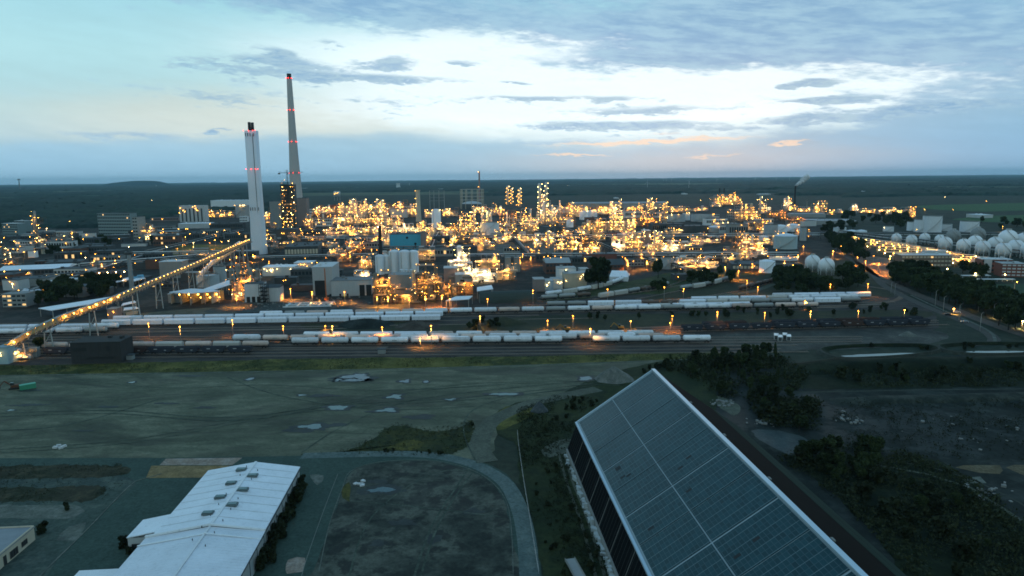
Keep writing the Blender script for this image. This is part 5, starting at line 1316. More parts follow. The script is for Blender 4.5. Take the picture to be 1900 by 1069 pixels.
# tower crane beside the chimney
c_ = gp(539, 428); hz = H_(539, 428, 107); t = thing('tower_crane', 'thin dark tower crane with a level jib in front of the tall chimney', 'crane', (c_.x, c_.y, 0))
mb = MB(); W2 = 1.0
for a, b_ in ((-W2, -W2), (W2, -W2), (W2, W2), (-W2, W2)): mb.box(a, b_, 0, .3, .3, hz + 6)
z_ = 0
while z_ < hz: mb.bar((-W2, -W2, z_), (W2, -W2, z_ + 4), .22); mb.bar((W2, -W2, z_ + 4), (-W2, -W2, z_ + 8), .22); z_ += 8
part('mast', mb, m_dgrey, t); mb = MB()
for z_ in (hz, hz + 1.6): mb.bar((-16, 0, z_), (30, 0, z_), .45)
for k in range(-5, 10): mb.bar((k * 3, 0, hz), (k * 3 + 1.5, 0, hz + 1.6), .2)
part('jib', mb, m_dgrey, t); mb = MB(); mb.box(-15, 0, hz - 2.4, 3.5, 1.6, 2.4); part('counterweight', mb, m_black, t); mb = MB(); mb.box(1.6, 0, hz - 2.6, 1.8, 1.6, 2.4); part('cab', mb, m_glass, t)
# ---------------- conveyor gallery
def conveyor(label, pts, wid, h, mat, roofm, nl, lk_, legs=True, lm=None):
    """pts: (px, py, z) of the belt level"""
    P = [gp(a, b, z_) for a, b, z_ in pts]; o = Vector((P[0].x, P[0].y, 0)); P = [p - o for p in P]
    t = thing('conveyor', label, 'conveyor', o)
    if lm: landmark(lm, o.x + P[-1].x * .5, o.y + P[-1].y * .5)
    fl = MB(); rf = MB(); tr_ = MB()
    for a, b in zip(P, P[1:]):
        fl.bar(a, b, wid, .5); rf.bar(a + Vector((0, 0, h)), b + Vector((0, 0, h)), wid * .6, .3)
        d = (b - a); L = d.length; d.normalize(); nn = d.cross(Vector((0, 0, 1))).normalized() * wid / 2; k = int(L / 5) + 1
        for i in range(k):
            c0, c1 = a + d * (L * i / k), a + d * (L * (i + 1) / k)
            for sg in (-1, 1): tr_.bar(c0 + nn * sg, c0 + nn * sg + Vector((0, 0, h)), .22); tr_.bar(c0 + nn * sg, c1 + nn * sg + Vector((0, 0, h)), .16)
    rf.v = [(a, b_ + wid * .22, c_) for a, b_, c_ in rf.v]; part('belt_deck', fl, mat, t); part('canopy_roof', rf, roofm, t); part('truss', tr_, m_steel, t)
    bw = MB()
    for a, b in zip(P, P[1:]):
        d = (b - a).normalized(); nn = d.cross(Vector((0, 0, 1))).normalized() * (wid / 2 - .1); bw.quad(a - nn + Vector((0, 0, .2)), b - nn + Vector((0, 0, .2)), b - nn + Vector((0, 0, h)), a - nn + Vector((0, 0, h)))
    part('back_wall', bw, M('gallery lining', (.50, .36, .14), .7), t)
    tot = sum((b - a).length for a, b in zip(P, P[1:])); acc = 0
    for a, b in zip(P, P[1:]):
        L = (b - a).length; d = (b - a) / L; nn = d.cross(Vector((0, 0, 1))).normalized(); k = max(1, round(nl * L / tot))
        for i in range(k):
            q = a + d * (L * (i + .5) / k) + nn * (wid * .52 if nn.y < 0 else -wid * .52) + Vector((0, 0, h * .75)); lamp(t, q, .30 + .0007 * (q + o).y, lk_ if i % 3 else 'w')
            if i % 2 == 0 and nl > 20: spill_spot(t, q + Vector((0, -1.4, .6)), 2600, C_W, R(50))  # added spots brighten the open side of the gallery
    if legs:
        for a, b in zip(P, P[1:]):
            L = (b - a).length; k = max(1, int(L / 32))
            for i in range(k):
                q = a.lerp(b, (i + .5) / k); mb = MB()
                if q.z > 3:
                    for sx in (-1.6, 1.6): mb.bar((q.x + sx, q.y, q.z), (q.x + sx * 1.6, q.y, 0), .5)
                    zz = q.z * .33; mb.bar((q.x - 2.3, q.y, zz), (q.x + 1.8, q.y, q.z * .8), .3); mb.bar((q.x - 2.2, q.y, zz), (q.x + 2.2, q.y, zz), .3); part('trestle_leg', mb, m_steel, t)
    return t
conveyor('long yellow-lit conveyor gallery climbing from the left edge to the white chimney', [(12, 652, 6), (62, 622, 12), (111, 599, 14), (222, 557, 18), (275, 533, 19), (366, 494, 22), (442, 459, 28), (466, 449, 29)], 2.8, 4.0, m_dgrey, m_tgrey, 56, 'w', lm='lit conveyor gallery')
conveyor('short pale enclosed conveyor tube dropping beside the two grey silos', [(371, 512, 10), (398, 485, 18), (445, 452, 30)], 3.0, 2.4, m_tank, m_white, 10, 'w', False)
conveyor('second lit belt bridge hanging below the long gallery near its top', [(395, 492, 8), (430, 468, 16), (462, 448, 26)], 3.2, 2.6, m_conc, m_conc, 14, 'b')
bld('pale blue head house at the foot of the conveyor gallery', 'building', 5, 676, 22, 30, 9, M('pale blue sheet', (.30, .42, .44), .6), M('blue grey sheet', (.2, .28, .3), .6), lamps=3, lk_='b', name='transfer_house', lm='conveyor head house')
unit(36, 668, 46, 24, 22, 'r', 'open yellow-lit transfer station at the foot of the conveyor', dep=10, cols=0, group=None, lmix='wwb')
c_ = gp(74, 662); s = mpp(c_)
tpx('round', 76, 650, 26, 22, 'dark leafy tree beside the foot of the lit conveyor')
# the pink block carrying the gallery over the tracks
bld('pinkish concrete pier carrying the gallery beside the tank wagons', 'pier', 209, 596, 16, 22, 8, MATS['pinkish concrete'], m_conc, name='concrete_pier', lamps=3, doors=0)
# dark ruin between the verge and the hoppers
bld('dark windowless switch house standing between the grass verge and the hopper train', 'switch house', 180, 674, 89, 38, 14, M('sooty concrete', (.040, .040, .040), .9, 0, .25, .2, .2, .3), M('sooty roof', (.03, .032, .03), .9), name='switch_house', lm='dark switch house')
o = [q for q in COL.objects if q.name == 'switch_house'][0]
for x_, z_, w_, h_ in ((-8, 6.8, 7, 1.8), (2, 2.2, 14, 1.2), (6.5, 6.4, 2.0, 3.0)):
    mb = MB(); mb.box(x_, -.05, z_, w_, .14, h_); part('boarded_opening', mb, m_dark, o)
for a, b_, w_, l in [(708, 657, 14, 'small grey relay cabin beside the front track'), (238, 668, 16, 'low dark hut right of the switch house')]:
    bld(l, 'hut', a, b_, w_, 8, 3, m_grey, m_dgrey, name='hut')
# ============================================================ PLACED BUILDINGS AND UNITS
G, LG, DG, BR, RD, CR, WH = m_grey, m_lgrey, m_dgrey, m_brown, m_red, m_cream, m_tank
m_off = M('teal grey facade', (.20, .26, .26), .7, 0, .1, .2)
bld('big long office block with seven rows of windows at the dark forest edge', 'office block', 214, 437, 68, 41, 18, m_off, DG, rz=R(-10), floors=7, lit=.04, name='office_block', lm='big office block', glass=M('dark glass band', (.03, .045, .05), .25))
bld('pale stair tower at the right end of the big office block', 'tower', 253, 445, 10, 42, 20, M('pale facade', (.34, .33, .30), .8), DG, rz=R(-10), floors=7, name='stair_tower')
bld('grey apartment-like block with lit stairwells at the far left', 'office block', 20, 437, 36, 22, 16, m_off, m_lgrey, floors=5, lit=.18, name='office_block', rz=R(-14), lm='left office block')
bld('second grey block with lit windows behind the left office block', 'office block', 38, 430, 24, 20, 16, m_off, m_lgrey, floors=5, lit=.12, name='office_block', rz=R(-14))
unit(72, 472, 18, 76, 26, 'd', 'slim dark process tower with greenish lamps rising at the far left', dep=16, cols=2, lm='slim left tower', group=None)
bld('long workshop hall with a bright blue-white shed roof at the left edge', 'workshop hall', 62, 512, 112, 12, 34, DG, m_white, rz=R(16), gable=3, floors=1, name='workshop_hall', lm='long workshop halls')
bld('second workshop hall with a white wall behind the tanker canopy', 'workshop hall', 50, 532, 76, 14, 22, M('sooty white wall', (.3, .3, .28), .8, 0, .2, .2), DG, rz=R(15), name='workshop_hall')
bld('third dark workshop hall stretching behind the row of hanging lamps', 'workshop hall', 118, 500, 60, 13, 26, DG, DG, rz=R(15), floors=1, name='workshop_hall', glass=m_lgrey)
# canopy with ten lamps
c_ = gp(81, 522); t = thing('loading_canopy', 'long loading canopy lined with ten bright hanging lamps', 'canopy', (c_.x, c_.y, 0), R(20)); landmark('canopy with ten lamps', *gp(130, 512)[:2]); L = 74
mb = MB(); mb.box(L / 2, 4, 6.2, L, 8, .4); part('roof', mb, DG, t)
for k in range(8):
    mb = MB(); mb.box(L * (k + .3) / 8, .4, 0, .35, .35, 6.2); part('post', mb, m_steel, t)
for k in range(10): lamp(t, (L * (k + .5) / 10, -.4, 5.5), .62, 'b')
for a, b_, w_, h_ in [(104, 541, 24, 19), (134, 538, 28, 19)]: bld(None, 'shed', a, b_, w_, h_, 10, G, LG, desc='grey windowless box shed', name='shed', rz=R(6))
bld('grey office with lit yellow windows at the lower left', 'office building', 28, 570, 42, 24, 12, G, m_grey, floors=3, lit=.35, name='office_building', lm='lower left office')
bld('small pale-roofed hut behind the lower left office', 'hut', 57, 548, 32, 8, 9, G, m_white, name='hut')
def canopy(label, P, z_, h=.5, mat=m_white, posts=6, lamps=0, under=None, name='canopy', k='w'):
    W_ = [gp(a, b, z_) for a, b in P]; o = Vector((W_[0].x, W_[0].y, 0)); Q = [w - o for w in W_]
    t = thing(name, label, 'canopy', o); mb = MB(); A = [(q.x, q.y) for q in Q]
    ar = sum(A[i][0] * A[(i + 1) % len(A)][1] - A[(i + 1) % len(A)][0] * A[i][1] for i in range(len(A)))
    if ar < 0: A = A[::-1]
    mb.poly(A, z_, z_ + h); part('roof', mb, mat, t)
    cx = sum(a for a, b in A) / len(A); cy = sum(b for a, b in A) / len(A); n = 0
    for i in range(len(A)):
        a, b = A[i], A[(i + 1) % len(A)]; L = math.hypot(b[0] - a[0], b[1] - a[1]); kk = max(1, int(L / 9))
        for j in range(kk):
            x_, y_ = a[0] + (b[0] - a[0]) * j / kk, a[1] + (b[1] - a[1]) * j / kk; x_ += (cx - x_) * .04; y_ += (cy - y_) * .04
            mb = MB(); mb.box(x_, y_, 0, .35, .35, z_); part('post', mb, m_steel, t); n += 1
    if under: mb = MB(); mb.poly([(cx + (a - cx) * .8, cy + (b - cy) * .7) for a, b in A], 0, z_ * .7); part('store_wall', mb, under, t)
    for i in range(lamps):
        q = (i + .5) / lamps; a, b = A[0], A[1]; lamp(t, (cx + (rnd.random() - .5) * abs(A[0][0] - cx) * 1.4, min(b_[1] for b_ in A) * .75 + cy * .25, z_ * rnd.uniform(.5, .85)), .45, k)
    return t
canopy('long white station canopy in front of the dark trees at left', [(71, 573), (95, 577), (222, 556), (216, 550)], 6.0, under=M('blue store wall', (.06, .09, .14), .8))
canopy('small white canopy under the gallery beside the concrete pier', [(225, 568), (253, 562), (250, 559), (228, 564)], 5.0, posts=4)
canopy('small cream canopy nearest the covered wagons at left', [(229, 577), (258, 573), (252, 570), (231, 572)], 4.0, under=m_cream)
canopy('blue-roofed canopy behind the thin ringed chimney', [(247, 518), (268, 516), (266, 510), (248, 512)], 5.0, mat=M('blue roof sheet', (.06, .24, .34), .6))
canopy('narrow white canopy left of the thin ringed chimney', [(214, 525), (243, 519), (240, 515), (218, 521)], 5.0)
canopy('second narrow white canopy right of the thin ringed chimney', [(244, 524), (270, 517), (262, 515), (240, 521)], 5.0)
t = canopy('open storage shed glowing yellow inside under a flat white roof', [(314, 543), (352, 545.5), (407, 541), (392, 538), (354, 536.5)], 9.0, lamps=0); landmark('glowing open shed', *gp(360, 565)[:2])
c_ = gp(360, 562); o = Vector(t.location)
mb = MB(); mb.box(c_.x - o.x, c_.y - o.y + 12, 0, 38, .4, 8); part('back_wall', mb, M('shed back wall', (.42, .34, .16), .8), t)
for k in range(5):
    mb = MB(); mb.box(c_.x - o.x - 16 + k * 8, c_.y - o.y + 4, 0, .4, 16, 8); part('partition', mb, m_cream, t)
    lamp(t, (c_.x - o.x - 12 + k * 7.4, c_.y - o.y + 2, 6.4), .75, 'w' if k != 3 else 'o'); lamp(t, (c_.x - o.x - 12 + k * 7.4, c_.y - o.y + 6, 3.2), .6, 'w')
bld('grey box with a glowing doorway left of the open shed', 'shed', 323, 562, 20, 16, 12, G, LG, name='shed', lamps=0)
canopy('slanted white lean-to roof glowing underneath, above the open shed', [(378, 537), (392, 540), (434, 527), (430, 519)], 8.0, lamps=8, k='w')
bld('bright white gas station block with glaring lamps beside the open shed', 'building', 442, 556, 22, 14, 8, CR, m_white, lamps=5, lk_='b')
unit(458, 556, 50, 62, 55, 'o', 'tall orange-lit furnace block left of the two pale buildings', lmix='ooow', lm='orange furnace block', group=None, solid=.5, dep=26, cols=3)
for a in [(432, 545, 8, 45), (480, 540, 8, 40)]: column(a[0], a[1], a[3], a[2], m_conc, None, 5, k='o')
tank(378, 534, 40, 22, m_tgrey, 'flat', 'wide grey silo right behind the slanted lean-to', lm='two grey silos'); tank(405, 528, 22, 32, m_tgrey, 'float', 'taller grey silo beside the wide one')
bld('grey house with a white roof block in the middle of the dark left yard', 'building', 318, 516, 40, 30, 18, G, LG, name='building', lm='grey roofed house'); bld('white roof cabin of the grey house', 'cabin', 314, 512, 26, 8, 10, m_tank, m_white, h=33 - 14) if False else None
bld('dark brick building with two lit yellow windows', 'brick building', 308, 456, 44, 18, 16, BR, DG, floors=2, lit=.3, name='brick_building', lm='dark brick building')
bld('narrow hall with a blazing lit front beside the brick building', 'hall', 275, 450, 12, 14, 20, CR, LG, lamps=6, lk_='b', name='hall')
unit(272, 444, 30, 28, 26, 'r', 'cluster of orange lamps on pipework right of the office block')
bld('ribbed silo block with tall dark stripes at the forest edge', 'silo block', 358, 412, 46, 30, 24, m_lgrey, LG, name='silo_block', lm='ribbed silo block', lamps=9, lk_='w')
o = [q for q in COL.objects if q.name == 'silo_block'][0]; s = mpp(gp(358, 412))
for k in range(6): mb = MB(); mb.box((-18 + k * 7) * s, -.1, 1, 2.6 * s, .3, 24 * s); part('dark_bay', mb, DG, o)
unit(342, 406, 14, 24, 12, 'o'); unit(390, 404, 16, 20, 14, 'o'); unit(410, 404, 44, 12, 20, 'c', desc='low lamp-lined cream bay'); tank(448, 404, 30, 22, m_grey, 'float', lamps=6, desc='grey lamp-ringed tank')
bld('white-roofed low hall in front of the ribbed silo block', 'hall', 360, 424, 56, 9, 30, m_lgrey, m_white, name='hall')
bld('big plain white warehouse at the forest edge left of the white chimney', 'warehouse', 428, 390, 74, 18, 50, m_tank, m_white, name='warehouse', rz=R(-3), lm='plain white warehouse')
bld('low white office with dark windows beside the white chimney', 'office building', 452, 412, 14, 10, 14, m_tank, LG, floors=2, name='office_building')
for a, b_, w_, h_, c__ in [(338, 446, 60, 12, DG), (400, 438, 50, 12, G), (440, 446, 44, 12, DG), (420, 425, 60, 10, DG), (300, 428, 40, 8, G), (305, 410, 50, 6, MATS['pinkish concrete']), (170, 470, 60, 12, DG), (110, 462, 46, 14, LG), (130, 485, 50, 16, DG), (200, 480, 46, 14, DG), (60, 455, 60, 8, LG), (165, 445, 22, 12, LG), (20, 470, 34, 10, LG), (60, 478, 14, 12, WH), (370, 480, 26, 8, DG), (260, 500, 30, 12, DG), (190, 535, 50, 10, DG), (300, 535, 40, 8, DG), (150, 520, 40, 12, BR), (282, 500, 22, 18, BR), (455, 480, 40, 12, DG), (420, 500, 24, 10, BR)]:
    bld(None, 'building', a, b_, w_, h_, w_ * .35, c__, DG if c__ is not DG else MATS['oily roof'], rz=GRID + R(rnd.choice((0, 0, 12, -8))), desc={id(DG): 'dark flat-roofed plant building', id(G): 'grey flat-roofed plant building', id(LG): 'light grey plant building', id(BR): 'brown brick plant building', id(WH): 'small white plant building'}.get(id(c__), 'pinkish flat plant building'), floors=1 if w_ > 30 else 0, lit=.05, lamps=1)
# centre front: construction site and grey halls
bld('pale grey three-storey shell with small dark windows on the building site', 'building', 471, 561, 32, 34, 14, m_lgrey, DG, doors=3, name='building', lm='building site shells')
bld('pale block with a sloping dark roof beside the three-storey shell', 'building', 507, 560, 26, 26, 12, m_lgrey, DG, gable=2, name='building')
c_ = gp(489, 563); t = thing('stair_scaffold', 'dark open stair scaffold between the two pale shells', 'scaffold', (c_.x, c_.y, 0), GRID); mb = MB()
for x_ in (-3, 0, 3):
    for y_ in (0, 5): mb.box(x_, y_, 0, .3, .3, 15)
for z_ in (3, 6, 9, 12, 15): mb.bar((-3, 0, z_), (3, 0, z_), .3); mb.bar((-3, 5, z_), (3, 5, z_), .3); mb.bar((-3, 0, z_ - 3), (3, 0, z_), .3); mb.box(0, 2.5, z_ - .15, 6, 5, .1)
part('frame', mb, m_black, t)
bld('white low building with lamps on its roof edge left of the grey hall', 'building', 517, 512, 58, 16, 20, m_lgrey, m_white, lamps=9, lk_='b'); bld('second white low building behind the grey hall', 'building', 563, 500, 34, 12, 20, m_lgrey, m_white, lamps=6, lk_='w')
bld('tall grey hall with one big dark doorway', 'hall', 600, 548, 36, 52, 34, M('pale sheet wall', (.42, .42, .41), .7, 0, .1, .1, .3, .15), m_lgrey, name='hall', lm='grey hall with the dark doorway')
o = [q for q in COL.objects if q.get('label') == 'tall grey hall with one big dark doorway'][0]; mb = MB(); mb.box(-2, -.05, 0, 9, .2, 12.5); part('doorway', mb, m_dark, o)
bld('lower long grey hall with two tall dark doors', 'hall', 652, 549, 72, 28, 22, MATS['pale sheet wall'], M('grey flat roof', (.16, .165, .16), .7), name='hall')
o = [q for q in COL.objects if q.get('label') == 'lower long grey hall with two tall dark doors'][0]
for x_, w_, h_ in ((9, 4.2, 9), (14.5, 4.2, 9), (-17, 1.6, 2), (-9, 1.6, 2), (-3, 1.4, 2)): mb = MB(); mb.box(x_, -.05, 0, w_, .2, h_); part('door', mb, m_dark, o)
c_ = gp(606, 558); t = thing('mobile_crane', 'slim orange crane mast standing upright on the building site', 'crane', (c_.x, c_.y, 0)); mb = MB(); mb.box(0, 0, .8, 2.5, 5, 1.6); part('carrier', mb, m_org, t); mb = MB(); mb.bar((0, 0, 2), (-.3, 0, 26), .8); part('boom', mb, M('crane orange', (.36, .13, .06), .6), t)
for x_ in (-1.2, 1.2): mb = MB(); mb.tube((x_ - .2, 1.5, .5), (x_ + .2, 1.5, .5), .5, n=10); mb.tube((x_ - .2, -1.5, .5), (x_ + .2, -1.5, .5), .5, n=10); part('wheel', mb, m_black, t)
c_ = gp(560, 570); t = thing('foundation', 'grid of pale low foundation walls on the building site', 'foundation', (c_.x, c_.y, 0), GRID); 
for k in range(5): mb = MB(); mb.box(-12 + 8 * k, 8, 0, .8, 18 - k, .9); part('cross_wall', mb, m_tank, t)
for yy in (0, 8, 16): mb = MB(); mb.box(4, yy, 0, 36, .8, .9); part('long_wall', mb, m_tank, t)
# silos, blue hall
bld('big teal-blue clad hall lit along its roof edge', 'hall', 753, 466, 58, 31, 30, m_teal, m_dgrey, name='hall', lm='teal-blue hall')
o = [q for q in COL.objects if q.get('label') == 'big teal-blue clad hall lit along its roof edge'][0]; s = mpp(gp(753, 466))
for x_, z_ in ((3, 26), (18, 14), (18, 9)): mb = MB(); mb.tube((x_ * s, -.1, z_ * s * .95), (x_ * s, .3, z_ * s * .95), 1.7, n=12); part('round_vent', mb, m_dark, o)
bld('rust-brown wing on the right end of the teal-blue hall', 'building', 786, 466, 9, 34, 26, MATS['pinkish concrete'], m_dgrey)
unit(748, 436, 66, 20, 44, 'w', 'row of glaring lamps and white pipes behind the teal-blue hall', lmix='bw', dep=20)
for i, (a, b_, w_, h_) in enumerate([(704, 510, 16, 34), (716, 508, 14, 32), (731, 508, 20, 40), (750, 509, 20, 41), (767, 508, 18, 40)]):
    tank(a, b_, w_, h_, m_alu, 'dome', f'tall silver silo, {["leftmost","second from the left","middle one","second from the right","rightmost"][i]} of the five below the teal-blue hall', group='silver silos')
landmark('silver silos', *gp(745, 508)[:2])
bld('grey metal-clad block between the silver silos and the lamp towers', 'building', 742, 545, 40, 34, 18, m_tgrey, m_grey)
for i in range(3): tank(745 + i * 9, 515, 7, 14, m_lgrey, 'dome', None, 'small upright grey vessel')
unit(717, 566, 48, 62, 94, 'f', 'tall open lamp tower glowing yellow at the foot of the black chimney', dep=22, cols=3, lmix='wwwwb', lm='front yellow lamp tower', group=None)
unit(755, 565, 44, 26, 44, 'f', 'low tangle of lit pipework between the two front lamp towers', dep=18, cols=1)
unit(798, 559, 52, 62, 88, 'f', 'dark-windowed lamp tower with a lit crown, right of the low pipework', dep=26, cols=4, lm='crowned lamp tower', group=None)
bld('dark glazed core of the crowned lamp tower', 'building', 792, 556, 34, 46, 12, M('dark ribbed cladding', (.09, .085, .075), .6), DG, floors=4, lit=.3)
column(768, 552, 50, 5, m_cream, 'cream pipe column with a funnel top between the front lamp towers', 4)
unit(852, 508, 42, 44, 62, 'w', 'white-hot lit unit topped by a tall turret', dep=26, cols=2, lmix='bbw', lm='white-hot turret unit', group=None); column(853, 506, 48, 9, WH, 'white turret column rising from the white-hot unit', 10, k='b')
bld('cream block in front of the white-hot turret unit', 'building', 836, 524, 24, 26, 16, MATS['pinkish concrete'], LG); bld('grey block with a black doorway beside the cream block', 'building', 858, 528, 26, 18, 16, m_tgrey, LG, doors=1)
unit(850, 548, 56, 30, 44, 'f', 'low lit loading racks right of the crowned lamp tower', dep=24, lmix='wwb'); unit(893, 525, 60, 34, 44, 'w', 'lit white pipe yard left of the concrete blocks', dep=26, lmix='bw'); unit(940, 520, 36, 28, 22, 'c'); unit(905, 500, 46, 26, 22, 'c')
canopy('white tilted canopy roof in front of the lit loading racks', [(827, 559), (870, 556), (877, 550), (846, 551)], 6.0); canopy('pale loading dock roof behind the tilted canopy', [(885, 541), (915, 537), (912, 530), (885, 534)], 6.0)
for a, l in ((943, 'left'), (960, 'right')): bld(f'upright bare concrete block, {l} one of the pair', 'building', a, 505, 10, 26, 9, m_conc, m_conc)
landmark('pair of concrete blocks', *gp(951, 505)[:2])
c_ = gp(944, 562); t = thing('half_round_shed', 'long dark green half-round shed behind the far end of the sidings', 'shed', (c_.x, c_.y, 0), R(8)); landmark('dark half-round shed', c_.x, c_.y)
mb = MB(); P = []; n = 10; L = 44
for x_ in (-L / 2, L / 2): P += [(x_, 6 - 6 * math.cos(math.pi * k / n), 8.5 * math.sin(math.pi * k / n)) for k in range(n + 1)]
mb.add(P, [tuple(range(n + 1)), tuple(range(n + 1, 2 * n + 2))[::-1]] + [(k, k + n + 1, k + n + 2, k + 1) for k in range(n)]); part('shell', mb, M('dark green sheet', (.035, .05, .042), .7, 0, .2, .2), t)
mb = MB(); mb.box(-L / 2 - .1, 6, 0, .2, 7, 6); part('end_door', mb, m_conc, t)
for i, (a, b_, w_, h_, m_) in enumerate([(1001, 541, 20, 22, MATS['pinkish concrete']), (1018, 540, 18, 18, M('pale blue render', (.28, .36, .42), .8)), (1034, 537, 20, 18, m_lgrey), (1068, 534, 42, 26, CR), (1052, 520, 34, 22, WH), (1085, 520, 16, 20, LG)]):
    bld(['small tan block, first of the coloured row behind the half-round shed', 'pale blue block, second of the coloured row', 'light grey block, third of the coloured row', 'cream block with lit roof edge at the right of the coloured row', 'white lit block behind the coloured row', 'narrow grey block beside the big lone tree'][i], 'building', a, b_, w_, h_, 14, m_, m_tgrey, lamps=4 if i in (1, 2, 3, 4) else 0, lk_='b')
bld('old brick hall with a grey saddle roof', 'brick hall', 1036, 508, 46, 20, 26, BR, m_tgrey, gable=4, floors=2, lit=.1, name='brick_hall', lm='old brick hall'); bld('tall dark brick annex at the right of the brick hall', 'brick building', 1052, 506, 20, 22, 12, BR, DG, floors=3, name='brick_building')
bld('long brick building with a dark hipped roof behind the lone tree', 'brick building', 1128, 506, 62, 14, 20, BR, DG, gable=5, floors=2, lit=.05, name='brick_building', lm='long brick building'); bld('red-brown low hall behind the long brick building', 'hall', 1115, 484, 60, 12, 18, RD, DG, name='hall')
# white marquee
c_ = gp(1148, 522); t = thing('marquee', 'white marquee with a pitched fabric roof beside the lone tree', 'tent', (c_.x, c_.y, 0), R(-12)); landmark('white marquee', c_.x, c_.y); s = mpp(c_)
mb = MB(); mb.box(0, 8, 0, 34 * s, 16, 4.2); part('wall', mb, m_tank, t); mb = MB(); w_ = 17.5 * s
mb.add([(-w_, 0, 4.2), (w_, 0, 4.2), (w_, 16, 4.2), (-w_, 16, 4.2), (-w_ * .8, 8, 9), (w_ * .8, 8, 9)], [(0, 1, 5, 4), (2, 3, 4, 5), (1, 2, 5), (3, 0, 4)]); part('roof', mb, m_white, t)
tpx('wide', 1110, 537, 52, 56, 'big lone dark tree beside the white marquee'); landmark('big lone tree', *gp(1110, 536)[:2])
tpx('round', 1221, 516, 21, 32, 'upright dark tree left of the lit tank farm edge')
# ---------------- the bright field of units: x, base, w, h, lamps, tone
UN_ = [(600, 400, 40, 18, 20, 'r'), (645, 399, 44, 24, 26, 'g'), (690, 398, 44, 26, 32, 'g'), (735, 398, 40, 26, 30, 'r'), (765, 402, 30, 22, 20, 'g'), (592, 416, 44, 18, 20, 'r'), (640, 417, 50, 22, 34, 'g'), (690, 418, 50, 22, 36, 'c'), (730, 420, 36, 18, 26, 'g'),
       (668, 412, 20, 36, 22, 'g'), (712, 408, 16, 34, 20, 'g'), (655, 392, 12, 26, 14, 'w'), (800, 404, 24, 14, 12, 'g'), (836, 402, 30, 16, 12, 'r'), (620, 436, 50, 16, 18, 'r'), (665, 438, 50, 20, 28, 'c'), (700, 434, 30, 18, 18, 'g'), (810, 440, 30, 20, 10, 'g'),
       (869, 438, 40, 50, 92, 'c'), (903, 416, 20, 30, 24, 'w'), (943, 434, 30, 50, 34, 'r'), (980, 432, 40, 44, 60, 'g'), (1018, 416, 40, 44, 70, 'w'), (1052, 420, 32, 48, 40, 'r'), (1076, 402, 40, 24, 32, 'g'), (1120, 400, 50, 24, 40, 'r'), (1146, 408, 26, 32, 40, 'w'),
       (1128, 434, 56, 34, 64, 'c'), (1160, 434, 40, 36, 60, 'g'), (1098, 432, 30, 22, 18, 'r'), (1208, 394, 20, 24, 22, 'r'), (1231, 416, 16, 42, 46, 'c'), (1203, 420, 44, 26, 30, 'o'), (1178, 396, 34, 18, 22, 'c'), (1262, 394, 40, 10, 18, 'c'), (1300, 392, 30, 8, 8, 'r'), (925, 400, 24, 22, 14, 'g'), (890, 396, 26, 16, 12, 'g'),
       (1386, 411, 50, 32, 56, 'c'), (1422, 396, 18, 18, 18, 'w'), (1392, 474, 46, 42, 74, 'r'), (1440, 404, 30, 12, 10, 'o'), (1479, 420, 32, 18, 14, 'o'), (1452, 410, 24, 20, 16, 'o'), (1362, 470, 40, 10, 16, 'o'), (1415, 474, 20, 12, 10, 'w'),
       (1040, 472, 22, 34, 34, 'g'), (1064, 474, 28, 42, 50, 'c'), (997, 462, 14, 24, 18, 'w'), (1096, 474, 44, 22, 24, 'r'), (1150, 468, 30, 32, 40, 'w'), (1178, 470, 36, 38, 54, 'c'), (1219, 474, 24, 40, 36, 'c'), (1245, 474, 34, 26, 40, 'w'), (985, 474, 20, 14, 12, 'o'), (1200, 478, 50, 14, 26, 'c'),
       (1256, 498, 40, 18, 16, 'g'), (1320, 500, 40, 22, 14, 'g'), (1220, 494, 26, 14, 10, 'c'), (1300, 486, 30, 12, 8, 'd'), (1290, 510, 44, 24, 18, 'c'), (660, 470, 36, 24, 16, 'o'), (640, 486, 30, 20, 12, 'o'), (680, 500, 28, 26, 20, 'c'), (672, 515, 30, 12, 14, 'w'), (630, 472, 30, 16, 6, 'd'),
       (1348, 381, 46, 22, 60, 'c'), (1368, 380, 16, 12, 10, 'c'), (1461, 386, 14, 20, 20, 'w'), (1470, 392, 24, 10, 16, 'c'), (1492, 394, 30, 10, 16, 'c'), (1521, 398, 26, 24, 30, 'c'), (1545, 399, 14, 8, 6, 'c'), (1585, 392, 13, 13, 10, 'w'), (1612, 396, 40, 8, 18, 'c'), (1650, 398, 46, 12, 26, 'g'), (1688, 405, 20, 20, 22, 'c'), (1560, 396, 16, 6, 4, 'g'), (1330, 384, 20, 6, 5, 'g')]
for a in UN_: unit(*a[:5], tone=a[5], lmix='wwwb' if a[5] != 'o' else 'oow')
landmark('far boiler plant', *gp(1348, 381)[:2]); landmark('round-lit octagonal unit', *gp(1392, 474)[:2]); landmark('far refinery', *gp(1560, 396)[:2])
for a in [(942, 380, 34, 3.5), (949.5, 380, 30, 3), (965, 384, 34, 4), (961.5, 384, 24, 2.5), (1001, 390, 48, 5.5), (1013, 388, 48, 5), (1007, 386, 24, 4), (995, 462, 26, 3), (1017, 461, 32, 4), (1214, 460, 32, 4), (1222, 462, 32, 4), (1150, 392, 22, 3), (1410, 392, 26, 3), (655, 396, 26, 3), (679, 398, 28, 3.5), (710, 402, 30, 3), (1207, 390, 22, 4), (592, 404, 20, 3), (700, 394, 24, 3.5), (1135, 420, 34, 3), (880, 430, 40, 3.5), (1175, 428, 34, 3.5), (1060, 410, 34, 3)]:
    column(*a[:4], m_alu, None, 10 if a[2] > 28 else 6, k='b' if a[2] > 40 else 'w')
bld('upright pale block between the lit middle units', 'building', 1200, 458, 14, 30, 12, MATS['pinkish concrete'], m_tank, lamps=5, lk_='b')
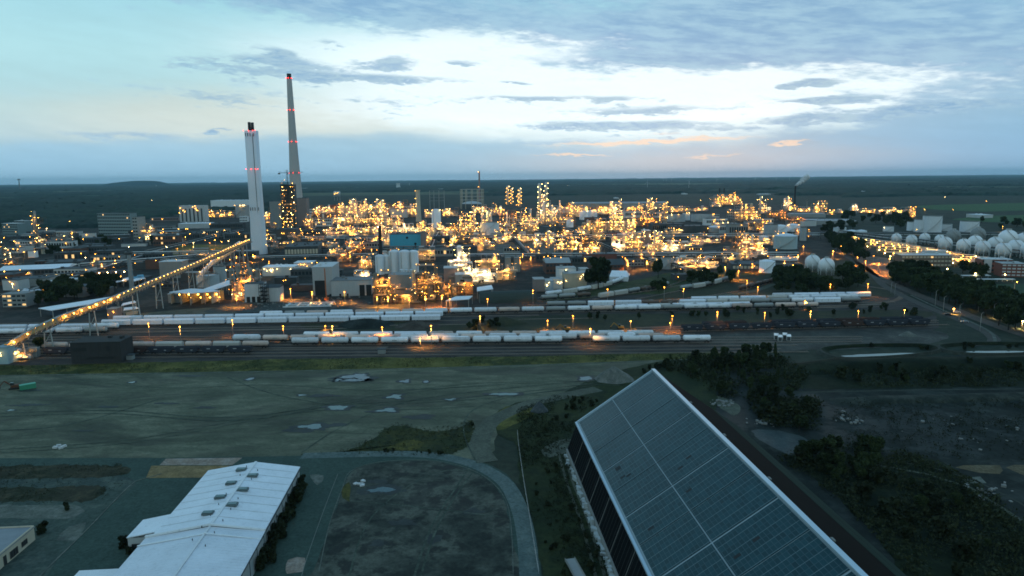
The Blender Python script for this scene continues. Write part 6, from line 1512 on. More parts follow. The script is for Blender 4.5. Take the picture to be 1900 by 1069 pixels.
bld('long pale curved-looking warehouse roof at the far edge of the lit field', 'warehouse', 1150, 386, 170, 9, 70, m_tgrey, M('pale far roof', (.36, .36, .37), .7), rz=R(-4), name='warehouse', gable=3, lm='long pale far warehouse')
for a in [(1258, 412, 34, 13, m_tgrey, 'float'), (1275, 409, 14, 13, m_lgrey, 'flat'), (1309, 412, 42, 13, m_tgrey, 'float'), (908, 438, 36, 24, m_lgrey, 'float'), (1016, 437, 30, 17, m_dgrey, 'float'), (1084, 408, 16, 15, WH, 'cone'), (1100, 407, 18, 15, WH, 'cone'), (1058, 422, 13, 12, WH, 'dome'), (809, 423, 17, 32, WH, 'dome'),
          (1465, 463, 42, 24, M('pale green tank', (.30, .35, .34), .6, 0, .08, .1, .3, .15), 'cone'), (1434, 440, 26, 22, m_tgrey, 'float'), (1452, 432, 24, 12, WH, 'cone'), (1476, 430, 24, 12, WH, 'cone'), (1345, 424, 20, 10, m_lgrey, 'float'), (1428, 507, 28, 21, WH, 'cone'), (1492, 447, 12, 24, m_grey, 'float'), (1420, 452, 18, 12, m_lgrey, 'cone'),
          (1721, 431, 30, 22, m_lgrey, 'float'), (1738, 432, 32, 30, m_lgrey, 'float'), (1706, 429, 28, 16, m_lgrey, 'float'), (1759, 429, 27, 12, m_lgrey, 'float'), (1808, 431, 31, 19, m_lgrey, 'float'), (1653, 430, 18, 9, m_lgrey, 'float'), (1563, 431, 22, 8, m_lgrey, 'cone'), (1241, 500, 24, 20, m_grey, 'float'), (1330, 432, 26, 10, m_tgrey, 'cone'), (1525, 500, 0, 0, None, None)]:
    if a[2]: tank(*a[:5], top=a[5], lamps=2 if a[1] < 440 and a[0] < 1500 else 0, desc={'float': 'open-topped round tank', 'cone': 'cone-roofed round tank', 'dome': 'domed upright tank', 'flat': 'flat round tank'}[a[5]])
landmark('big pale green tank', *gp(1465, 463)[:2]); landmark('white round tank by the dirt road', *gp(1428, 507)[:2])
for x_, l in ((1585, 'left'), (1603, 'right')):
    tank(x_, 432, 19, 3, m_tank, 'cone', f'{l} one of the two white cone roofs left of the gas spheres')
t = tank(1463, 484, 50, 5, m_tank, 'flat', 'wide low basin with a bright white rim behind the white round tank', lamps=4)
bld('low grey-green warehouse with wide flat roofs', 'warehouse', 1540, 418, 90, 8, 60, m_tgrey, MATS['pale far roof'], rz=R(-14), name='warehouse', lm='low wide warehouse'); bld('white long hall behind the low warehouse', 'warehouse', 1500, 404, 60, 7, 40, m_tgrey, MATS['pale far roof'], rz=R(-10), name='warehouse')
bld('open-sided dark shed with a row of pale posts', 'shed', 1400, 503, 80, 12, 30, DG, DG, rz=R(-8), floors=1, name='shed', glass=CR, lamps=3)
for a, b_, w_, h_, c__ in [(1280, 432, 70, 12, DG), (1240, 430, 60, 14, DG), (1355, 432, 40, 14, LG), (1320, 408, 30, 10, LG), (1370, 440, 36, 24, G), (1330, 418, 40, 12, WH), (1400, 426, 30, 16, G), (1180, 404, 40, 12, LG), (1105, 416, 36, 12, BR), (1290, 468, 30, 10, G), (1306, 452, 10, 8, WH), (600, 420, 30, 14, LG), (740, 404, 30, 16, LG), (755, 396, 24, 14, LG), (620, 398, 20, 18, RD), (610, 410, 30, 12, RD), (640, 395, 24, 12, LG), (570, 400, 20, 12, WH), (575, 440, 40, 12, DG), (640, 438, 60, 9, LG), (600, 460, 40, 12, DG), (690, 462, 40, 12, G),
                           (860, 470, 50, 12, DG), (900, 488, 60, 12, DG), (820, 476, 40, 14, G), (950, 470, 30, 12, G), (1010, 486, 30, 14, DG), (1080, 490, 40, 12, DG), (1180, 494, 30, 12, G), (1240, 480, 40, 10, DG), (1340, 480, 50, 12, G), (1270, 520, 40, 10, DG), (1470, 500, 30, 10, G), (660, 452, 40, 12, G), (600, 500, 30, 14, DG), (560, 515, 40, 14, DG), (530, 530, 40, 14, DG), (560, 540, 40, 10, DG), (620, 512, 30, 10, DG), (700, 540, 20, 20, G), (1130, 545, 10, 4, G), (1195, 448, 30, 14, BR), (1150, 440, 40, 8, RD), (820, 455, 30, 16, DG), (1052, 396, 30, 12, LG), (1220, 404, 40, 10, LG), (1500, 420, 30, 10, LG), (1420, 416, 30, 10, LG)]:
    bld(None, 'building', a, b_, w_, h_, w_ * mpp(gp(a, b_)) * .5, c__, DG if c__ is not DG else MATS['oily roof'], desc={id(DG): 'dark flat-roofed plant building', id(G): 'grey flat-roofed plant building', id(LG): 'light grey plant building', id(BR): 'brown brick plant building', id(WH): 'small white plant building', id(RD): 'red brick plant building'}[id(c__)], floors=rnd.choice((0, 1, 1, 2)), lit=.07, lamps=rnd.choice((0, 1, 2, 3)))
# small gear between the big units
rf_ = random.Random(99)
FP = [tuple(gp(*p))[:2] for p in [(575, 500), (580, 432), (760, 425), (1000, 425), (1250, 425), (1500, 430), (1400, 500), (1250, 500), (1180, 476), (1000, 476), (820, 480), (700, 500)]]
xs_ = [p[0] for p in FP]; ys_ = [p[1] for p in FP]; k = t_ = 0
while k < 84 and t_ < 6000:
    t_ += 1; a, b_ = rf_.uniform(min(xs_), max(xs_)), rf_.uniform(min(ys_), max(ys_))
    if not inpoly(a, b_, FP) or not free(a, b_, 7): continue
    q = Vector((a, b_, 0)) - CAM; px_ = CX + F * q.dot(RT) / q.dot(_f); py_ = CY - F * q.dot(UP) / q.dot(_f); s_ = q.dot(_f) / F
    unit(px_, py_, rf_.uniform(12, 26) / s_, rf_.uniform(7, 18) / s_, rf_.randint(5, 12), rf_.choice('grcgro'), desc='small lit pipework stand', dep=12, cols=rf_.choice((0, 1, 2)), group='small pipework stands'); k += 1
print('stands', k)
FP = [tuple(gp(*p))[:2] for p in [(-40, 560), (-40, 440), (180, 436), (440, 425), (450, 470), (440, 520), (300, 540), (120, 560)]]
xs_ = [p[0] for p in FP]; ys_ = [p[1] for p in FP]; k = t_ = 0
while k < 74 and t_ < 9000:
    t_ += 1; a, b_ = rf_.uniform(min(xs_), max(xs_)), rf_.uniform(min(ys_), max(ys_))
    if not inpoly(a, b_, FP) or not free(a, b_, 9): continue
    q = Vector((a, b_, 0)) - CAM; px_ = CX + F * q.dot(RT) / q.dot(_f); py_ = CY - F * q.dot(UP) / q.dot(_f); s_ = q.dot(_f) / F; k += 1
    if 325 < px_ < 445 and 448 < py_ < 475: continue
    if k % 4 == 0: unit(px_, py_, rf_.uniform(14, 26) / s_, rf_.uniform(8, 16) / s_, rf_.randint(2, 7), rf_.choice('ddro'), desc='dim pipework stand in the dark left yard', dep=12, cols=rf_.choice((0, 1, 2)), group='small pipework stands')
    else:
        c__ = rf_.choice([DG, DG, G, BR, LG]); bld(None, 'building', px_, py_, rf_.uniform(14, 40) / s_, rf_.uniform(4, 10) / s_, rf_.uniform(8, 20), c__, rf_.choice([DG, MATS['oily roof'], m_tgrey]), rz=GRID + R(rf_.choice((0, 12, -8))), desc={id(DG): 'low dark yard building', id(G): 'low grey yard building', id(BR): 'low brown yard building', id(LG): 'low pale yard building'}[id(c__)], floors=rf_.choice((0, 1)), lit=.08, lamps=rf_.choice((0, 1, 2)))
# gasholder with its guide frame
c_ = gp(875, 388); s = mpp(c_); r = 20 * s; t = thing('gasholder', 'round gasholder inside a tall open guide frame at the forest edge', 'gasholder', (c_.x, c_.y + r, 0)); landmark('round gasholder', c_.x, c_.y)
mb = MB(); mb.lathe(0, 0, [(r, 0), (r, 9 * s), (r * .8, 11 * s), (r * .4, 13 * s), (.3, 13.6 * s)], 28); part('bell', mb, m_dgrey, t)
mb = MB(); mb.lathe(0, 0, [(r * .97, 9.3 * s), (r * .8, 11.3 * s), (r * .4, 13.3 * s), (.3, 14 * s)], 28); part('crown_sheet', mb, m_lgrey, t)
P = [((r + 3) * math.cos(2 * math.pi * k / 12), (r + 3) * math.sin(2 * math.pi * k / 12)) for k in range(12)]; hh = 36 * s
for a, b_ in P: mb = MB(); mb.box(a, b_, 0, 1.8, 1.8, hh); part('guide_post', mb, m_cream, t)
mb = MB()
for k in range(12):
    for z_ in (.45, .63, .81, 1.0): a, b_ = P[k], P[(k + 1) % 12]; mb.bar((a[0], a[1], hh * z_), (b_[0], b_[1], hh * z_), 1.0)
part('ring_girder', mb, m_steel, t)
c_ = gp(811, 388); s = mpp(c_); t = thing('guide_frame', 'empty open lattice frame left of the round gasholder', 'steel frame', (c_.x, c_.y, 0)); P = [(-13 * s, 0), (-5 * s, -6), (4 * s, 0), (13 * s, 12)]; hh = 34 * s
for a, b_ in P: mb = MB(); mb.box(a, b_, 0, 1.3, 1.3, hh); part('guide_post', mb, m_steel, t)
mb = MB()
for k in range(3):
    for z_ in (.45, .63, .81, 1.0): a, b_ = P[k], P[k + 1]; mb.bar((a[0], a[1], hh * z_), (b_[0], b_[1], hh * z_), .5)
part('ring_girder', mb, m_steel, t)
# lit tank on a stalk, far
c_ = gp(626, 372); s = mpp(c_); t = thing('elevated_silo', 'small pale double silo standing alone against the far forest', 'silo', (c_.x, c_.y, 0))
for x_ in (-3.4, 3.0): mb = MB(); dome_cyl(mb, x_ * s, 0, 7 * s, 8 * s, 3.2 * s); part('silo', mb, m_alu, t)
for x_ in (-5, 0, 5): mb = MB(); mb.box(x_ * s, 0, 0, 1.5, 1.5, 8 * s); part('leg', mb, m_steel, t)
for k in range(3): lamp(t, ((k * 3 - 4) * s, -4 * s, (12 + k) * s), .5 * s, 'w')
# spheres
for a, b_, r_ in [(1507, 486, 13.5), (1532.5, 492, 14)]: sphere(a, b_, r_, m_tank, f'white gas sphere, {"left" if a < 1520 else "right"} one of the pair behind the dark trees', lm='pair of white spheres' if a < 1520 else None)
SPH = [(1192, 380, 25), (1272, 390, 27), (1343, 380, 26), (1425, 388, 26), (1452, 408, 34), (1550, 418, 34), (1612, 402, 36), (1652, 430, 36), (1718, 412, 38), (1786, 383, 47), (1763, 443, 38), (1828, 428, 40), (1872, 392, 40), (1900, 440, 40)]
SPH.sort(); 
for i, (a, b_, r_) in enumerate(SPH): sphere(1250 + a / 2.889, 310 + b_ / 2.889, r_ / 2.889, m_tank, f'white gas sphere, {nth(i) or "first "}from the left in the right-hand sphere field')
for i, (a, b_) in enumerate([(1495, 370), (1627, 360)]): sphere(1250 + a / 2.889, 310 + b_ / 2.889, 12.5, m_grey, f'dark grey gas sphere, {"left" if not i else "right"} one of the two behind the white spheres')
landmark('white sphere field', *gp(1800, 465)[:2])
# ---------------- racks
rack('main pipe rack crossing the whole lit plant in front of the lamps', (560, 449), (1520, 443), 8, 9, 8, 22); rack('second long rack below the middle units', (872, 483), (1480, 480), 7, 7, 6, 16)
rack('diagonal pipe bridge dropping through the middle units', (1037, 426), (1145, 478), 9, 6, 5, 3); rack('short diagonal rack left of the middle units', (955, 450), (980, 480), 8, 6, 4, 1)
rack('rack in front of the brick buildings running left', (560, 470), (880, 466), 7, 6, 5, 8); rack('left pipe rack below the office block', (180, 478), (470, 474), 6, 6, 5, 6); rack('left diagonal pipe rack up to the white chimney', (270, 476), (452, 432), 7, 5, 4, 5)
rack('long pipe bridge running along the lit pipe field on the right', (1560, 438), (1960, 486), 8, 8, 6, 0); rack('straight pipe bridge behind the gas spheres', (1500, 441), (2000, 441), 7, 7, 6, 0); rack('low pipe rack through the dark left yard', (60, 548), (300, 470), 5, 4, 4, 3); rack('pipe rack between the workshop halls and the gallery', (150, 500), (420, 478), 6, 5, 4, 4)
rack('pipe rack right of the old brick hall toward the dirt road', (1185, 485), (1300, 512), 6, 5, 4, 2)
rack('pipe rack crossing below the power plant', (470, 486), (700, 480), 6, 6, 5, 6)
rack('white pipe loops right of the teal-blue hall', (800, 470), (812, 440), 8, 8, 7, 0)
# the lit pipe field on the right: parallel lamp rows over pipes
for i in range(9):
    f = i / 8; a = (1572 + 14 * i, 444 + 6.2 * i); b_ = (1640 + 26 * i + 40, 455 + 4.4 * i + 4)
    A, B = gp(*a), gp(*b_); L = (B - A).length; t = thing('lit_pipe_row', f'glowing orange-lit pipe row, {nth(i) or "first "}from the far end of the right-hand pipe field', 'pipe row', (A.x, A.y, 0), math.atan2(B.y - A.y, B.x - A.x), 'rows of the lit pipe field')
    mb = MB()
    for k in range(int(L / 9) + 1):
        for y_ in (-2, 2): mb.box(k * 9, y_, 0, .3, .3, 4.5)
        mb.bar((k * 9, -2, 4.5), (k * 9, 2, 4.5), .3)
    part('trestle', mb, m_cream, t); mb = MB()
    for y_ in (-1.5, -.5, .5, 1.5): mb.tube((0, y_, 4.9), (L, y_, 4.9), .3, n=6)
    part('pipe_bundle', mb, m_lgrey, t)
    for k in range(int(L / 11) + 1): lamp(t, (k * 11 + rnd.uniform(-3, 3), -2.6, 3.6), .55, 'w' if k % 4 else 'b')
    for k in range(3): spill_spot(t, (L * (k + .5) / 3, -5, 9), 16000, C_W, R(20))  # added spots above the row, no fittings there
for i in range(6):
    a = (1700 + 38 * i, 478 + 4.5 * i); A = gp(*a); B = gp(a[0] + 40, a[1] + 5); L = (B - A).length
    t = thing('lit_pipe_row', f'short lamp-lit pipe row, {nth(i) or "first "}from the left below the gas spheres', 'pipe row', (A.x, A.y, 0), math.atan2(B.y - A.y, B.x - A.x), 'rows of the lit pipe field'); mb = MB()
    for k in range(4): mb.box(k * L / 3, 0, 0, .4, 3, 4)
    part('trestle', mb, m_cream, t); mb = MB()
    for y_ in (-1, 0, 1): mb.tube((0, y_, 4.4), (L, y_, 4.4), .3, n=6)
    part('pipe_bundle', mb, m_lgrey, t)
    for k in range(5): lamp(t, (k * L / 5, -1.8, 3.2), .55, 'o' if k % 2 else 'w')
    spill_spot(t, (L / 2, -5, 8), 18000, C_O, R(20))  # added spot brightening this short row
# offices on the right
bld('long brown office building with rows of dark windows left of the dark trees', 'office building', 1718, 496, 88, 22, 16, M('brown office facade', (.15, .115, .09), .8), m_lgrey, rz=R(-6), floors=3, lit=.04, name='office_building', lm='long brown office building', glass=m_cream)
bld('white attic floor on top of the long brown office', 'building', 1735, 492, 36, 26, 10, m_lgrey, LG, rz=R(-6))
bld('dark red brick office block at the right edge', 'office building', 1848, 506, 50, 24, 16, RD, m_lgrey, rz=R(-14), floors=3, name='office_building', lm='red brick offices'); bld('white gable block at the left end of the red brick office', 'building', 1832, 506, 12, 24, 16, m_lgrey, LG, rz=R(-14))
bld('pale banded office with a red brick end at the right edge', 'office building', 1880, 514, 40, 24, 16, RD, m_tgrey, rz=R(-14), floors=4, name='office_building', glass=m_lgrey)
for i, (a, b_, w_) in enumerate([(1812, 517, 50), (1815, 524, 56), (1862, 524, 40)]):
    c_ = gp(a, b_); s = mpp(c_); t = thing('bicycle_shelter', f'long low pale shelter roof by the office lawn, {["rear", "front left", "front right"][i]} one', 'shelter', (c_.x, c_.y, 0), R(-4)); mb = MB(); mb.box(0, 1.5, 2.6, w_ * s, 4, .25); part('roof', mb, m_tank, t)
    for k in range(5): mb = MB(); mb.box((-.45 + .225 * k) * w_ * s, 2, 0, .2, .2, 2.6); part('post', mb, m_steel, t)
canopy('arched bus shelter glowing orange beside the wood', [(1760, 520), (1785, 520), (1790, 516), (1765, 515)], 4, lamps=2, k='o', mat=m_tgrey)
for i, (a, b_) in enumerate([(1888, 562), (1893, 569)]):
    c_ = gp(a, b_); t = thing('greenhouse', f'long pale glasshouse roof at the right edge, {["upper", "lower"][i]} one', 'glasshouse', (c_.x, c_.y, 0), R(-3)); mb = MB(); mb.box(8, 2, 2.4, 26, 3, .3); part('roof', mb, m_tank, t); mb = MB(); mb.box(8, 2, 0, 25, 2.6, 2.4); part('wall', mb, m_glass, t)
# far-off things on the horizon
def turbine(px, py, hpx, label):
    c_ = gp(px, py); s = mpp(c_); h = hpx * s; t = thing('wind_turbine', label, 'wind turbine', (c_.x, c_.y, 0)); mb = MB(); mb.tube((0, 0, 0), (0, 0, h), .22 * s, .12 * s, 6); part('tower', mb, m_tank, t)
    for k in range(3): a = R(90 + 120 * k + px); mb = MB(); mb.bar((0, -2, h), (math.cos(a) * h * .45, -2, h + math.sin(a) * h * .45), .12 * s); part('blade', mb, m_tank, t)
HX = [(1201, 352, 14), (1278, 350, 14), (1231, 338, 9), (1236, 338, 8), (1246, 338, 8), (1401, 336, 7), (1440, 336, 6), (1465, 336, 7), (760, 346, 6), (290, 349, 5), (1330, 338, 6)]
for i, a in enumerate(sorted(HX)): turbine(*a, f'tiny pale wind turbine on the horizon, {nth(i) or "first "}from the left')
c_ = gp(37, 352); s = mpp(c_); t = thing('transmission_tower', 'distant slim tower rising over the forest at the far left', 'tower', (c_.x, c_.y, 0)); mb = MB(); mb.tube((0, 0, 0), (0, 0, 20 * s), 1.3 * s, .5 * s, 8); part('shaft', mb, m_conc, t); mb = MB(); mb.lathe(0, 0, [(.5 * s, 17 * s), (2.6 * s, 18 * s), (2.6 * s, 19 * s), (.5 * s, 20 * s)], 10); part('pod', mb, m_conc, t)
for a, b_, l in [(739, 350, 'distant pale cooling tower in the far haze')]:
    c_ = gp(a, b_); s = mpp(c_); t = thing('cooling_tower', l, 'cooling tower', (c_.x, c_.y, 0)); mb = MB(); mb.lathe(0, 0, [(5 * s, 0), (3.6 * s, 5 * s), (3.4 * s, 8 * s), (3.9 * s, 10 * s)], 20); part('shell', mb, m_lgrey, t); mb = MB(); mb.lathe(0, 0, [(5.2 * s, 0), (5.2 * s, .6 * s), (4.9 * s, .6 * s)], 20); part('base_ring', mb, m_conc, t)
for i, (a, b_, w_, h_) in enumerate([(1190, 357, 10, 2), (1254, 358, 14, 2.5), (1272, 361, 8, 2), (1610, 357, 26, 2), (1640, 355, 18, 2), (945, 346, 8, 1.6), (1055, 346, 5, 1.6), (640, 352, 16, 1.5), (700, 350, 14, 1.5), (820, 352, 14, 1.5), (1420, 362, 20, 2), (560, 351, 20, 1.5), (1145, 369, 6, 2), (1730, 352, 20, 2), (1830, 405, 26, 6), (880, 345, 9, 1.4)]):
    bld(None, 'building', a, b_, w_, h_, 40, m_lgrey, m_white, desc='tiny pale building far out in the forest plain', group='far buildings')
# scattered lights in the forest and along the plant edge
for a, b_ in [(275, 365), (281, 376), (293, 378), (306, 377), (288, 383), (270, 392), (130, 418), (99, 440), (88, 432), (1170, 385), (1300, 376), (1318, 374), (1355, 396), (1425, 374), (1432, 374), (1420, 376), (1412, 373), (1405, 375), (1690, 395), (1715, 395), (1753, 370), (1768, 396), (1830, 378), (1885, 420), (1640, 432), (1700, 436), (1860, 430), (1660, 395),
             (380, 342), (445, 366), (1053, 346), (1600, 342), (345, 450), (400, 456), (412, 460), (425, 458), (360, 462), (480, 520), (310, 470), (160, 492), (215, 498), (120, 448), (25, 545), (4, 460), (12, 473), (26, 474), (34, 475), (20, 483), (46, 480), (10, 520), (240, 470)]:
    lamp_post(a, b_, None, rnd.choice('wwb') if a < 600 or a > 1250 else 'w', max(.5, .42 * mpp(gp(a, b_))), 0, 0, 9, 'small distant street lamp')
# orange pools of light along the plant streets
for a, b_ in [(340, 466), (360, 470), (390, 462), (330, 474), (655, 460), (660, 476), (650, 492), (800, 452), (840, 458), (870, 452), (905, 455), (935, 452), (970, 486), (985, 492), (965, 498), (1000, 478), (1120, 494), (1160, 494), (1175, 500), (1190, 492), (1165, 506), (1200, 500), (1090, 484), (1310, 446), (1345, 446), (1250, 448), (1281, 452), (1370, 520), (1345, 512), (1395, 506), (1465, 494), (1480, 488), (1455, 500), (500, 500), (470, 486), (440, 490), (560, 470),
             (720, 572), (760, 574), (790, 572), (820, 570), (700, 572), (1590, 492), (1605, 500), (1620, 490), (1650, 512), (1630, 505), (1560, 470), (1545, 480), (830, 440), (610, 460), (690, 476), (1030, 490), (880, 466), (1440, 478), (1490, 470), (1220, 444), (440, 570), (540, 556), (580, 562), (640, 562), (1500, 436), (1350, 400), (1290, 398), (190, 505), (176, 498), (226, 530)]:
    lamp_post(a, b_, None, 'o', max(.4, .42 * mpp(gp(a, b_))), 0, 0, 9, 'sodium street lamp', power=30000)
# ---------------- trees
scatter([(50, 575), (90, 545), (140, 530), (215, 528), (228, 550), (150, 560), (70, 572)], 32, (9, 14), ['round', 'wide'], 'dark leafy tree', 'trees below the workshop halls', seed=2)
scatter([(1436, 534), (1440, 512), (1478, 508), (1498, 527), (1550, 530), (1570, 508), (1600, 515), (1598, 540), (1510, 548), (1450, 545)], 42, (8, 13), ['round', 'wide'], 'dark leafy tree', 'trees before the pair of spheres', seed=3)
scatter([(1520, 445), (1570, 440), (1612, 470), (1606, 490), (1585, 488), (1545, 462)], 30, (9, 14), ['round', 'wide'], 'dark leafy tree', 'tree strip beside the access road', seed=4)
scatter([(1655, 520), (1690, 506), (1740, 520), (1770, 545), (1810, 548), (1900, 575), (1990, 600), (1990, 660), (1900, 628), (1830, 596), (1760, 565), (1700, 545)], 84, (11, 16), ['round', 'wide', 'round'], 'dark leafy tree', 'wood beside the avenue', seed=5)
scatter([(1780, 500), (1830, 502), (1826, 518), (1790, 512)], 9, (8, 12), ['round'], 'dark leafy tree', 'trees between the offices', seed=6)
scatter([(1520, 436), (1570, 402), (1690, 404), (1700, 424), (1620, 426)], 34, (10, 16), ['round', 'wide'], 'dark leafy tree', 'trees behind the sphere field', seed=7)
scatter([(1740, 430), (1790, 414), (1990, 412), (1990, 436), (1860, 432)], 20, (9, 15), ['round', 'wide'], 'dark leafy tree', 'trees at the right plant edge', seed=8)
scatter([(1270, 532), (1290, 518), (1355, 512), (1362, 524), (1310, 534)], 14, (7, 12), ['round', 'wide'], 'dark leafy tree', 'trees by the curving sidings', seed=9)
scatter([(1200, 545), (1215, 530), (1235, 528), (1240, 545)], 7, (6, 9), ['round'], 'dark leafy tree', 'trees by the curving sidings', seed=10)
scatter([(60, 475), (150, 440), (210, 440), (300, 455), (210, 466), (100, 478)], 16, (7, 12), ['round', 'wide'], 'dark leafy tree', 'trees in the left town', seed=12)
scatter([(1430, 445), (1460, 440), (1510, 440), (1515, 452), (1490, 450)], 7, (7, 11), ['round'], 'dark leafy tree', 'trees behind the pale green tank', seed=13)
scatter([(860, 612), (905, 596), (930, 592), (930, 612), (880, 616)], 12, (3, 6), ['bush', 'shrub', 'round'], 'dark bush on the bank', 'bushes between the rail rows', seed=14, name='bush')
scatter([(1090, 590), (1250, 580), (1560, 572), (1700, 570), (1720, 592), (1560, 590), (1300, 590), (1100, 598)], 28, (2.5, 5), ['bush', 'shrub', 'round'], 'dark bush on the bank', 'bushes between the rail rows', seed=15, name='bush')
# near bushes right of the hall
scatter([(1235, 668), (1300, 662), (1440, 660), (1500, 690), (1480, 725), (1400, 730), (1330, 735), (1290, 700)], 50, (3, 9), ['round', 'tall', 'shrub', 'conic'], 'dark scrubby tree', 'scrub behind the solar hall', seed=16, name='bush')
scatter([(1380, 740), (1420, 730), (1500, 745), (1515, 790), (1480, 805), (1420, 785)], 26, (3, 6), ['round', 'shrub', 'bush'], 'dark scrubby bush', 'scrub beside the rubble', seed=17, name='bush')
scatter([(1460, 860), (1520, 835), (1620, 830), (1640, 870), (1560, 900)], 26, (3, 7), ['round', 'shrub', 'wide'], 'dark scrubby tree', 'scrub on the spoil ground', seed=18, name='bush')
scatter([(1560, 900), (1650, 870), (1760, 900), (1880, 990), (1900, 1069), (1760, 1069), (1650, 1010)], 34, (1.5, 5), ['bush', 'shrub', 'round'], 'low dark bush', 'bushes at the lower right', seed=19, name='bush')
scatter([(1530, 690), (1900, 678), (1900, 714), (1560, 716)], 26, (2, 5), ['bush', 'shrub', 'round'], 'low dark bush', 'bushes on the embankment', seed=20, name='bush')
scatter([(1560, 645), (1740, 640), (1900, 640), (1900, 648), (1740, 650)], 10, (1.5, 2.5), ['bush'], 'low dark bush', 'bushes on the pond bank', seed=21)
scatter([(560, 895), (570, 905), (540, 960), (505, 1050), (480, 1069), (470, 1055), (520, 960)], 34, (2.2, 4.2), ['bush', 'shrub'], 'dark bush against the wall', 'bushes along the warehouse wall', seed=22)
scatter([(970, 830), (1050, 790), (1110, 745), (1060, 740), (985, 800)], 18, (.9, 2.4), ['bush'], 'low weed bush', 'bushes left of the solar hall', seed=23)
scatter([(985, 880), (1030, 860), (1080, 960), (1120, 1069), (1015, 1069)], 24, (.6, 1.8), ['bush'], 'low weed bush', 'bushes left of the solar hall', seed=24)
scatter([(1180, 700), (1215, 680), (1290, 668), (1320, 680), (1240, 690)], 10, (1.5, 4), ['bush', 'shrub'], 'low dark bush', 'bushes behind the gravel heap', seed=25, name='bush')
scatter([(690, 838), (830, 835), (873, 800), (878, 785), (860, 820), (820, 845)], 10, (.6, 1.5), ['bush'], 'low weed bush', 'weeds on the yard edge', seed=26)
scatter([(220, 1010), (250, 1000), (262, 1030), (232, 1045)], 6, (1.5, 3), ['bush'], 'dark bush against the wall', 'bushes by the warehouse wing', seed=27)
tpx('bush', 78, 990, 22, 20, 'round dark bush beside the small flat-roofed building'); tpx('shrub', 124, 948, 10, 16, 'lone dark shrub on the pale gravel strip')
tpx('conic', 1437, 672, 14, 36, 'slim dark conifer standing above the scrub'); tpx('tall', 1282, 700, 26, 30, 'dark tree right behind the far ridge of the solar hall')
def undergrowth(P, n, hr, label, sd):
    rr = random.Random(sd); W_ = [tuple(gp(*p))[:2] for p in P]; xs = [p[0] for p in W_]; ys = [p[1] for p in W_]; mb = MB(); k = t = 0
    while k < n and t < n * 8:
        t += 1; a, b = rr.uniform(min(xs), max(xs)), rr.uniform(min(ys), max(ys))
        if not inpoly(a, b, W_) or noise.noise(Vector((a * .07, b * .07, sd))) < rr.uniform(-.5, .25): continue
        k += 1; h = rr.uniform(*hr)
        for q in range(7):
            c_ = Vector((a + rr.gauss(0, h * .5), b + rr.gauss(0, h * .5), .15 + rr.random() * h)); u_ = Vector((rr.gauss(0, 1), rr.gauss(0, 1), rr.gauss(0, 1))).normalized(); v_ = u_.cross(Vector((rr.gauss(0, 1), rr.gauss(0, 1), rr.gauss(0, 1)))).normalized(); s_ = h * rr.uniform(.18, .4)
            mb.add([c_ + u_ * s_, c_ + v_ * s_ * .6, c_ - u_ * s_, c_ - v_ * s_ * .6], [(0, 1, 2, 3)])
    struct('undergrowth', mb, m_bush, 'stuff', label)
undergrowth([(1235, 668), (1300, 660), (1450, 662), (1500, 690), (1480, 728), (1400, 735), (1340, 740), (1260, 690)], 1500, (.6, 2.4), 'dark undergrowth behind the solar hall', 1)
undergrowth([(1480, 676), (1900, 668), (1990, 700), (1990, 716), (1600, 720)], 1500, (.5, 2.0), 'dark undergrowth on the embankment', 2)
undergrowth([(1380, 738), (1520, 742), (1520, 800), (1420, 790)], 700, (.5, 2.2), 'dark undergrowth beside the rubble', 3)
undergrowth([(1440, 850), (1560, 830), (1700, 845), (1800, 890), (1960, 1000), (1960, 1100), (1720, 1100), (1560, 930)], 3200, (.4, 1.6), 'dark weeds filling the lower right', 4)
undergrowth([(960, 760), (1030, 735), (1100, 740), (1060, 800), (1055, 900), (1140, 1080), (1010, 1080), (985, 960), (965, 860)], 2600, (.25, .9), 'weeds left of the solar hall', 5)
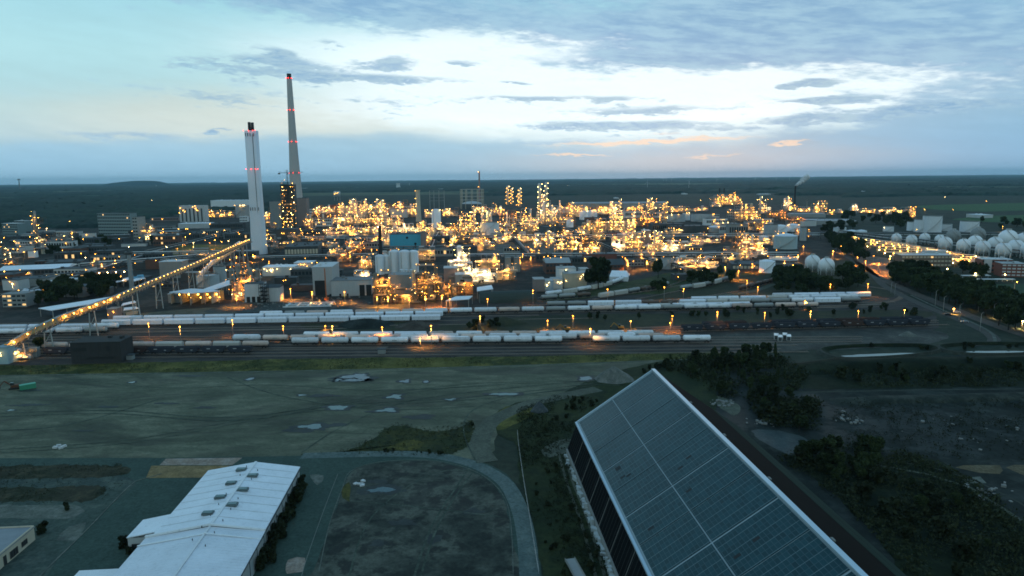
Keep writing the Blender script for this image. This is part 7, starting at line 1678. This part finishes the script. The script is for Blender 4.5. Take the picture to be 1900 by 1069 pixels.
undergrowth([(0, 680), (570, 667), (1290, 656), (1290, 666), (560, 688), (0, 696)], 2600, (.2, .7), 'rough grass tufts on the road verge', 6)
undergrowth([(1560, 745), (1900, 735), (1990, 860), (1700, 850), (1520, 830)], 1200, (.3, 1.2), 'sparse weeds on the spoil ground', 7)
undergrowth([(560, 846), (640, 834), (690, 812), (730, 786), (800, 794), (850, 790), (876, 776), (884, 802), (866, 834), (820, 848), (700, 845)], 900, (.15, .7), 'ragged grass tufts beside the curved road', 8)
undergrowth([(-40, 862), (230, 862), (240, 890), (180, 935), (-40, 938)], 700, (.15, .6), 'weeds over the brown strips at lower left', 9)
landmark('solar panel hall corner', *gp(1060, 850)[:2]); landmark('settling ponds', *gp(1640, 655)[:2]); landmark('gatehouse', *gp(53, 1013)[:2]); landmark('avenue', *gp(1760, 575)[:2]); landmark('rubble pile', *gp(1412, 783)[:2]); landmark('spoil track', *gp(1720, 880)[:2])
for nm, a, b_ in [('wood edge', 1850, 600), ('dirt road bend', 1640, 562), ('upper pond', 1850, 650), ('lower right corner', 1850, 1040), ('embankment', 1700, 700), ('rail bank middle', 1100, 595), ('two excavators', 1100, 612), ('curving sidings', 1290, 530)]: landmark(nm, *gp(a, b_)[:2])
resolve_labels()
print('LAMPS', NL[0], 'OBJECTS', len(bpy.data.objects))
for o in list(COL.objects):                # a prototype no train used
    if o.location.z < -400 and not o.parent: print('UNUSED', o.name)
# ============================================================ THE AIR
mb = MB(); mb.box(0, 20000, -1.0, 86000, 47000, 340)
hm = bpy.data.materials.new('evening haze'); hm.use_nodes = True; X.nt = hm.node_tree; X.nt.nodes.clear()
pv = nd('ShaderNodeVolumePrincipled'); pv.inputs['Color'].default_value = (.52, .86, 1.0, 1); pv.inputs['Density'].default_value = 2.3e-5; pv.inputs['Anisotropy'].default_value = .2
ho = nd('ShaderNodeOutputMaterial'); lk(pv.outputs[0], ho.inputs['Volume'])
o = link('haze', mb.mesh('haze', hm)); o['kind'] = 'stuff'; o['label'] = 'thin blue evening haze over the plain'
